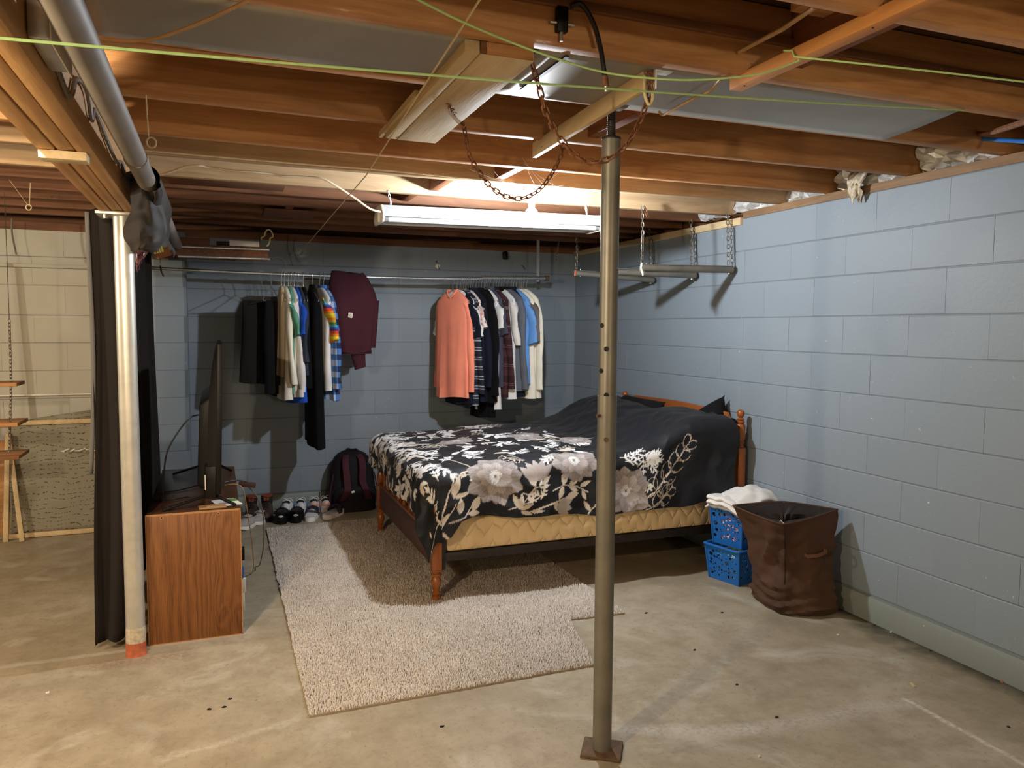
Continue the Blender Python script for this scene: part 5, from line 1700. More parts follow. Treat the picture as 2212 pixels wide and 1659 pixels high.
for px, py, R, n, rot in ((1075, 1027, 0.165, 8, 0.3), (1357, 1060, 0.155, 8, 0.1), (1243, 990, 0.150, 7, 0.5), (985, 947, 0.13, 7, 0.2), (1235, 945, 0.14, 7, 0.8), (1135, 935, 0.13, 7, 0.3)):
    a, b = pb(px, py); flower(a, b, R, n, rot)
a, b = pb(1165, 1022)                                    # rose bud
for k in range(5): leaf(a, b - 0.04, PI / 2 + (k - 2) * 0.42, 0.13, 0.026, C_GREY * (0.75 + 0.09 * k))
a, b = pb(1210, 1092)
for k in range(3): leaf(a, b, -0.3 + (k - 1) * 0.5, 0.10, 0.025, C_GREY * (0.8 + 0.1 * k))

V = P.reshape(-1, 3)
me = bpy.data.meshes.new('comforter')
idx = np.arange((nu + 1) * (nv + 1)).reshape(nu + 1, nv + 1)
Q = np.stack([idx[:-1, :-1], idx[1:, :-1], idx[1:, 1:], idx[:-1, 1:]], -1).reshape(-1, 4)
me.vertices.add(len(V)); me.vertices.foreach_set('co', V.ravel())
me.loops.add(Q.size); me.loops.foreach_set('vertex_index', Q.ravel().astype(np.int32))
me.polygons.add(len(Q)); me.polygons.foreach_set('loop_start', np.arange(0, Q.size, 4, dtype=np.int32))
me.update(calc_edges=True)
me.shade_smooth()
ia = np.clip(((UVC[..., 0].ravel() - CA0) / RES).astype(int), 0, NA - 1); ib = np.clip(((UVC[..., 1].ravel() - CB0) / RES).astype(int), 0, NB - 1)
cols = np.ones((len(V), 4), np.float32); cols[:, :3] = PRINT[ia, ib]
att = me.color_attributes.new('print', 'FLOAT_COLOR', 'POINT')
att.data.foreach_set('color', cols.ravel())
tm = NT('floral_print_cotton')
vc = tm.n('ShaderNodeVertexColor', layer_name='print').outputs[0]
tm.bump(tm.noise(tm.mapping(tm.coord(), (14, 14, 14)), 1.0, 4), 0.2, 0.01)
tm.b.inputs['Sheen Weight'].default_value = 0.05
me.materials.append(tm.out(vc, 0.62, 0.0, 0.3))
o = bpy.data.objects.new('comforter', me); COL.objects.link(o)
o.modifiers.new('t', 'SOLIDIFY').thickness = 0.006
tag(o, 'black comforter printed with grey flowers and white leaves spread over the bed', 'comforter')


# ---------------------------------------------------------------- brown folding hamper
def hamper():
    BL, BF, BR, BK = Vector((2.715, 3.345, 0)), Vector((2.685, 3.055, 0)), Vector((2.935, 2.965, 0)), Vector((2.925, 3.27, 0))
    TL, TF, TR, TK = Vector((2.575, 3.35, 0.515)), Vector((2.665, 3.055, 0.475)), Vector((2.992, 3.035, 0.530)), Vector((2.835, 3.262, 0.535))
    t = thing('laundry_hamper', (2.8, 3.15, 0), 'sagging brown fabric laundry hamper standing by the right wall', 'hamper')

    def ringpts(L, F, R, K, n=28, inset=0.0, flat=0.0):
        out = []
        for (A, Mi, B) in ((L, F, R), (R, K, L)):
            for i in range(n):
                s = i / n
                b = (Mi - (A + B) / 2)
                out.append(A.lerp(B, s) + b * ((1 - flat) * math.sin(PI * s) ** 0.85 + flat * (1 - abs(2 * s - 1) ** 1.25)))
        if inset:
            c = sum(out, Vector()) / len(out)
            out = [p + (c - p).normalized() * inset for p in out]
        return out
    rings = []
    N = 36
    for k in range(N + 1):
        f = k / N
        r0 = ringpts(BL, BF, BR, BK); r1 = ringpts(TL, TF, TR, TK, flat=1.0)
        row = []
        for i, (a, b) in enumerate(zip(r0, r1)):
            p = a.lerp(b, f)
            c = BL.lerp(TR, 0.5); c = Vector((2.80, 3.17, p.z))
            o = (p - c); o.z = 0; o.normalize()
            s = i / len(r0)
            wr = 0.020 * nz(s * 9, f * 5.5, 1.0) + 0.010 * nz(s * 22, f * 13, 2.0)
            low = max(0.0, 1 - f / 0.42)
            wr += 0.020 * low * math.sin(f * 62 + 3.5 * math.sin(s * 11)) * (0.4 + 0.6 * abs(nz(s * 7, f * 4, 4)))
            wr += 0.016 * math.exp(-((f - 0.10) / 0.08) ** 2) - 0.03 * math.exp(-((f - 0.58) / 0.2) ** 2) * math.exp(-((s - 0.17) / 0.10) ** 2)
            wr += 0.022 * math.exp(-(((f - 0.62) - (s - 0.13) * 3.0) / 0.07) ** 2) * math.exp(-((s - 0.13) / 0.06) ** 2)
            e = min(1.0, (1 - f) * 9)
            wr -= 0.026 * math.sin(PI * f) * (0.5 + 0.5 * math.cos(2 * PI * s)) + 0.008
            p = p + o * wr * e
            p.z = max(p.z, 0.002)
            if f < 0.02: p -= o * 0.012
            row.append(p)
        rings.append(row)
    MB().loops(rings, True, True, False).build('bag', M['brown_cloth'], t)
    inner = [ringpts(TL, TF, TR, TK, inset=0.004, flat=1.0)]
    for k in range(1, 8):
        f = k / 7
        q = [p + Vector((0.012 * nz(i * 0.5, f * 5), 0.012 * nz(i * 0.5, f * 5, 3), -0.22 * f)) for i, p in enumerate(ringpts(TL, TF, TR, TK, inset=0.05 + 0.10 * f ** 0.5, flat=1.0))]
        inner.append(q)
    MB().loops(inner, True, False, True).build('lining', M['brown_lining'], t)
    top = ringpts(TL, TF, TR, TK, flat=1.0)
    top.append(top[0])
    MB().tube(top, 0.0045, 8).build('rim_piping', M['brown_cloth'], t)
    sc = Vector((2.80, 3.17, 0))

    def surf(px, py):
        best = None
        for row in rings:
            for p in row[:29]:
                c = RC @ np.array([p.x, p.y, p.z - CAM_H])
                d2 = (CXP + FPX * c[0] / c[2] - px) ** 2 + (CYP + FPX * c[1] / c[2] - py) ** 2
                if best is None or d2 < best[0]: best = (d2, p)
        return best[1].copy()
    MB().tube([row[14] + Vector((-0.001, -0.002, 0)) for row in rings[12:]], 0.0016, 6).build('front_seam', M['brown_lining'], t)
    MB().tube([TK + Vector((0, -0.006, -0.002)), TK + Vector((-0.02, -0.06, -0.09)), TK + Vector((-0.05, -0.10, -0.11))], 0.003, 6).build('closing_strap', M['kraft'], t)
    MB().tube([TF + Vector((0.002, 0.004, 0.004)), TF + Vector((-0.004, 0.02, 0.018)), TF + Vector((0.0, 0.03, 0.0))], 0.002, 6).build('closing_tie', M['white_cloth'], t)
    a = surf(1741, 1196); b = surf(1783, 1186)
    mb = MB(); m_ = a.lerp(b, 0.5) + Vector((-0.012, -0.040, -0.004))
    d = (b - a).normalized(); up = Vector((0, 0, 1))
    pts = [a + Vector((0, 0.02, 0)), a + Vector((-0.006, -0.028, -0.003)), m_, b + Vector((-0.006, -0.028, 0.002)), b + Vector((0, 0.02, 0.004))]
    mb.loops([[p + up * 0.009 + Vector((0, -0.002, 0)), p - up * 0.009 + Vector((0, -0.003, 0)), p - up * 0.009 + Vector((0, 0.002, 0)), p + up * 0.009 + Vector((0, 0.002, 0))] for p in pts])
    mb.build('handle', mcloth('handle_webbing', rgb(112, 80, 62)), t)


hamper()


# ---------------------------------------------------------------- two blue perforated baskets
from mathutils.geometry import delaunay_2d_cdt


def holed_panel(corners, holes, nseg=10):
    """quad panel (corners: bottom-left, bottom-right, top-right, top-left) with round holes given in 0..1"""
    W = (corners[1] - corners[0]).length; H = (corners[3] - corners[0]).length
    vs = [Vector((0, 0)), Vector((W, 0)), Vector((W, H)), Vector((0, H))]
    es = [(0, 1), (1, 2), (2, 3), (3, 0)]
    for hx, hy, hr in holes:
        n0 = len(vs)
        for k in range(nseg): vs.append(Vector((hx * W + hr * math.cos(2 * PI * k / nseg), hy * H + hr * math.sin(2 * PI * k / nseg))))
        es += [(n0 + k, n0 + (k + 1) % nseg) for k in range(nseg)]
    ov, oe, of, *_ = delaunay_2d_cdt(vs, es, [], 0, 1e-6)

    def mp(q):
        u, v = q[0] / W, q[1] / H
        return corners[0].lerp(corners[1], u).lerp(corners[3].lerp(corners[2], u), v)
    keep = []
    for f in of:
        c = sum((ov[i] for i in f), Vector((0, 0))) / len(f)
        if all(math.hypot(c[0] - hx * W, c[1] - hy * H) > hr * 0.97 for hx, hy, hr in holes): keep.append(tuple(f))
    return [mp(q) for q in ov], keep


def hole_set(r, W, H, n=40):
    out = []
    tries = 0
    while len(out) < n and tries < 900:
        tries += 1
        rad = r.choice((0.0125, 0.0105, 0.0085, 0.006, 0.0042))
        x = r.uniform(0.08, 0.92); z = r.uniform(0.14, 0.86)
        if all(math.hypot((x - a) * W, (z - b) * H) > rad + c + 0.0035 for a, b, c in out): out.append((x, z, rad))
    return out


def basket(c, ang, L, Wd, H, z0, label, seed, tilt=0.0):
    t = thing('plastic_basket', (c[0], c[1], z0), label, 'basket', 'blue perforated plastic baskets')
    r = random.Random(seed)
    ex = Vector((math.cos(ang), math.sin(ang), 0)); ey = Vector((-math.sin(ang), math.cos(ang), 0))
    C = Vector((c[0], c[1], z0))

    def corner(sx, sy, top):
        f = 1.0 if top else 0.86
        return C + ex * (sx * L / 2 * f) + ey * (sy * Wd / 2 * f) + Vector((0, 0, H if top else 0.003)) + Vector((0, 0, (tilt * sx) if top else tilt * sx * 0.8 + abs(tilt) * 0.8))
    B = [corner(*s, False) for s in ((-1, -1), (1, -1), (1, 1), (-1, 1))]
    T = [corner(*s, True) for s in ((-1, -1), (1, -1), (1, 1), (-1, 1))]
    for k in range(4):
        a, b = k, (k + 1) % 4
        W = (T[b] - T[a]).length
        vs, fs = holed_panel([B[a], B[b], T[b], T[a]], hole_set(r, W, H, 46 if W < L * 0.9 else 60))
        mb = MB(); mb.add(vs, fs)
        o = mb.build('basket_side', M['blue_plastic'], t, smooth=False)
        o.modifiers.new('t', 'SOLIDIFY').thickness = 0.0024
    mb = MB(); mb.add(B, [(0, 1, 2, 3)]); o = mb.build('basket_floor', M['blue_plastic'], t); o.modifiers.new('t', 'SOLIDIFY').thickness = 0.0024
    up = Vector((0, 0, 1))
    rim = []
    for k in range(4):
        a, b = T[k], T[(k + 1) % 4]
        cc = (T[0] + T[1] + T[2] + T[3]) / 4
        for s in (0.06, 0.5, 0.94):
            p = a.lerp(b, s); rim.append(p + (p - cc).normalized() * 0.006)
    rim.append(rim[0])
    mb = MB(); mb.tube(smooth_path(rim, 5), 0.008, 8); mb.build('rim', M['blue_plastic'], t)
    for k in range(4):
        MB().tube([B[k], T[k]], 0.006, 8).build('corner_rib', M['blue_plastic'], t)
    return t, B, T


d = Vector((2.745 - 2.691, 3.492 - 3.711, 0)); angb = math.atan2(d.y, d.x) + PI / 2
ex = Vector((math.cos(angb), math.sin(angb), 0))
LB = 0.34
cen = Vector((2.718, 3.60, 0)) + ex * (LB / 2 * 0.86)
CLO = [NT('laundry_blue'), NT('laundry_rose')]


def mlaundry(name, stops):
    t = NT(name)
    f = t.noise(t.coord(), 26.0, 2, 0.5, 1.5)
    return t.out(t.ramp(f, stops, 'CONSTANT'), 0.9, 0, 0.2)


ml1 = mlaundry('laundry_mix_cool', [(0.0, rgb(36, 44, 62)), (0.4, rgb(120, 176, 190)), (0.5, rgb(214, 214, 206)), (0.56, rgb(44, 46, 60)), (0.64, rgb(146, 150, 96)), (0.68, rgb(200, 204, 206))])
ml2 = mlaundry('laundry_mix_warm', [(0.0, rgb(70, 52, 110)), (0.42, rgb(208, 150, 164)), (0.50, rgb(226, 206, 204)), (0.56, rgb(48, 44, 84)), (0.64, rgb(176, 70, 76)), (0.68, rgb(214, 180, 186))])
basket((cen.x, cen.y), angb, LB, 0.245, 0.205, 0.0, 'blue perforated basket standing on the floor beside the brown hamper', 3)
basket((cen.x + 0.012, cen.y + 0.01), angb + 0.05, LB * 0.94, 0.225, 0.235, 0.207, 'blue perforated basket stacked on top of the lower one, under the white blanket', 8, 0.0)
for z0, hh, mm, lab, k in ((0.012, 0.165, ml1, 'mixed dark and pale laundry filling the lower blue basket', 0.80), (0.225, 0.19, ml2, 'pink and purple laundry filling the upper blue basket', 0.78)):
    mb = MB()
    ey = Vector((-ex.y, ex.x, 0))
    rings = []
    for q in range(6):
        f = q / 5
        row = []
        for i in range(28):
            a = 2 * PI * i / 28
            ca, sa = math.cos(a), math.sin(a)
            sx = math.copysign(abs(ca) ** 0.4, ca); sy = math.copysign(abs(sa) ** 0.4, sa)
            k2 = k * (0.92 + 0.12 * f) * (1 if q < 5 else 0.6)
            row.append(cen + ex * (sx * LB / 2 * k2) + ey * (sy * 0.122 * k2) + Vector((0, 0, z0 + hh * f + 0.012 * nz(i * 0.7, q))))
        rings.append(row)
    mb.loops(rings)
    o = mb.build('folded_laundry', mm); tag(o, lab, 'laundry')
# white blanket folded on top
t = thing('white_blanket', (cen.x, cen.y, 0.44), 'white folded blanket heaped on the upper blue basket', 'blanket')
ey = Vector((-ex.y, ex.x, 0))
rows = []
for i in range(31):
    u = i / 30 * 2 - 1
    row = []
    for j in range(31):
        v = j / 30 * 2 - 1
        rr = math.sqrt(u * u + v * v)
        dome = max(0.0, 1 - rr * rr * 0.55)
        p = cen + ex * (0.03 + u * 0.185) + ey * (v * 0.145)
        z = 0.440 + 0.105 * dome ** 0.9 * (0.85 + 0.25 * u) + 0.014 * nz(u * 3, v * 3, 2) - 0.05 * max(0, rr - 0.95)
        row.append((p.x, p.y, z))
    rows.append(row)
o = MB().grid(rows).build('top_fold', M['white_cloth'], t); o.modifiers.new('t', 'SOLIDIFY').thickness = 0.008
for k, (z, ofs) in enumerate(((0.478, 0.0), (0.452, 0.012), (0.432, -0.004))):
    # rounded fold edges spilling over the short side of the basket
    rings = []
    for i in range(17):
        v = i / 16 * 2 - 1
        base = cen - ex * (0.145 + ofs) + ey * (v * 0.125 - 0.01 * k) + Vector((0, 0, z - 0.05 * max(0.0, -v) ** 1.5 + 0.008 * nz(v * 3, k)))
        ring = []
        for a in range(12):
            an = 2 * PI * a / 12
            ring.append(base + ex * (0.085 * max(0, math.cos(an)) + 0.022 * math.cos(an)) + Vector((0, 0, 0.014 * math.sin(an))))
        rings.append(ring)
    MB().loops(rings).build('fold', M['white_cloth'], t)
rows = []
for i in range(13):
    row = []
    for j in range(17):
        u = i / 12; v = j / 16
        p = cen - ex * (0.05 + 0.02 * v) - ey * (0.125 + 0.012 * v) + ex * (u * 0.16)
        row.append((p.x, p.y, 0.47 - 0.17 * v * (0.6 + 0.4 * math.sin(u * 2.6)) + 0.01 * nz(u * 4, v * 3)))
    rows.append(row)
o = MB().grid(rows).build('hanging_end', M['white_cloth'], t); o.modifiers.new('t', 'SOLIDIFY').thickness = 0.01

# ---------------------------------------------------------------- small debris on the concrete
t_deb = 'floor debris'
r = random.Random(12)
DEB = [(1972, 1481, 'stick', 'pale wooden stick chip on the concrete right of the column'), (1810, 1372, 'white', 'small white chip on the floor in front of the hamper'), (1925, 1366, 'white', 'pale pebble at the foot of the curb right of the hamper'),
       (485, 1528, 'dark', 'dark flat chip on the floor below the carpet corner'), (497, 1511, 'dark', 'second dark chip just above it left of the carpet corner'), (453, 1533, 'dark', 'tiny dark crumb left of the two dark chips'),
       (104, 1497, 'white', 'white sliver on the floor at the far left'), (1395, 1325, 'leaf', 'dark curled leaf on the floor right of the column'), (1500, 1405, 'leaf', 'small dark scrap between column and hamper'), (1592, 1480, 'leaf', 'dark scrap on the grey floor shade'),
       (1678, 1550, 'leaf', 'dark scrap below the pale floor bloom'), (2178, 1571, 'leaf', 'dark scrap near the right edge of the floor'), (1888, 1351, 'leaf', 'dark crumb at the edge of the hamper shade'), (2010, 1406, 'leaf', 'round dark crumb by the curb'),
       (2165, 1474, 'rust', 'orange rust flake by the curb at the right edge'), (1560, 1324, 'leaf', 'grey lint tuft on the floor in front of the basket'), (955, 1570, 'dark', 'grey smudge chip on the floor in front of the carpet'), (1640, 1635, 'white', 'white sliver at the bottom edge right of the column')]
mats = {'stick': M['pale_y'], 'white': M['white_plastic'], 'dark': M['grey_plastic'], 'leaf': M['dark_metal'], 'rust': M['red_primer']}
for px, py, kd, lab in DEB:
    q = at(px, py, Z=0)
    mb = MB()
    if kd == 'stick':
        mb.obox(q + Vector((0, 0, 0.003)), (0.42, 0.9, 0), (-0.9, 0.42, 0), (0, 0, 1), 0.016, 0.004, 0.0025)
    else:
        s = 0.008 if kd != 'white' else 0.007
        n = 7
        a0 = r.uniform(0, 6)
        ring = [(q.x + s * r.uniform(0.6, 1.4) * math.cos(a0 + i * 2 * PI / n), q.y + 0.6 * s * r.uniform(0.6, 1.4) * math.sin(a0 + i * 2 * PI / n)) for i in range(n)]
        mb.loops([[(x, y, 0.0005) for x, y in ring], [(q.x + (x - q.x) * 0.8, q.y + (y - q.y) * 0.8, 0.004 + r.uniform(0, 0.002)) for x, y in ring]])
    o = mb.build('debris_chip', mats[kd], None, smooth=False); tag(o, lab, 'debris', t_deb)


# ---------------------------------------------------------------- hangers and garments
M['wire'] = mplain('hanger_wire', rgb(206, 204, 200), 0.3, 0.8, 0.08, 30.0)
HANG = {}


def hanger_mesh(part):
    if part not in HANG:
        if part == 'hook':
            pts = [(0.018 * math.cos(a), 0, -0.0145 + 0.0185 * math.sin(a)) for a in np.linspace(-0.5, PI * 1.02, 12)]
            pts = pts + [(-0.012, 0, -0.045), (0.0, 0, -0.062), (0.0, 0, -0.105)]
        else:
            pts = [(0.0, 0, -0.100), (0.02, 0, -0.112), (0.205, 0, -0.205), (0.20, 0, -0.215), (-0.20, 0, -0.215), (-0.205, 0, -0.205), (-0.02, 0, -0.112), (0.0, 0, -0.100)]
        HANG[part] = MB().tube([Vector((p[0], 0.0, p[2])) for p in pts], 0.0023, 6).mesh(part, M['wire'])
    return HANG[part]


def hook_rotated(root):
    """the hook crosses the pipe: turn it so its arc spans the pipe"""
    for part in ('hook', 'hanger_frame'):
        o = bpy.data.objects.new(part, hanger_mesh(part))
        COL.objects.link(o); o.parent = root


def rodx(px):
    return at(px, 612, Y=RY).x


def hanger(px, phi, label):
    x = rodx(px)
    label = ' '.join(label.split()[:15])
    while label.split()[-1] in ('the', 'of', 'a', 'in', 'with', 'on', 'at', 'by', 'and', 'to', 'from', 'white', 'small', 'whose', 'blue', 'above', 'below'): label = ' '.join(label.split()[:-1])
    t = thing('wire_hanger', (x, RY, rodz(x) + 0.016), label, 'hanger', 'wire hangers on the clothes pipe', math.radians(phi))
    hook_rotated(t)
    return t


def zat(px, py, Y=5.80): return at(px, py, Y=Y).z


def garment(name, cat, px, phi, label, mats, hem_z, W=0.20, sleeve='short', sl=0.24, th=0.030, collar=None, seed=0, drop=0.0, neck_open=False, band=None, group=None, hang=True, hang_label=None, scale_b=1.0):
    x = rodx(px); z0 = rodz(x) + 0.016 - drop
    t = thing(name, (x, RY, z0), label, cat, group, math.radians(phi))
    r = random.Random(seed)
    zn, zs = -0.108, -0.196
    hem = hem_z - z0
    N, K = 44, 30
    rings = []
    p1, p2 = r.uniform(0, 6), r.uniform(0, 6)
    for k in range(K + 1):
        f = k / K
        if f < 0.18:
            g = f / 0.18
            w = 0.06 + (W - 0.06) * g ** 0.9; z = zn + (zs - zn) * g ** 1.15; tt = th * (0.45 + 0.45 * g)
        else:
            g = (f - 0.18) / 0.82
            w = W * (1.0 + 0.05 * g) * (1 - 0.04 * math.sin(PI * g)) * scale_b; z = zs + (hem - zs) * g; tt = th * (0.9 + 0.5 * g)
        row = []
        for i in range(N):
            a = 2 * PI * i / N
            ca, sa = math.cos(a), math.sin(a)
            xx = w * math.copysign(abs(ca) ** 0.75, ca)
            yy = tt * math.copysign(abs(sa) ** 0.75, sa)
            gg = max(0.0, (f - 0.15) / 0.85)
            yy += 0.013 * gg * math.sin(xx * 34 + p1 + gg * 1.5) + 0.008 * gg * math.sin(xx * 61 + p2)
            zz = z + 0.010 * gg * math.sin(xx * 14 + p2)
            if neck_open and f < 0.22 and sa > 0: zz -= 0.065 * (1 - abs(ca) ** 1.5) * (1 - f / 0.22)
            row.append((xx, yy, zz))
        rings.append(row)
    MB().loops(rings, True, not neck_open, True).build('body', mats[0], t, local=True)
    if sleeve:
        for sd in (-1, 1):
            L = sl * r.uniform(0.96, 1.04)
            rr = []
            n = 16
            for k in range(15):
                f = k / 14
                cx = sd * (W - 0.035 + 0.050 * f ** 0.6 + 0.015 * f * r.uniform(0.8, 1.2))
                cz = zs - 0.015 - L * f
                cy = 0.012 * math.sin(f * 4 + p1) - 0.010 * f
                ra = (0.052 if sleeve == 'long' else 0.068) * (1.0 - (0.34 if sleeve == 'long' else 0.02) * f)
                rb = (0.024 + 0.006 * math.sin(f * 9 + p2)) * (1 - 0.15 * f)
                if k == 0: ra *= 0.7
                if sleeve == 'long' and 0.80 < f < 0.87: ra *= 1.18
                row = []
                for i in range(n):
                    a = 2 * PI * i / n
                    row.append((cx + ra * math.cos(a) * (1 + 0.06 * math.sin(f * 22 + a)), cy + rb * math.sin(a), cz - sd * math.cos(a) * ra * 0.75 * max(0.0, 1 - f * 4) + 0.018 * math.cos(a) * sd * (1 if sleeve == 'short' and f > 0.3 else 0.0)))
                rr.append(row)
            o = MB().loops(rr).build('sleeve', mats[1] if len(mats) > 1 else mats[0], t, local=True)
            if sleeve == 'long' and (band or len(mats) > 2):
                f = 0.93
                mb = MB()
                cx = sd * (W + 0.030); cz = zs - 0.015 - L
                mb.loops([[(cx + 0.036 * math.cos(a), -0.008 + 0.022 * math.sin(a), cz + dz) for a in np.linspace(0, 2 * PI, 14, endpoint=False)] for dz in (0.018, 0.0, -0.035)])
                mb.build('cuff', band or mats[2], o, local=True)
    if collar:
        mb = MB()
        mb.loops([[(cw * math.cos(a), ct * math.sin(a), cz) for a in np.linspace(0, 2 * PI, 18, endpoint=False)] for cw, ct, cz in ((0.062, 0.018, -0.125), (0.070, 0.034, -0.120), (0.060, 0.040, -0.088), (0.045, 0.030, -0.086))])
        mb.build('collar', collar, t, local=True)
    if neck_open:
        MB().tube([(0.066 * math.cos(a), th * 0.62 * math.sin(a), zn + 0.004 - (0.065 * (1 - abs(math.cos(a)) ** 1.5) if math.sin(a) > 0 else 0.0)) for a in np.linspace(0, 2 * PI, 25)], 0.006, 6).build('neckband', mats[0], t, local=True)
    if hang:
        hanger(px, phi, 'thin wire hanger carrying the ' + label)
    return t


HL = 'thin wire hanger holding a garment on the left half of the clothes pipe'
coral = mcloth('coral_jersey', rgb(255, 152, 124)); white_j = mcloth('white_jersey', rgb(226, 224, 222)); cream_j = mcloth('cream_jersey', rgb(238, 231, 214))
black_j = mcloth('black_jersey', rgb(15, 15, 18)); navy_j = mcloth('navy_fleece', rgb(24, 28, 42)); royal = mcloth('royal_blue_jersey', rgb(36, 84, 190))
sky = mcloth('sky_blue_jersey', rgb(106, 158, 224)); grey_f = mcloth('grey_fleece', rgb(98, 102, 112)); heather = mcloth('pale_heather_fleece', rgb(222, 217, 212))
teal = mcloth('teal_jersey', rgb(96, 158, 136)); denim = mcloth('dark_denim', rgb(48, 54, 68)); maroon = mcloth('maroon_fleece', rgb(68, 35, 43)); charcoal = mcloth('charcoal_twill', rgb(32, 29, 28))
taupe = mcloth('taupe_jersey', rgb(110, 102, 98)); tan_j = mcloth('tan_jersey', rgb(196, 176, 146)); slate = mcloth('slate_jersey', rgb(70, 72, 86))
rain = mstripe('rainbow_stripes', [(0.0, rgb(236, 196, 52)), (0.10, rgb(240, 214, 70)), (0.18, rgb(236, 150, 48)), (0.30, rgb(228, 84, 62)), (0.42, rgb(92, 60, 112)), (0.50, rgb(64, 96, 190)), (0.58, rgb(92, 176, 220)),
                                   (0.68, rgb(92, 160, 84)), (0.80, rgb(238, 190, 60)), (0.90, rgb(236, 142, 50))], 0.165)
knit = mstripe('navy_striped_knit', [(0.0, rgb(34, 38, 50)), (0.30, rgb(196, 196, 200)), (0.36, rgb(60, 64, 76)), (0.60, rgb(190, 190, 196)), (0.66, rgb(34, 38, 50))], 0.075, 'z', 0.9, 0.008)
blue_plaid = mplaid('blue_check_flannel', rgb(74, 118, 182), rgb(36, 48, 84), rgb(166, 182, 212), 0.085)
red_plaid = mstripe('burgundy_check_flannel', [(0.0, rgb(62, 38, 42)), (0.20, rgb(150, 120, 122)), (0.225, rgb(62, 38, 42)), (0.30, rgb(150, 120, 122)), (0.325, rgb(54, 32, 36)), (0.7, rgb(72, 44, 48))], 0.15, 'z')
floral = NT('pink_floral_cotton')
fv = floral.noise(floral.coord(), 34.0, 2, 0.5, 1.0)
floral_m = floral.out(floral.ramp(fv, [(0.0, rgb(226, 214, 210)), (0.46, rgb(222, 206, 202)), (0.55, rgb(214, 142, 128)), (0.62, rgb(60, 56, 66)), (0.66, rgb(228, 216, 212))], 'CONSTANT'), 0.9)


def folded_pants(px, phi, label, mat, w, top, bot, seed):
    """trousers folded over the bar of a hanger"""
    x = rodx(px); z0 = rodz(x) + 0.016
    t = thing('folded_trousers', (x, RY, z0), label, 'trousers', None, math.radians(phi))
    hem = bot - z0
    rings = []
    for k in range(19):
        f = k / 18
        z = -0.212 + (hem + 0.212) * f
        tt = 0.014 + 0.022 * min(1, f * 4)
        row = []
        for i in range(36):
            a = 2 * PI * i / 36
            ca, sa = math.cos(a), math.sin(a)
            xx = w * (1 + 0.10 * f) * math.copysign(abs(ca) ** 0.6, ca) + 0.01 * math.sin(f * 3 + seed)
            row.append((xx, tt * math.copysign(abs(sa) ** 0.7, sa) + 0.010 * f * math.sin(xx * 30 + seed), z - 0.02 * f * (xx / w) + 0.010 * math.sin(xx * 20 + seed) * f))
        rings.append(row)
    MB().loops(rings).build('legs', mat, t, local=True, bevel=0)
    mb = MB(); mb.box(-w * 0.25, w * 0.15, -0.038, -0.030, hem * 0.55 - 0.05, hem * 0.55 + 0.09); mb.build('pocket_flap', mat, t, local=True, bevel=0.003)
    hanger(px, phi, 'thin wire hanger carrying the ' + label)


# left cluster
folded_pants(566, 12, 'black folded trousers on the leftmost hanger, turned towards the camera', charcoal, 0.150, 1.63, 1.04, 1.0)
folded_pants(586, 70, 'black folded trousers second from the left, half hidden behind the first pair', black_j, 0.14, 1.63, 0.96, 2.2)
garment('beige_shirt', 'shirt', 608, 92, 'beige short shirt just left of the cream long-sleeved top', [tan_j], 1.10, 0.12, None, seed=31)
garment('long_sleeved_top', 'shirt', 614, 97, 'cream long-sleeved top in the left cluster, hanging right of the black trousers', [cream_j], 0.93, 0.19, 'long', 0.62, seed=2)
garment('teal_shirt', 'shirt', 623, 94, 'teal green shirt squeezed between the cream top and the grey sweatshirt', [teal], 0.97, 0.19, 'short', 0.26, seed=3)
garment('pale_sweatshirt', 'sweatshirt', 628, 98, 'pale heather grey sweatshirt with a long ribbed cuff, left cluster', [heather, heather, heather], 0.96, 0.195, 'long', 0.66, seed=4)
garment('blue_t_shirt', 't-shirt', 636, 97, 'royal blue t-shirt in the left cluster', [royal], 0.90, 0.195, 'short', 0.25, seed=5)
garment('denim_jacket', 'jacket', 644, 96, 'dark denim jacket hanging right of the royal blue t-shirt', [denim], 1.10, 0.195, 'long', 0.44, seed=6)


def long_trousers():
    px = 674
    x = rodx(px); z0 = rodz(x) + 0.016
    t = thing('long_trousers', (x, RY, z0), 'long black trousers hanging full length, lowest garment of the left cluster', 'trousers', None, math.radians(96))
    rings = []
    for k in range(27):
        f = k / 26
        z = -0.085 + (-1.275 + 0.085) * f
        w = 0.05 + 0.12 * min(1, f / 0.16) if f < 0.16 else 0.17 - 0.02 * f + 0.045 * f * f
        tt = 0.016 + 0.030 * min(1.0, f * 5)
        row = []
        for i in range(32):
            a = 2 * PI * i / 32
            ca, sa = math.cos(a), math.sin(a)
            row.append((w * math.copysign(abs(ca) ** 0.7, ca) - 0.02 * f, tt * math.copysign(abs(sa) ** 0.7, sa) + 0.01 * f * math.sin(ca * 6 + 2), z + 0.02 * f * f * ca))
        rings.append(row)
    MB().loops(rings).build('legs', black_j, t, local=True)
    hanger(px, 96, 'thin wire hanger carrying the long black trousers of the left cluster')


long_trousers()
garment('rainbow_t_shirt', 't-shirt', 690, 104, 'white t-shirt with rainbow striped sleeves in the left cluster', [white_j, rain], 0.99, 0.20, 'short', 0.30, seed=8)
garment('plaid_shirt', 'shirt', 699, 104, 'blue checked flannel shirt hanging beside the maroon hoodie', [blue_plaid, blue_plaid, blue_plaid], 0.92, 0.20, 'long', 0.62, collar=blue_plaid, seed=9)
garment('black_shirt', 'shirt', 655, 92, 'black garment with brown shade between the denim jacket and the long trousers', [black_j], 1.02, 0.17, None, seed=32)


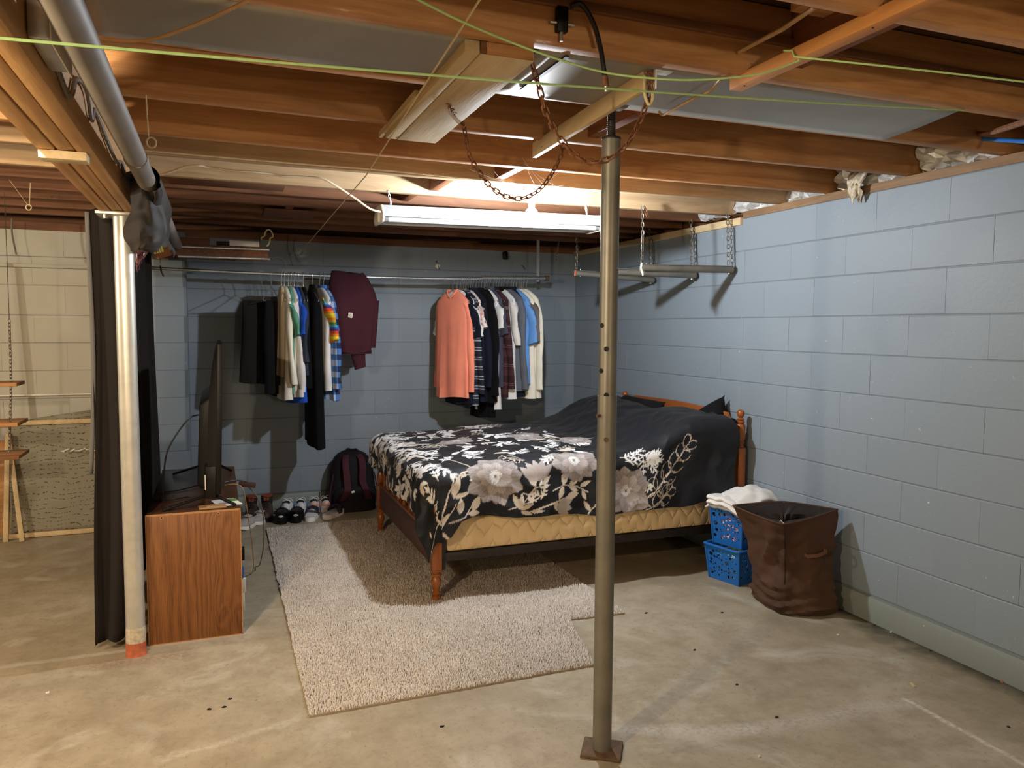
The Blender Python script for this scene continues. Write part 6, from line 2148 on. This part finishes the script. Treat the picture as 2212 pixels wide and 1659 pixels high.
def hoodie():
    t = thing('maroon_hoodie', (0.95, RY, 1.86), 'maroon hooded sweatshirt thrown over the clothes pipe with a small white patch', 'sweatshirt')
    n, k = 44, 40
    rings = []
    for j in range(k + 1):
        f = j / k
        z = 1.868 - 0.60 * f
        xl = 0.822 - 0.045 * math.sin(min(1, f * 2.2) * PI / 2) + 0.075 * f ** 1.6
        xr = 1.060 + 0.100 * math.sin(min(1, f / 0.38) * PI / 2) - 0.055 * max(0, (f - 0.38) / 0.62)
        cx, w = (xl + xr) / 2, (xr - xl) / 2
        tt = 0.030 + 0.055 * min(1, f * 3.0)
        row = []
        for i in range(n):
            a = 2 * PI * i / n
            ca, sa = math.cos(a), math.sin(a)
            xx = cx + w * math.copysign(abs(ca) ** 0.7, ca)
            yy = RY - 0.02 * f + tt * math.copysign(abs(sa) ** 0.8, sa)
            yy += 0.018 * f * math.sin(xx * 26 + 1.0) + 0.012 * nz(xx * 9, z * 6, 3) * min(1, f * 4)
            row.append((xx, yy, z + 0.012 * math.sin(xx * 24) * (0.4 if f > 0.1 else 1.0)))
        rings.append(row)
    MB().loops(rings).build('body', maroon, t)
    MB().loops([[(0.98 + 0.135 * math.cos(a), RY - 0.02 + 0.072 * math.sin(a), z) for a in np.linspace(0, 2 * PI, 30, endpoint=False)] for z in (1.285, 1.255)]).build('waistband', maroon, t)
    rr = []
    for q in range(9):
        f = q / 8
        rr.append([(1.005 + 0.020 * f + (0.058 - 0.016 * f) * math.cos(a), RY - 0.035 + 0.030 * math.sin(a), 1.30 - 0.155 * f + 0.012 * math.cos(a)) for a in np.linspace(0, 2 * PI, 20, endpoint=False)])
    o = MB().loops(rr).build('sleeve', maroon, t)
    rr = []
    for q in range(9):
        f = q / 8
        rr.append([(1.125 - 0.03 * f + 0.05 * math.cos(a), RY - 0.03 + 0.04 * math.sin(a), 1.66 - 0.36 * f) for a in np.linspace(0, 2 * PI, 18, endpoint=False)])
    MB().loops(rr).build('sleeve', maroon, t)
    q = at(757, 681, Y=RY - 0.105)
    o = MB().obox(q, (0.98, 0, -0.17), (0, 1, 0), (0.17, 0, 0.98), 0.0165, 0.003, 0.0185).build('patch', M['white_cloth'], t, bevel=0.002)
    e = q + Vector((0.001, -0.0034, -0.001))
    mb = MB(); mb.tube([e + Vector((0.009 * math.cos(a), 0, 0.009 * math.sin(a))) for a in np.linspace(0.9, 5.4, 14)], 0.0022, 5)
    mb.tube([e + Vector((0.004 * math.cos(a) + 0.003, 0, 0.004 * math.sin(a))) for a in np.linspace(1.2, 6.0, 10)], 0.0015, 5)
    mb.build('patch_emblem', M['cable_tan'], o)


hoodie()

# right cluster
HL = 'thin wire hanger in the crowded right-hand cluster on the sleeve pipe'
garment('coral_t_shirt', 'shirt', 978, 109, 'coral orange long-sleeved t-shirt at the left end of the right cluster, facing forward', [coral], 0.905, 0.205, 'long', 0.67, th=0.042, neck_open=True, seed=11)
garment('white_t_shirt', 't-shirt', 987, 112, 'white short-sleeved t-shirt directly behind the coral one', [white_j], 1.02, 0.22, 'short', 0.27, seed=12)
g = garment('lettered_t_shirt', 't-shirt', 994, 100, 'navy t-shirt with small white lettering behind the white t-shirt', [navy_j], 0.85, 0.215, 'short', 0.27, seed=13)
q = at(1014, 744, Y=5.665)
mb = MB()
for k, (dx, pts) in enumerate(((0, [(0, -1), (0, 1), (0.9, 1), (0, 1), (0, 0), (0.7, 0)]), (1.3, [(0, -1), (0, 1), (0.8, 0.9), (0.8, 0.2), (0, 0), (0.8, -1)]), (2.6, [(0.8, 1), (0, 1), (0, 0), (0.7, 0), (0, 0), (0, -1), (0.8, -1)]), (3.8, [(0.8, 1), (0, 1), (0, 0), (0.7, 0), (0, 0), (0, -1), (0.8, -1)]))):
    mb.tube([q + Vector((-0.018 + 0.0082 * (dx + a), -0.012 + 0.002 * dx, 0.011 * b + 0.0012 * dx)) for a, b in pts], 0.0013, 5)
mb.build('white_lettering', M['white_cloth'], g)
garment('striped_sweater', 'sweater', 1002, 101, 'navy knitted sweater with thin white stripes, right cluster', [knit, knit], 0.845, 0.225, 'long', 0.70, th=0.036, seed=14)
garment('floral_shirt', 'shirt', 1011, 98, 'white and pink floral shirt peeking out above the striped sweater', [floral_m], 1.08, 0.215, 'short', 0.20, seed=15)
garment('navy_jacket', 'jacket', 1021, 99, 'large dark navy jacket in the middle of the right cluster', [navy_j, navy_j], 0.88, 0.225, 'long', 0.66, th=0.040, collar=navy_j, seed=16)
garment('black_hoodie', 'sweatshirt', 1034, 101, 'black hooded sweatshirt right of the navy jacket', [black_j, black_j], 0.86, 0.235, 'long', 0.70, th=0.040, collar=black_j, seed=17)
garment('long_black_trousers', 'trousers', 1046, 95, 'black trousers reaching lowest in the right cluster', [black_j], 0.735, 0.18, None, seed=18, th=0.034)
garment('white_blouse', 'shirt', 1049, 100, 'white shirt whose hem shows below the black hoodie', [white_j], 0.80, 0.20, 'short', 0.22, seed=19)
garment('slate_shirt', 'shirt', 1058, 98, 'slate grey shirt just left of the burgundy checked shirt', [slate], 0.98, 0.205, 'short', 0.26, collar=slate, seed=20)
garment('burgundy_plaid_shirt', 'shirt', 1066, 101, 'dark burgundy checked flannel shirt in the right cluster', [red_plaid, red_plaid], 0.90, 0.225, 'long', 0.68, collar=navy_j, seed=21)
garment('pale_jacket', 'jacket', 1082, 101, 'pale grey-white jacket right of the burgundy checked shirt', [white_j, heather], 0.90, 0.215, 'long', 0.36, collar=black_j, seed=22)
garment('grey_sweatshirt', 'sweatshirt', 1096, 102, 'mid grey sweatshirt with a wide ribbed cuff, right cluster', [grey_f, grey_f, grey_f], 0.95, 0.225, 'long', 0.64, th=0.038, seed=23)
garment('navy_shirt', 'shirt', 1104, 98, 'navy shirt whose hem shows below the grey sweatshirt', [navy_j], 0.90, 0.19, None, collar=navy_j, seed=24)
garment('sky_blue_t_shirt', 't-shirt', 1109, 103, 'sky blue t-shirt near the right end of the right cluster', [sky], 1.00, 0.225, 'short', 0.33, seed=25)
garment('two_tone_shirt', 'shirt', 1121, 100, 'cream shirt with brown shoulder block, second from the right end', [cream_j, taupe], 0.90, 0.225, 'short', 0.34, seed=26)
garment('cream_sweater', 'sweater', 1130, 103, 'cream long-sleeved sweater at the right end of the clothes pipe', [cream_j, cream_j], 0.885, 0.215, 'long', 0.68, th=0.036, seed=27)
for px in (1016, 1028, 1040, 1072, 1077, 1088, 1115, 1126, 1137, 998, 1006, 1054):
    hanger(px, RND.uniform(88, 100), HL)


# ---------------------------------------------------------------- shoes along the back wall
def outline(s, L, W):
    """half width of a sole at s = 0 (heel) .. 1 (toe)"""
    base = (0.80 + 0.20 * math.sin(PI * min(1, max(0, (s - 0.25) / 0.9)) ** 1.0)) * W / 2
    heel = min(1.0, (s / 0.10)) ** 0.5 if s < 0.10 else 1.0
    toe = max(0.0, 1 - ((s - 0.80) / 0.20) ** 2) ** 0.5 if s > 0.80 else 1.0
    return max(0.004, base * heel * toe)


def sole_mesh(L, W, z0, z1, rock=0.012):
    N = 22
    rings = []
    for z, k in ((z0, 0.94), (z0 + (z1 - z0) * 0.3, 1.0), (z1, 1.0)):
        left, right = [], []
        for i in range(N + 1):
            s = i / N
            lift = rock * max(0, (s - 0.7) / 0.3) ** 2
            h = outline(s, L, W) * k
            left.append((-h, s * L, z + lift)); right.append((h, s * L, z + lift))
        rings.append(right + left[::-1])
    return MB().loops(rings)


def upper_mesh(L, W, z0, prof, flare=1.0, open_to=0.0):
    rings = []
    N = 20
    for i in range(N + 1):
        s = 0.01 + 0.98 * i / N
        h = np.interp(s, [p[0] for p in prof], [p[1] for p in prof])
        w = outline(s, L, W) * 0.97
        lift = 0.012 * max(0, (s - 0.7) / 0.3) ** 2
        ring = []
        for k in range(14):
            a = PI * k / 13
            tw = math.cos(a)
            ring.append((w * math.copysign(abs(tw) ** 0.6, tw) * (1 - 0.22 * math.sin(a) ** 2), s * L, z0 + lift + h * math.sin(a) ** 0.75))
        rings.append(ring)
    return MB().loops(rings)


def shoe(kind, px, py, rz, label, side, grp):
    q = at(px, py, Z=0.0) if px > 20 else Vector((px, py, 0))
    zb = 0.0145 if inside(np.array([q.x]), np.array([q.y]), RUG)[0] else 0.0
    t = thing('shoe' if kind not in ('boot', 'slide', 'clog') else {'boot': 'boot', 'slide': 'slide_sandal', 'clog': 'clog'}[kind], (q.x, q.y, zb), label, 'shoe' if kind != 'boot' else 'boot', grp, math.radians(rz))
    B = lambda mb, n, m_, p=None, **k: mb.build(n, m_, p or t, local=True, **k)
    if kind == 'sneaker_white' or kind == 'sneaker_pink':
        L, W = 0.265, 0.098
        c1 = shoe_mats['white'] if kind.endswith('white') else shoe_mats['pink']
        B(sole_mesh(L, W, 0.0, 0.030), 'sole', M['porcelain'])
        B(upper_mesh(L, W, 0.028, [(0, 0.065), (0.12, 0.07), (0.30, 0.062), (0.48, 0.072), (0.62, 0.056), (0.85, 0.036), (1, 0.012)]), 'upper', c1)
        B(MB().ball((0, 0.085, 0.088), 0.030, 0.060, 0.012), 'opening', shoe_mats['lining'])
        mb = MB()
        for k in range(4): mb.tube([(-0.028, 0.125 + 0.022 * k, 0.088 - 0.008 * k), (0, 0.125 + 0.022 * k, 0.104 - 0.011 * k), (0.028, 0.135 + 0.022 * k, 0.088 - 0.008 * k)], 0.0035, 6)
        mb.tube([(0.0, 0.13, 0.106), (0.02, 0.12, 0.116), (0.035, 0.14, 0.105), (0.042, 0.16, 0.08)], 0.0026, 6)
        mb.tube([(0.0, 0.13, 0.106), (-0.02, 0.125, 0.113), (-0.034, 0.14, 0.092)], 0.0026, 6)
        B(mb, 'laces', M['porcelain'])
        if kind.endswith('pink'): B(MB().ball((0.0, 0.015, 0.07), 0.03, 0.016, 0.02), 'heel_tab', shoe_mats['rose'])
        else: B(MB().obox((0.047, 0.16, 0.055), (0, 1, 0.3), (1, 0, 0), (0, -0.3, 1), 0.03, 0.003, 0.007), 'side_flash', shoe_mats['flash'])
    elif kind == 'boot':
        L, W = 0.29, 0.105
        B(sole_mesh(L, W, 0.0, 0.030), 'sole', M['black'])
        B(upper_mesh(L, W, 0.028, [(0, 0.09), (0.15, 0.115), (0.36, 0.105), (0.5, 0.082), (0.72, 0.062), (0.9, 0.048), (1, 0.012)]), 'upper', shoe_mats['leather'])
        rr = [[(r_ * math.cos(a), 0.075 + 1.25 * r_ * math.sin(a), z) for a in np.linspace(0, 2 * PI, 18, endpoint=False)] for r_, z in ((0.040, 0.10), (0.043, 0.135), (0.045, 0.158), (0.036, 0.160), (0.032, 0.13))]
        B(MB().loops(rr), 'shaft', shoe_mats['leather_dark'])
        rr = [[(r_ * math.cos(a), 0.075 + 1.25 * r_ * math.sin(a), z) for a in np.linspace(0, 2 * PI, 18, endpoint=False)] for r_, z in ((0.034, 0.168), (0.042, 0.170), (0.040, 0.155), (0.031, 0.14))]
        B(MB().loops(rr), 'collar_lining', shoe_mats['rust'])
        B(MB().obox((0, 0.128, 0.150), (1, 0, 0), (0, 1, 0.9), (0, -0.9, 1), 0.018, 0.003, 0.018), 'tongue', shoe_mats['rust'])
        mb = MB()
        for k in range(5): mb.tube([(-0.024, 0.130 + 0.016 * k, 0.138 - 0.014 * k), (0.0, 0.140 + 0.016 * k, 0.146 - 0.014 * k), (0.024, 0.130 + 0.016 * k, 0.138 - 0.014 * k)], 0.0028, 6)
        B(mb, 'laces', M['black'])
    elif kind == 'slipon':
        L, W = 0.27, 0.098
        B(sole_mesh(L, W, 0.0, 0.026), 'sole', M['porcelain'])
        B(MB().loops([[(x, y, z) for x, y, z in [(k * outline(s, L, W) * 1.01, s * L, 0.026)for s in (0.05, 0.3, 0.6, 0.9) for k in (1,)]] + [(k * outline(s, L, W) * 1.01, s * L, 0.034) for s in (0.9, 0.6, 0.3, 0.05) for k in (1,)], [(outline(0.5, L, W) * 0.9, 0.13, 0.030)] * 8]), 'sole_band', M['black'])
        B(upper_mesh(L, W, 0.024, [(0, 0.05), (0.15, 0.055), (0.4, 0.050), (0.55, 0.058), (0.75, 0.046), (0.9, 0.034), (1, 0.01)]), 'upper', shoe_mats['greycloth'])
        B(MB().ball((0, 0.085, 0.074), 0.030, 0.055, 0.010), 'opening', shoe_mats['lining'])
        mb = MB()
        for k in range(3): mb.tube([(-0.03, 0.13 + 0.02 * k, 0.080), (0.0, 0.14 + 0.02 * k, 0.092), (0.03, 0.13 + 0.02 * k, 0.080)], 0.006, 6)
        B(mb, 'bow', shoe_mats['greycloth'])
    elif kind == 'clog':
        L, W = 0.265, 0.105
        B(sole_mesh(L, W, 0.0, 0.034), 'sole', M['black'])
        B(upper_mesh(L, W, 0.030, [(0, 0.058), (0.10, 0.060), (0.22, 0.045), (0.42, 0.055), (0.62, 0.064), (0.85, 0.044), (1, 0.012)]), 'upper', M['black'])
        B(MB().ball((0, 0.095, 0.080), 0.036, 0.062, 0.012), 'opening', shoe_mats['lining'])
        mb = MB(); mb.tube([(-0.050, 0.10, 0.075), (-0.046, 0.03, 0.082), (0, -0.004, 0.085), (0.046, 0.03, 0.082), (0.050, 0.10, 0.075)], 0.009, 8)
        B(mb, 'heel_strap', M['black'])
        lg = B(MB().ball((0, 0.0005, 0.062), 0.017, 0.003, 0.008), 'heel_badge', M['porcelain'])
        mb = MB(); mb.tube([(-0.010, -0.003, 0.060), (-0.006, -0.003, 0.066), (-0.002, -0.003, 0.058), (0.003, -0.003, 0.066), (0.007, -0.003, 0.058), (0.011, -0.003, 0.064)], 0.0014, 5)
        B(mb, 'badge_mark', M['black'], lg)
    else:                                                        # slide sandal
        L, W = 0.245, 0.098
        B(sole_mesh(L, W, 0.0, 0.034, 0.008), 'sole', M['porcelain'])
        B(sole_mesh(L * 0.94, W * 0.86, 0.034, 0.037, 0.008), 'footbed', shoe_mats['footbed'])
        rr = []
        for s in (0.48, 0.56, 0.64, 0.72):
            w = outline(s, L, W) * 1.03
            rr.append([(w * math.cos(a), s * L, 0.022 + 0.058 * math.sin(a)) for a in np.linspace(0, PI, 12)] + [((w - 0.005) * math.cos(a), s * L, 0.022 + 0.053 * math.sin(a)) for a in np.linspace(PI, 0, 12)])
        B(MB().loops(rr), 'strap', shoe_mats['navy'])
        mb = MB(); mb.tube([(-0.05, 0.13, 0.04), (-0.04, 0.16, 0.072), (0.0, 0.17, 0.084), (0.04, 0.16, 0.072), (0.05, 0.13, 0.04)], 0.008, 8)
        B(mb, 'strap_edge', shoe_mats['navy'])
    return t


shoe_mats = {'white': mcloth('white_mesh_upper', rgb(222, 224, 226)), 'pink': mcloth('pink_mesh_upper', rgb(230, 212, 206)), 'rose': mcloth('rose_heel', rgb(222, 160, 140)), 'lining': mcloth('dark_shoe_lining', rgb(52, 48, 48)),
             'leather': mplain('brown_boot_leather', rgb(66, 47, 37), 0.5, 0, 0.25, 12), 'leather_dark': mplain('dark_boot_leather', rgb(42, 34, 31), 0.6, 0, 0.25, 12), 'rust': mcloth('rust_lining', rgb(140, 74, 50)),
             'greycloth': mcloth('grey_canvas', rgb(172, 166, 160)), 'footbed': mplain('pale_footbed', rgb(206, 206, 208), 0.6, 0, 0.2, 14), 'navy': mplain('navy_strap', rgb(44, 42, 62), 0.6), 'flash': mplain('blue_flash', rgb(104, 152, 196), 0.5)}
shoe('boot', 0.235, 6.165, 177, 'brown lace-up boot nearest the cabinet, toe to the camera', -1, 'shoes along the back wall')
shoe('boot', 0.355, 6.160, 172, 'brown lace-up boot right of its mate, orange lining showing', 1, 'shoes along the back wall')
shoe('slipon', 556, 1128, 150, 'grey canvas slip-on half hidden by the cabinet corner', -1, 'shoes along the back wall')
shoe('slipon', 581, 1118, 152, 'grey canvas slip-on with white sole in front of the brown boots', 1, 'shoes along the back wall')
shoe('clog', 607, 1134, -8, 'black clog with white heel badge, left of the pair', -1, 'shoes along the back wall')
shoe('clog', 639, 1131, -8, 'black clog with white heel badge, right of the pair', 1, 'shoes along the back wall')
shoe('sneaker_white', 0.475, 6.035, -10, 'white sneaker with loose laces behind the left black clog', -1, 'shoes along the back wall')
shoe('sneaker_white', 0.590, 6.030, -4, 'white sneaker with loose laces behind the right black clog', 1, 'shoes along the back wall')
shoe('slide', 668, 1128, -16, 'pale slide sandal with navy strap, left of the pair', -1, 'shoes along the back wall')
shoe('slide', 702, 1123, -38, 'pale slide sandal with navy strap, turned outwards beside the backpack', 1, 'shoes along the back wall')
shoe('sneaker_pink', 0.695, 6.03, -3, 'pale pink sneaker behind the left sandal', -1, 'shoes along the back wall')
shoe('sneaker_pink', 0.785, 6.03, -3, 'pale pink sneaker behind the right sandal', 1, 'shoes along the back wall')

# ---------------------------------------------------------------- backpack
t = thing('backpack', (1.005, 6.10, 0), 'black backpack with maroon straps leaning on the back wall beside the bed', 'backpack')
bpm = mcloth('black_nylon', rgb(26, 23, 26), 0.7, 0.2); bps = mcloth('maroon_strap', rgb(66, 34, 44), 0.8, 0.15)
rings = []
for k in range(21):
    f = k / 20
    z = 0.004 + 0.462 * f
    w = 0.176 * (1 - 0.02 * math.cos(f * 9)) * (1 if f < 0.62 else math.sqrt(max(0.02, 1 - ((f - 0.62) / 0.40) ** 2)))
    if f < 0.35: w += 0.012 * math.sin(PI * f / 0.35)
    dp = 0.105 * (1 - 0.25 * f) * (1 if f < 0.8 else math.sqrt(max(0.05, 1 - ((f - 0.8) / 0.21) ** 2)))
    row = []
    for i in range(36):
        a = 2 * PI * i / 36
        ca, sa = math.cos(a), math.sin(a)
        x = 1.005 + w * math.copysign(abs(ca) ** 0.7, ca) + 0.008 * nz(i * 0.5, f * 6); y = 6.10 + 0.09 * f + dp * math.copysign(abs(sa) ** 0.8, sa) + 0.008 * nz(i * 0.4, f * 7, 3)
        row.append((x, y, z))
    rings.append(row)
MB().loops(rings).build('bag', bpm, t)
rings = []
for k in range(10):
    f = k / 9
    z = 0.01 + 0.19 * math.sin(f * PI / 2)
    w = 0.168 * math.sqrt(max(0.03, 1 - f ** 4))
    rings.append([(1.005 + w * math.cos(a), 6.035 + 0.062 * (1 - 0.5 * f) * math.sin(a), z) for a in np.linspace(0, 2 * PI, 28, endpoint=False)])
MB().loops(rings).build('lower_pocket', bpm, t)
for s in (-1, 1):
    pts = smooth_path([(1.005 + s * 0.040, 6.155, 0.445), (1.005 + s * 0.062, 6.075, 0.415), (1.005 + s * 0.066, 6.03, 0.34), (1.005 + s * 0.060, 6.01, 0.25), (1.005 + s * 0.075 + 0.01, 5.985, 0.17), (1.005 + s * 0.105, 5.99, 0.10)], 6)
    mb = MB(); mb.loops([[p + Vector((0.026, -0.006, 0)), p + Vector((0.026, 0.006, 0)), p + Vector((-0.026, 0.006, 0)), p + Vector((-0.026, -0.006, 0))] for p in pts])
    mb.build('shoulder_strap', bps, t, bevel=0.003)
mb = MB(); mb.tube(smooth_path([(0.965, 6.16, 0.455), (0.97, 6.15, 0.482), (1.005, 6.15, 0.474), (1.04, 6.15, 0.476), (1.045, 6.16, 0.452)], 5), 0.008, 8); mb.build('top_handle', bpm, t)
MB().obox((0.985, 5.984, 0.165), (1, 0, 0.3), (0, 1, 0), (-0.3, 0, 1), 0.012, 0.002, 0.008).build('white_tag', M['white_plastic'], t)
mb = MB(); mb.tube([(0.925 + 0.016 * math.cos(a), 5.972, 0.10 + 0.016 * math.sin(a)) for a in np.linspace(0, 2 * PI, 17)], 0.0025, 6); mb.build('ring_badge', M['grey_plastic'], t)
for s in (-1, 1):
    mb = MB(); mb.tube([(1.005 + s * 0.185, 6.06, 0.03), (1.005 + s * 0.19, 6.05, 0.14), (1.005 + s * 0.16, 6.06, 0.30)], 0.006, 6); mb.build('side_seam', bps, t)
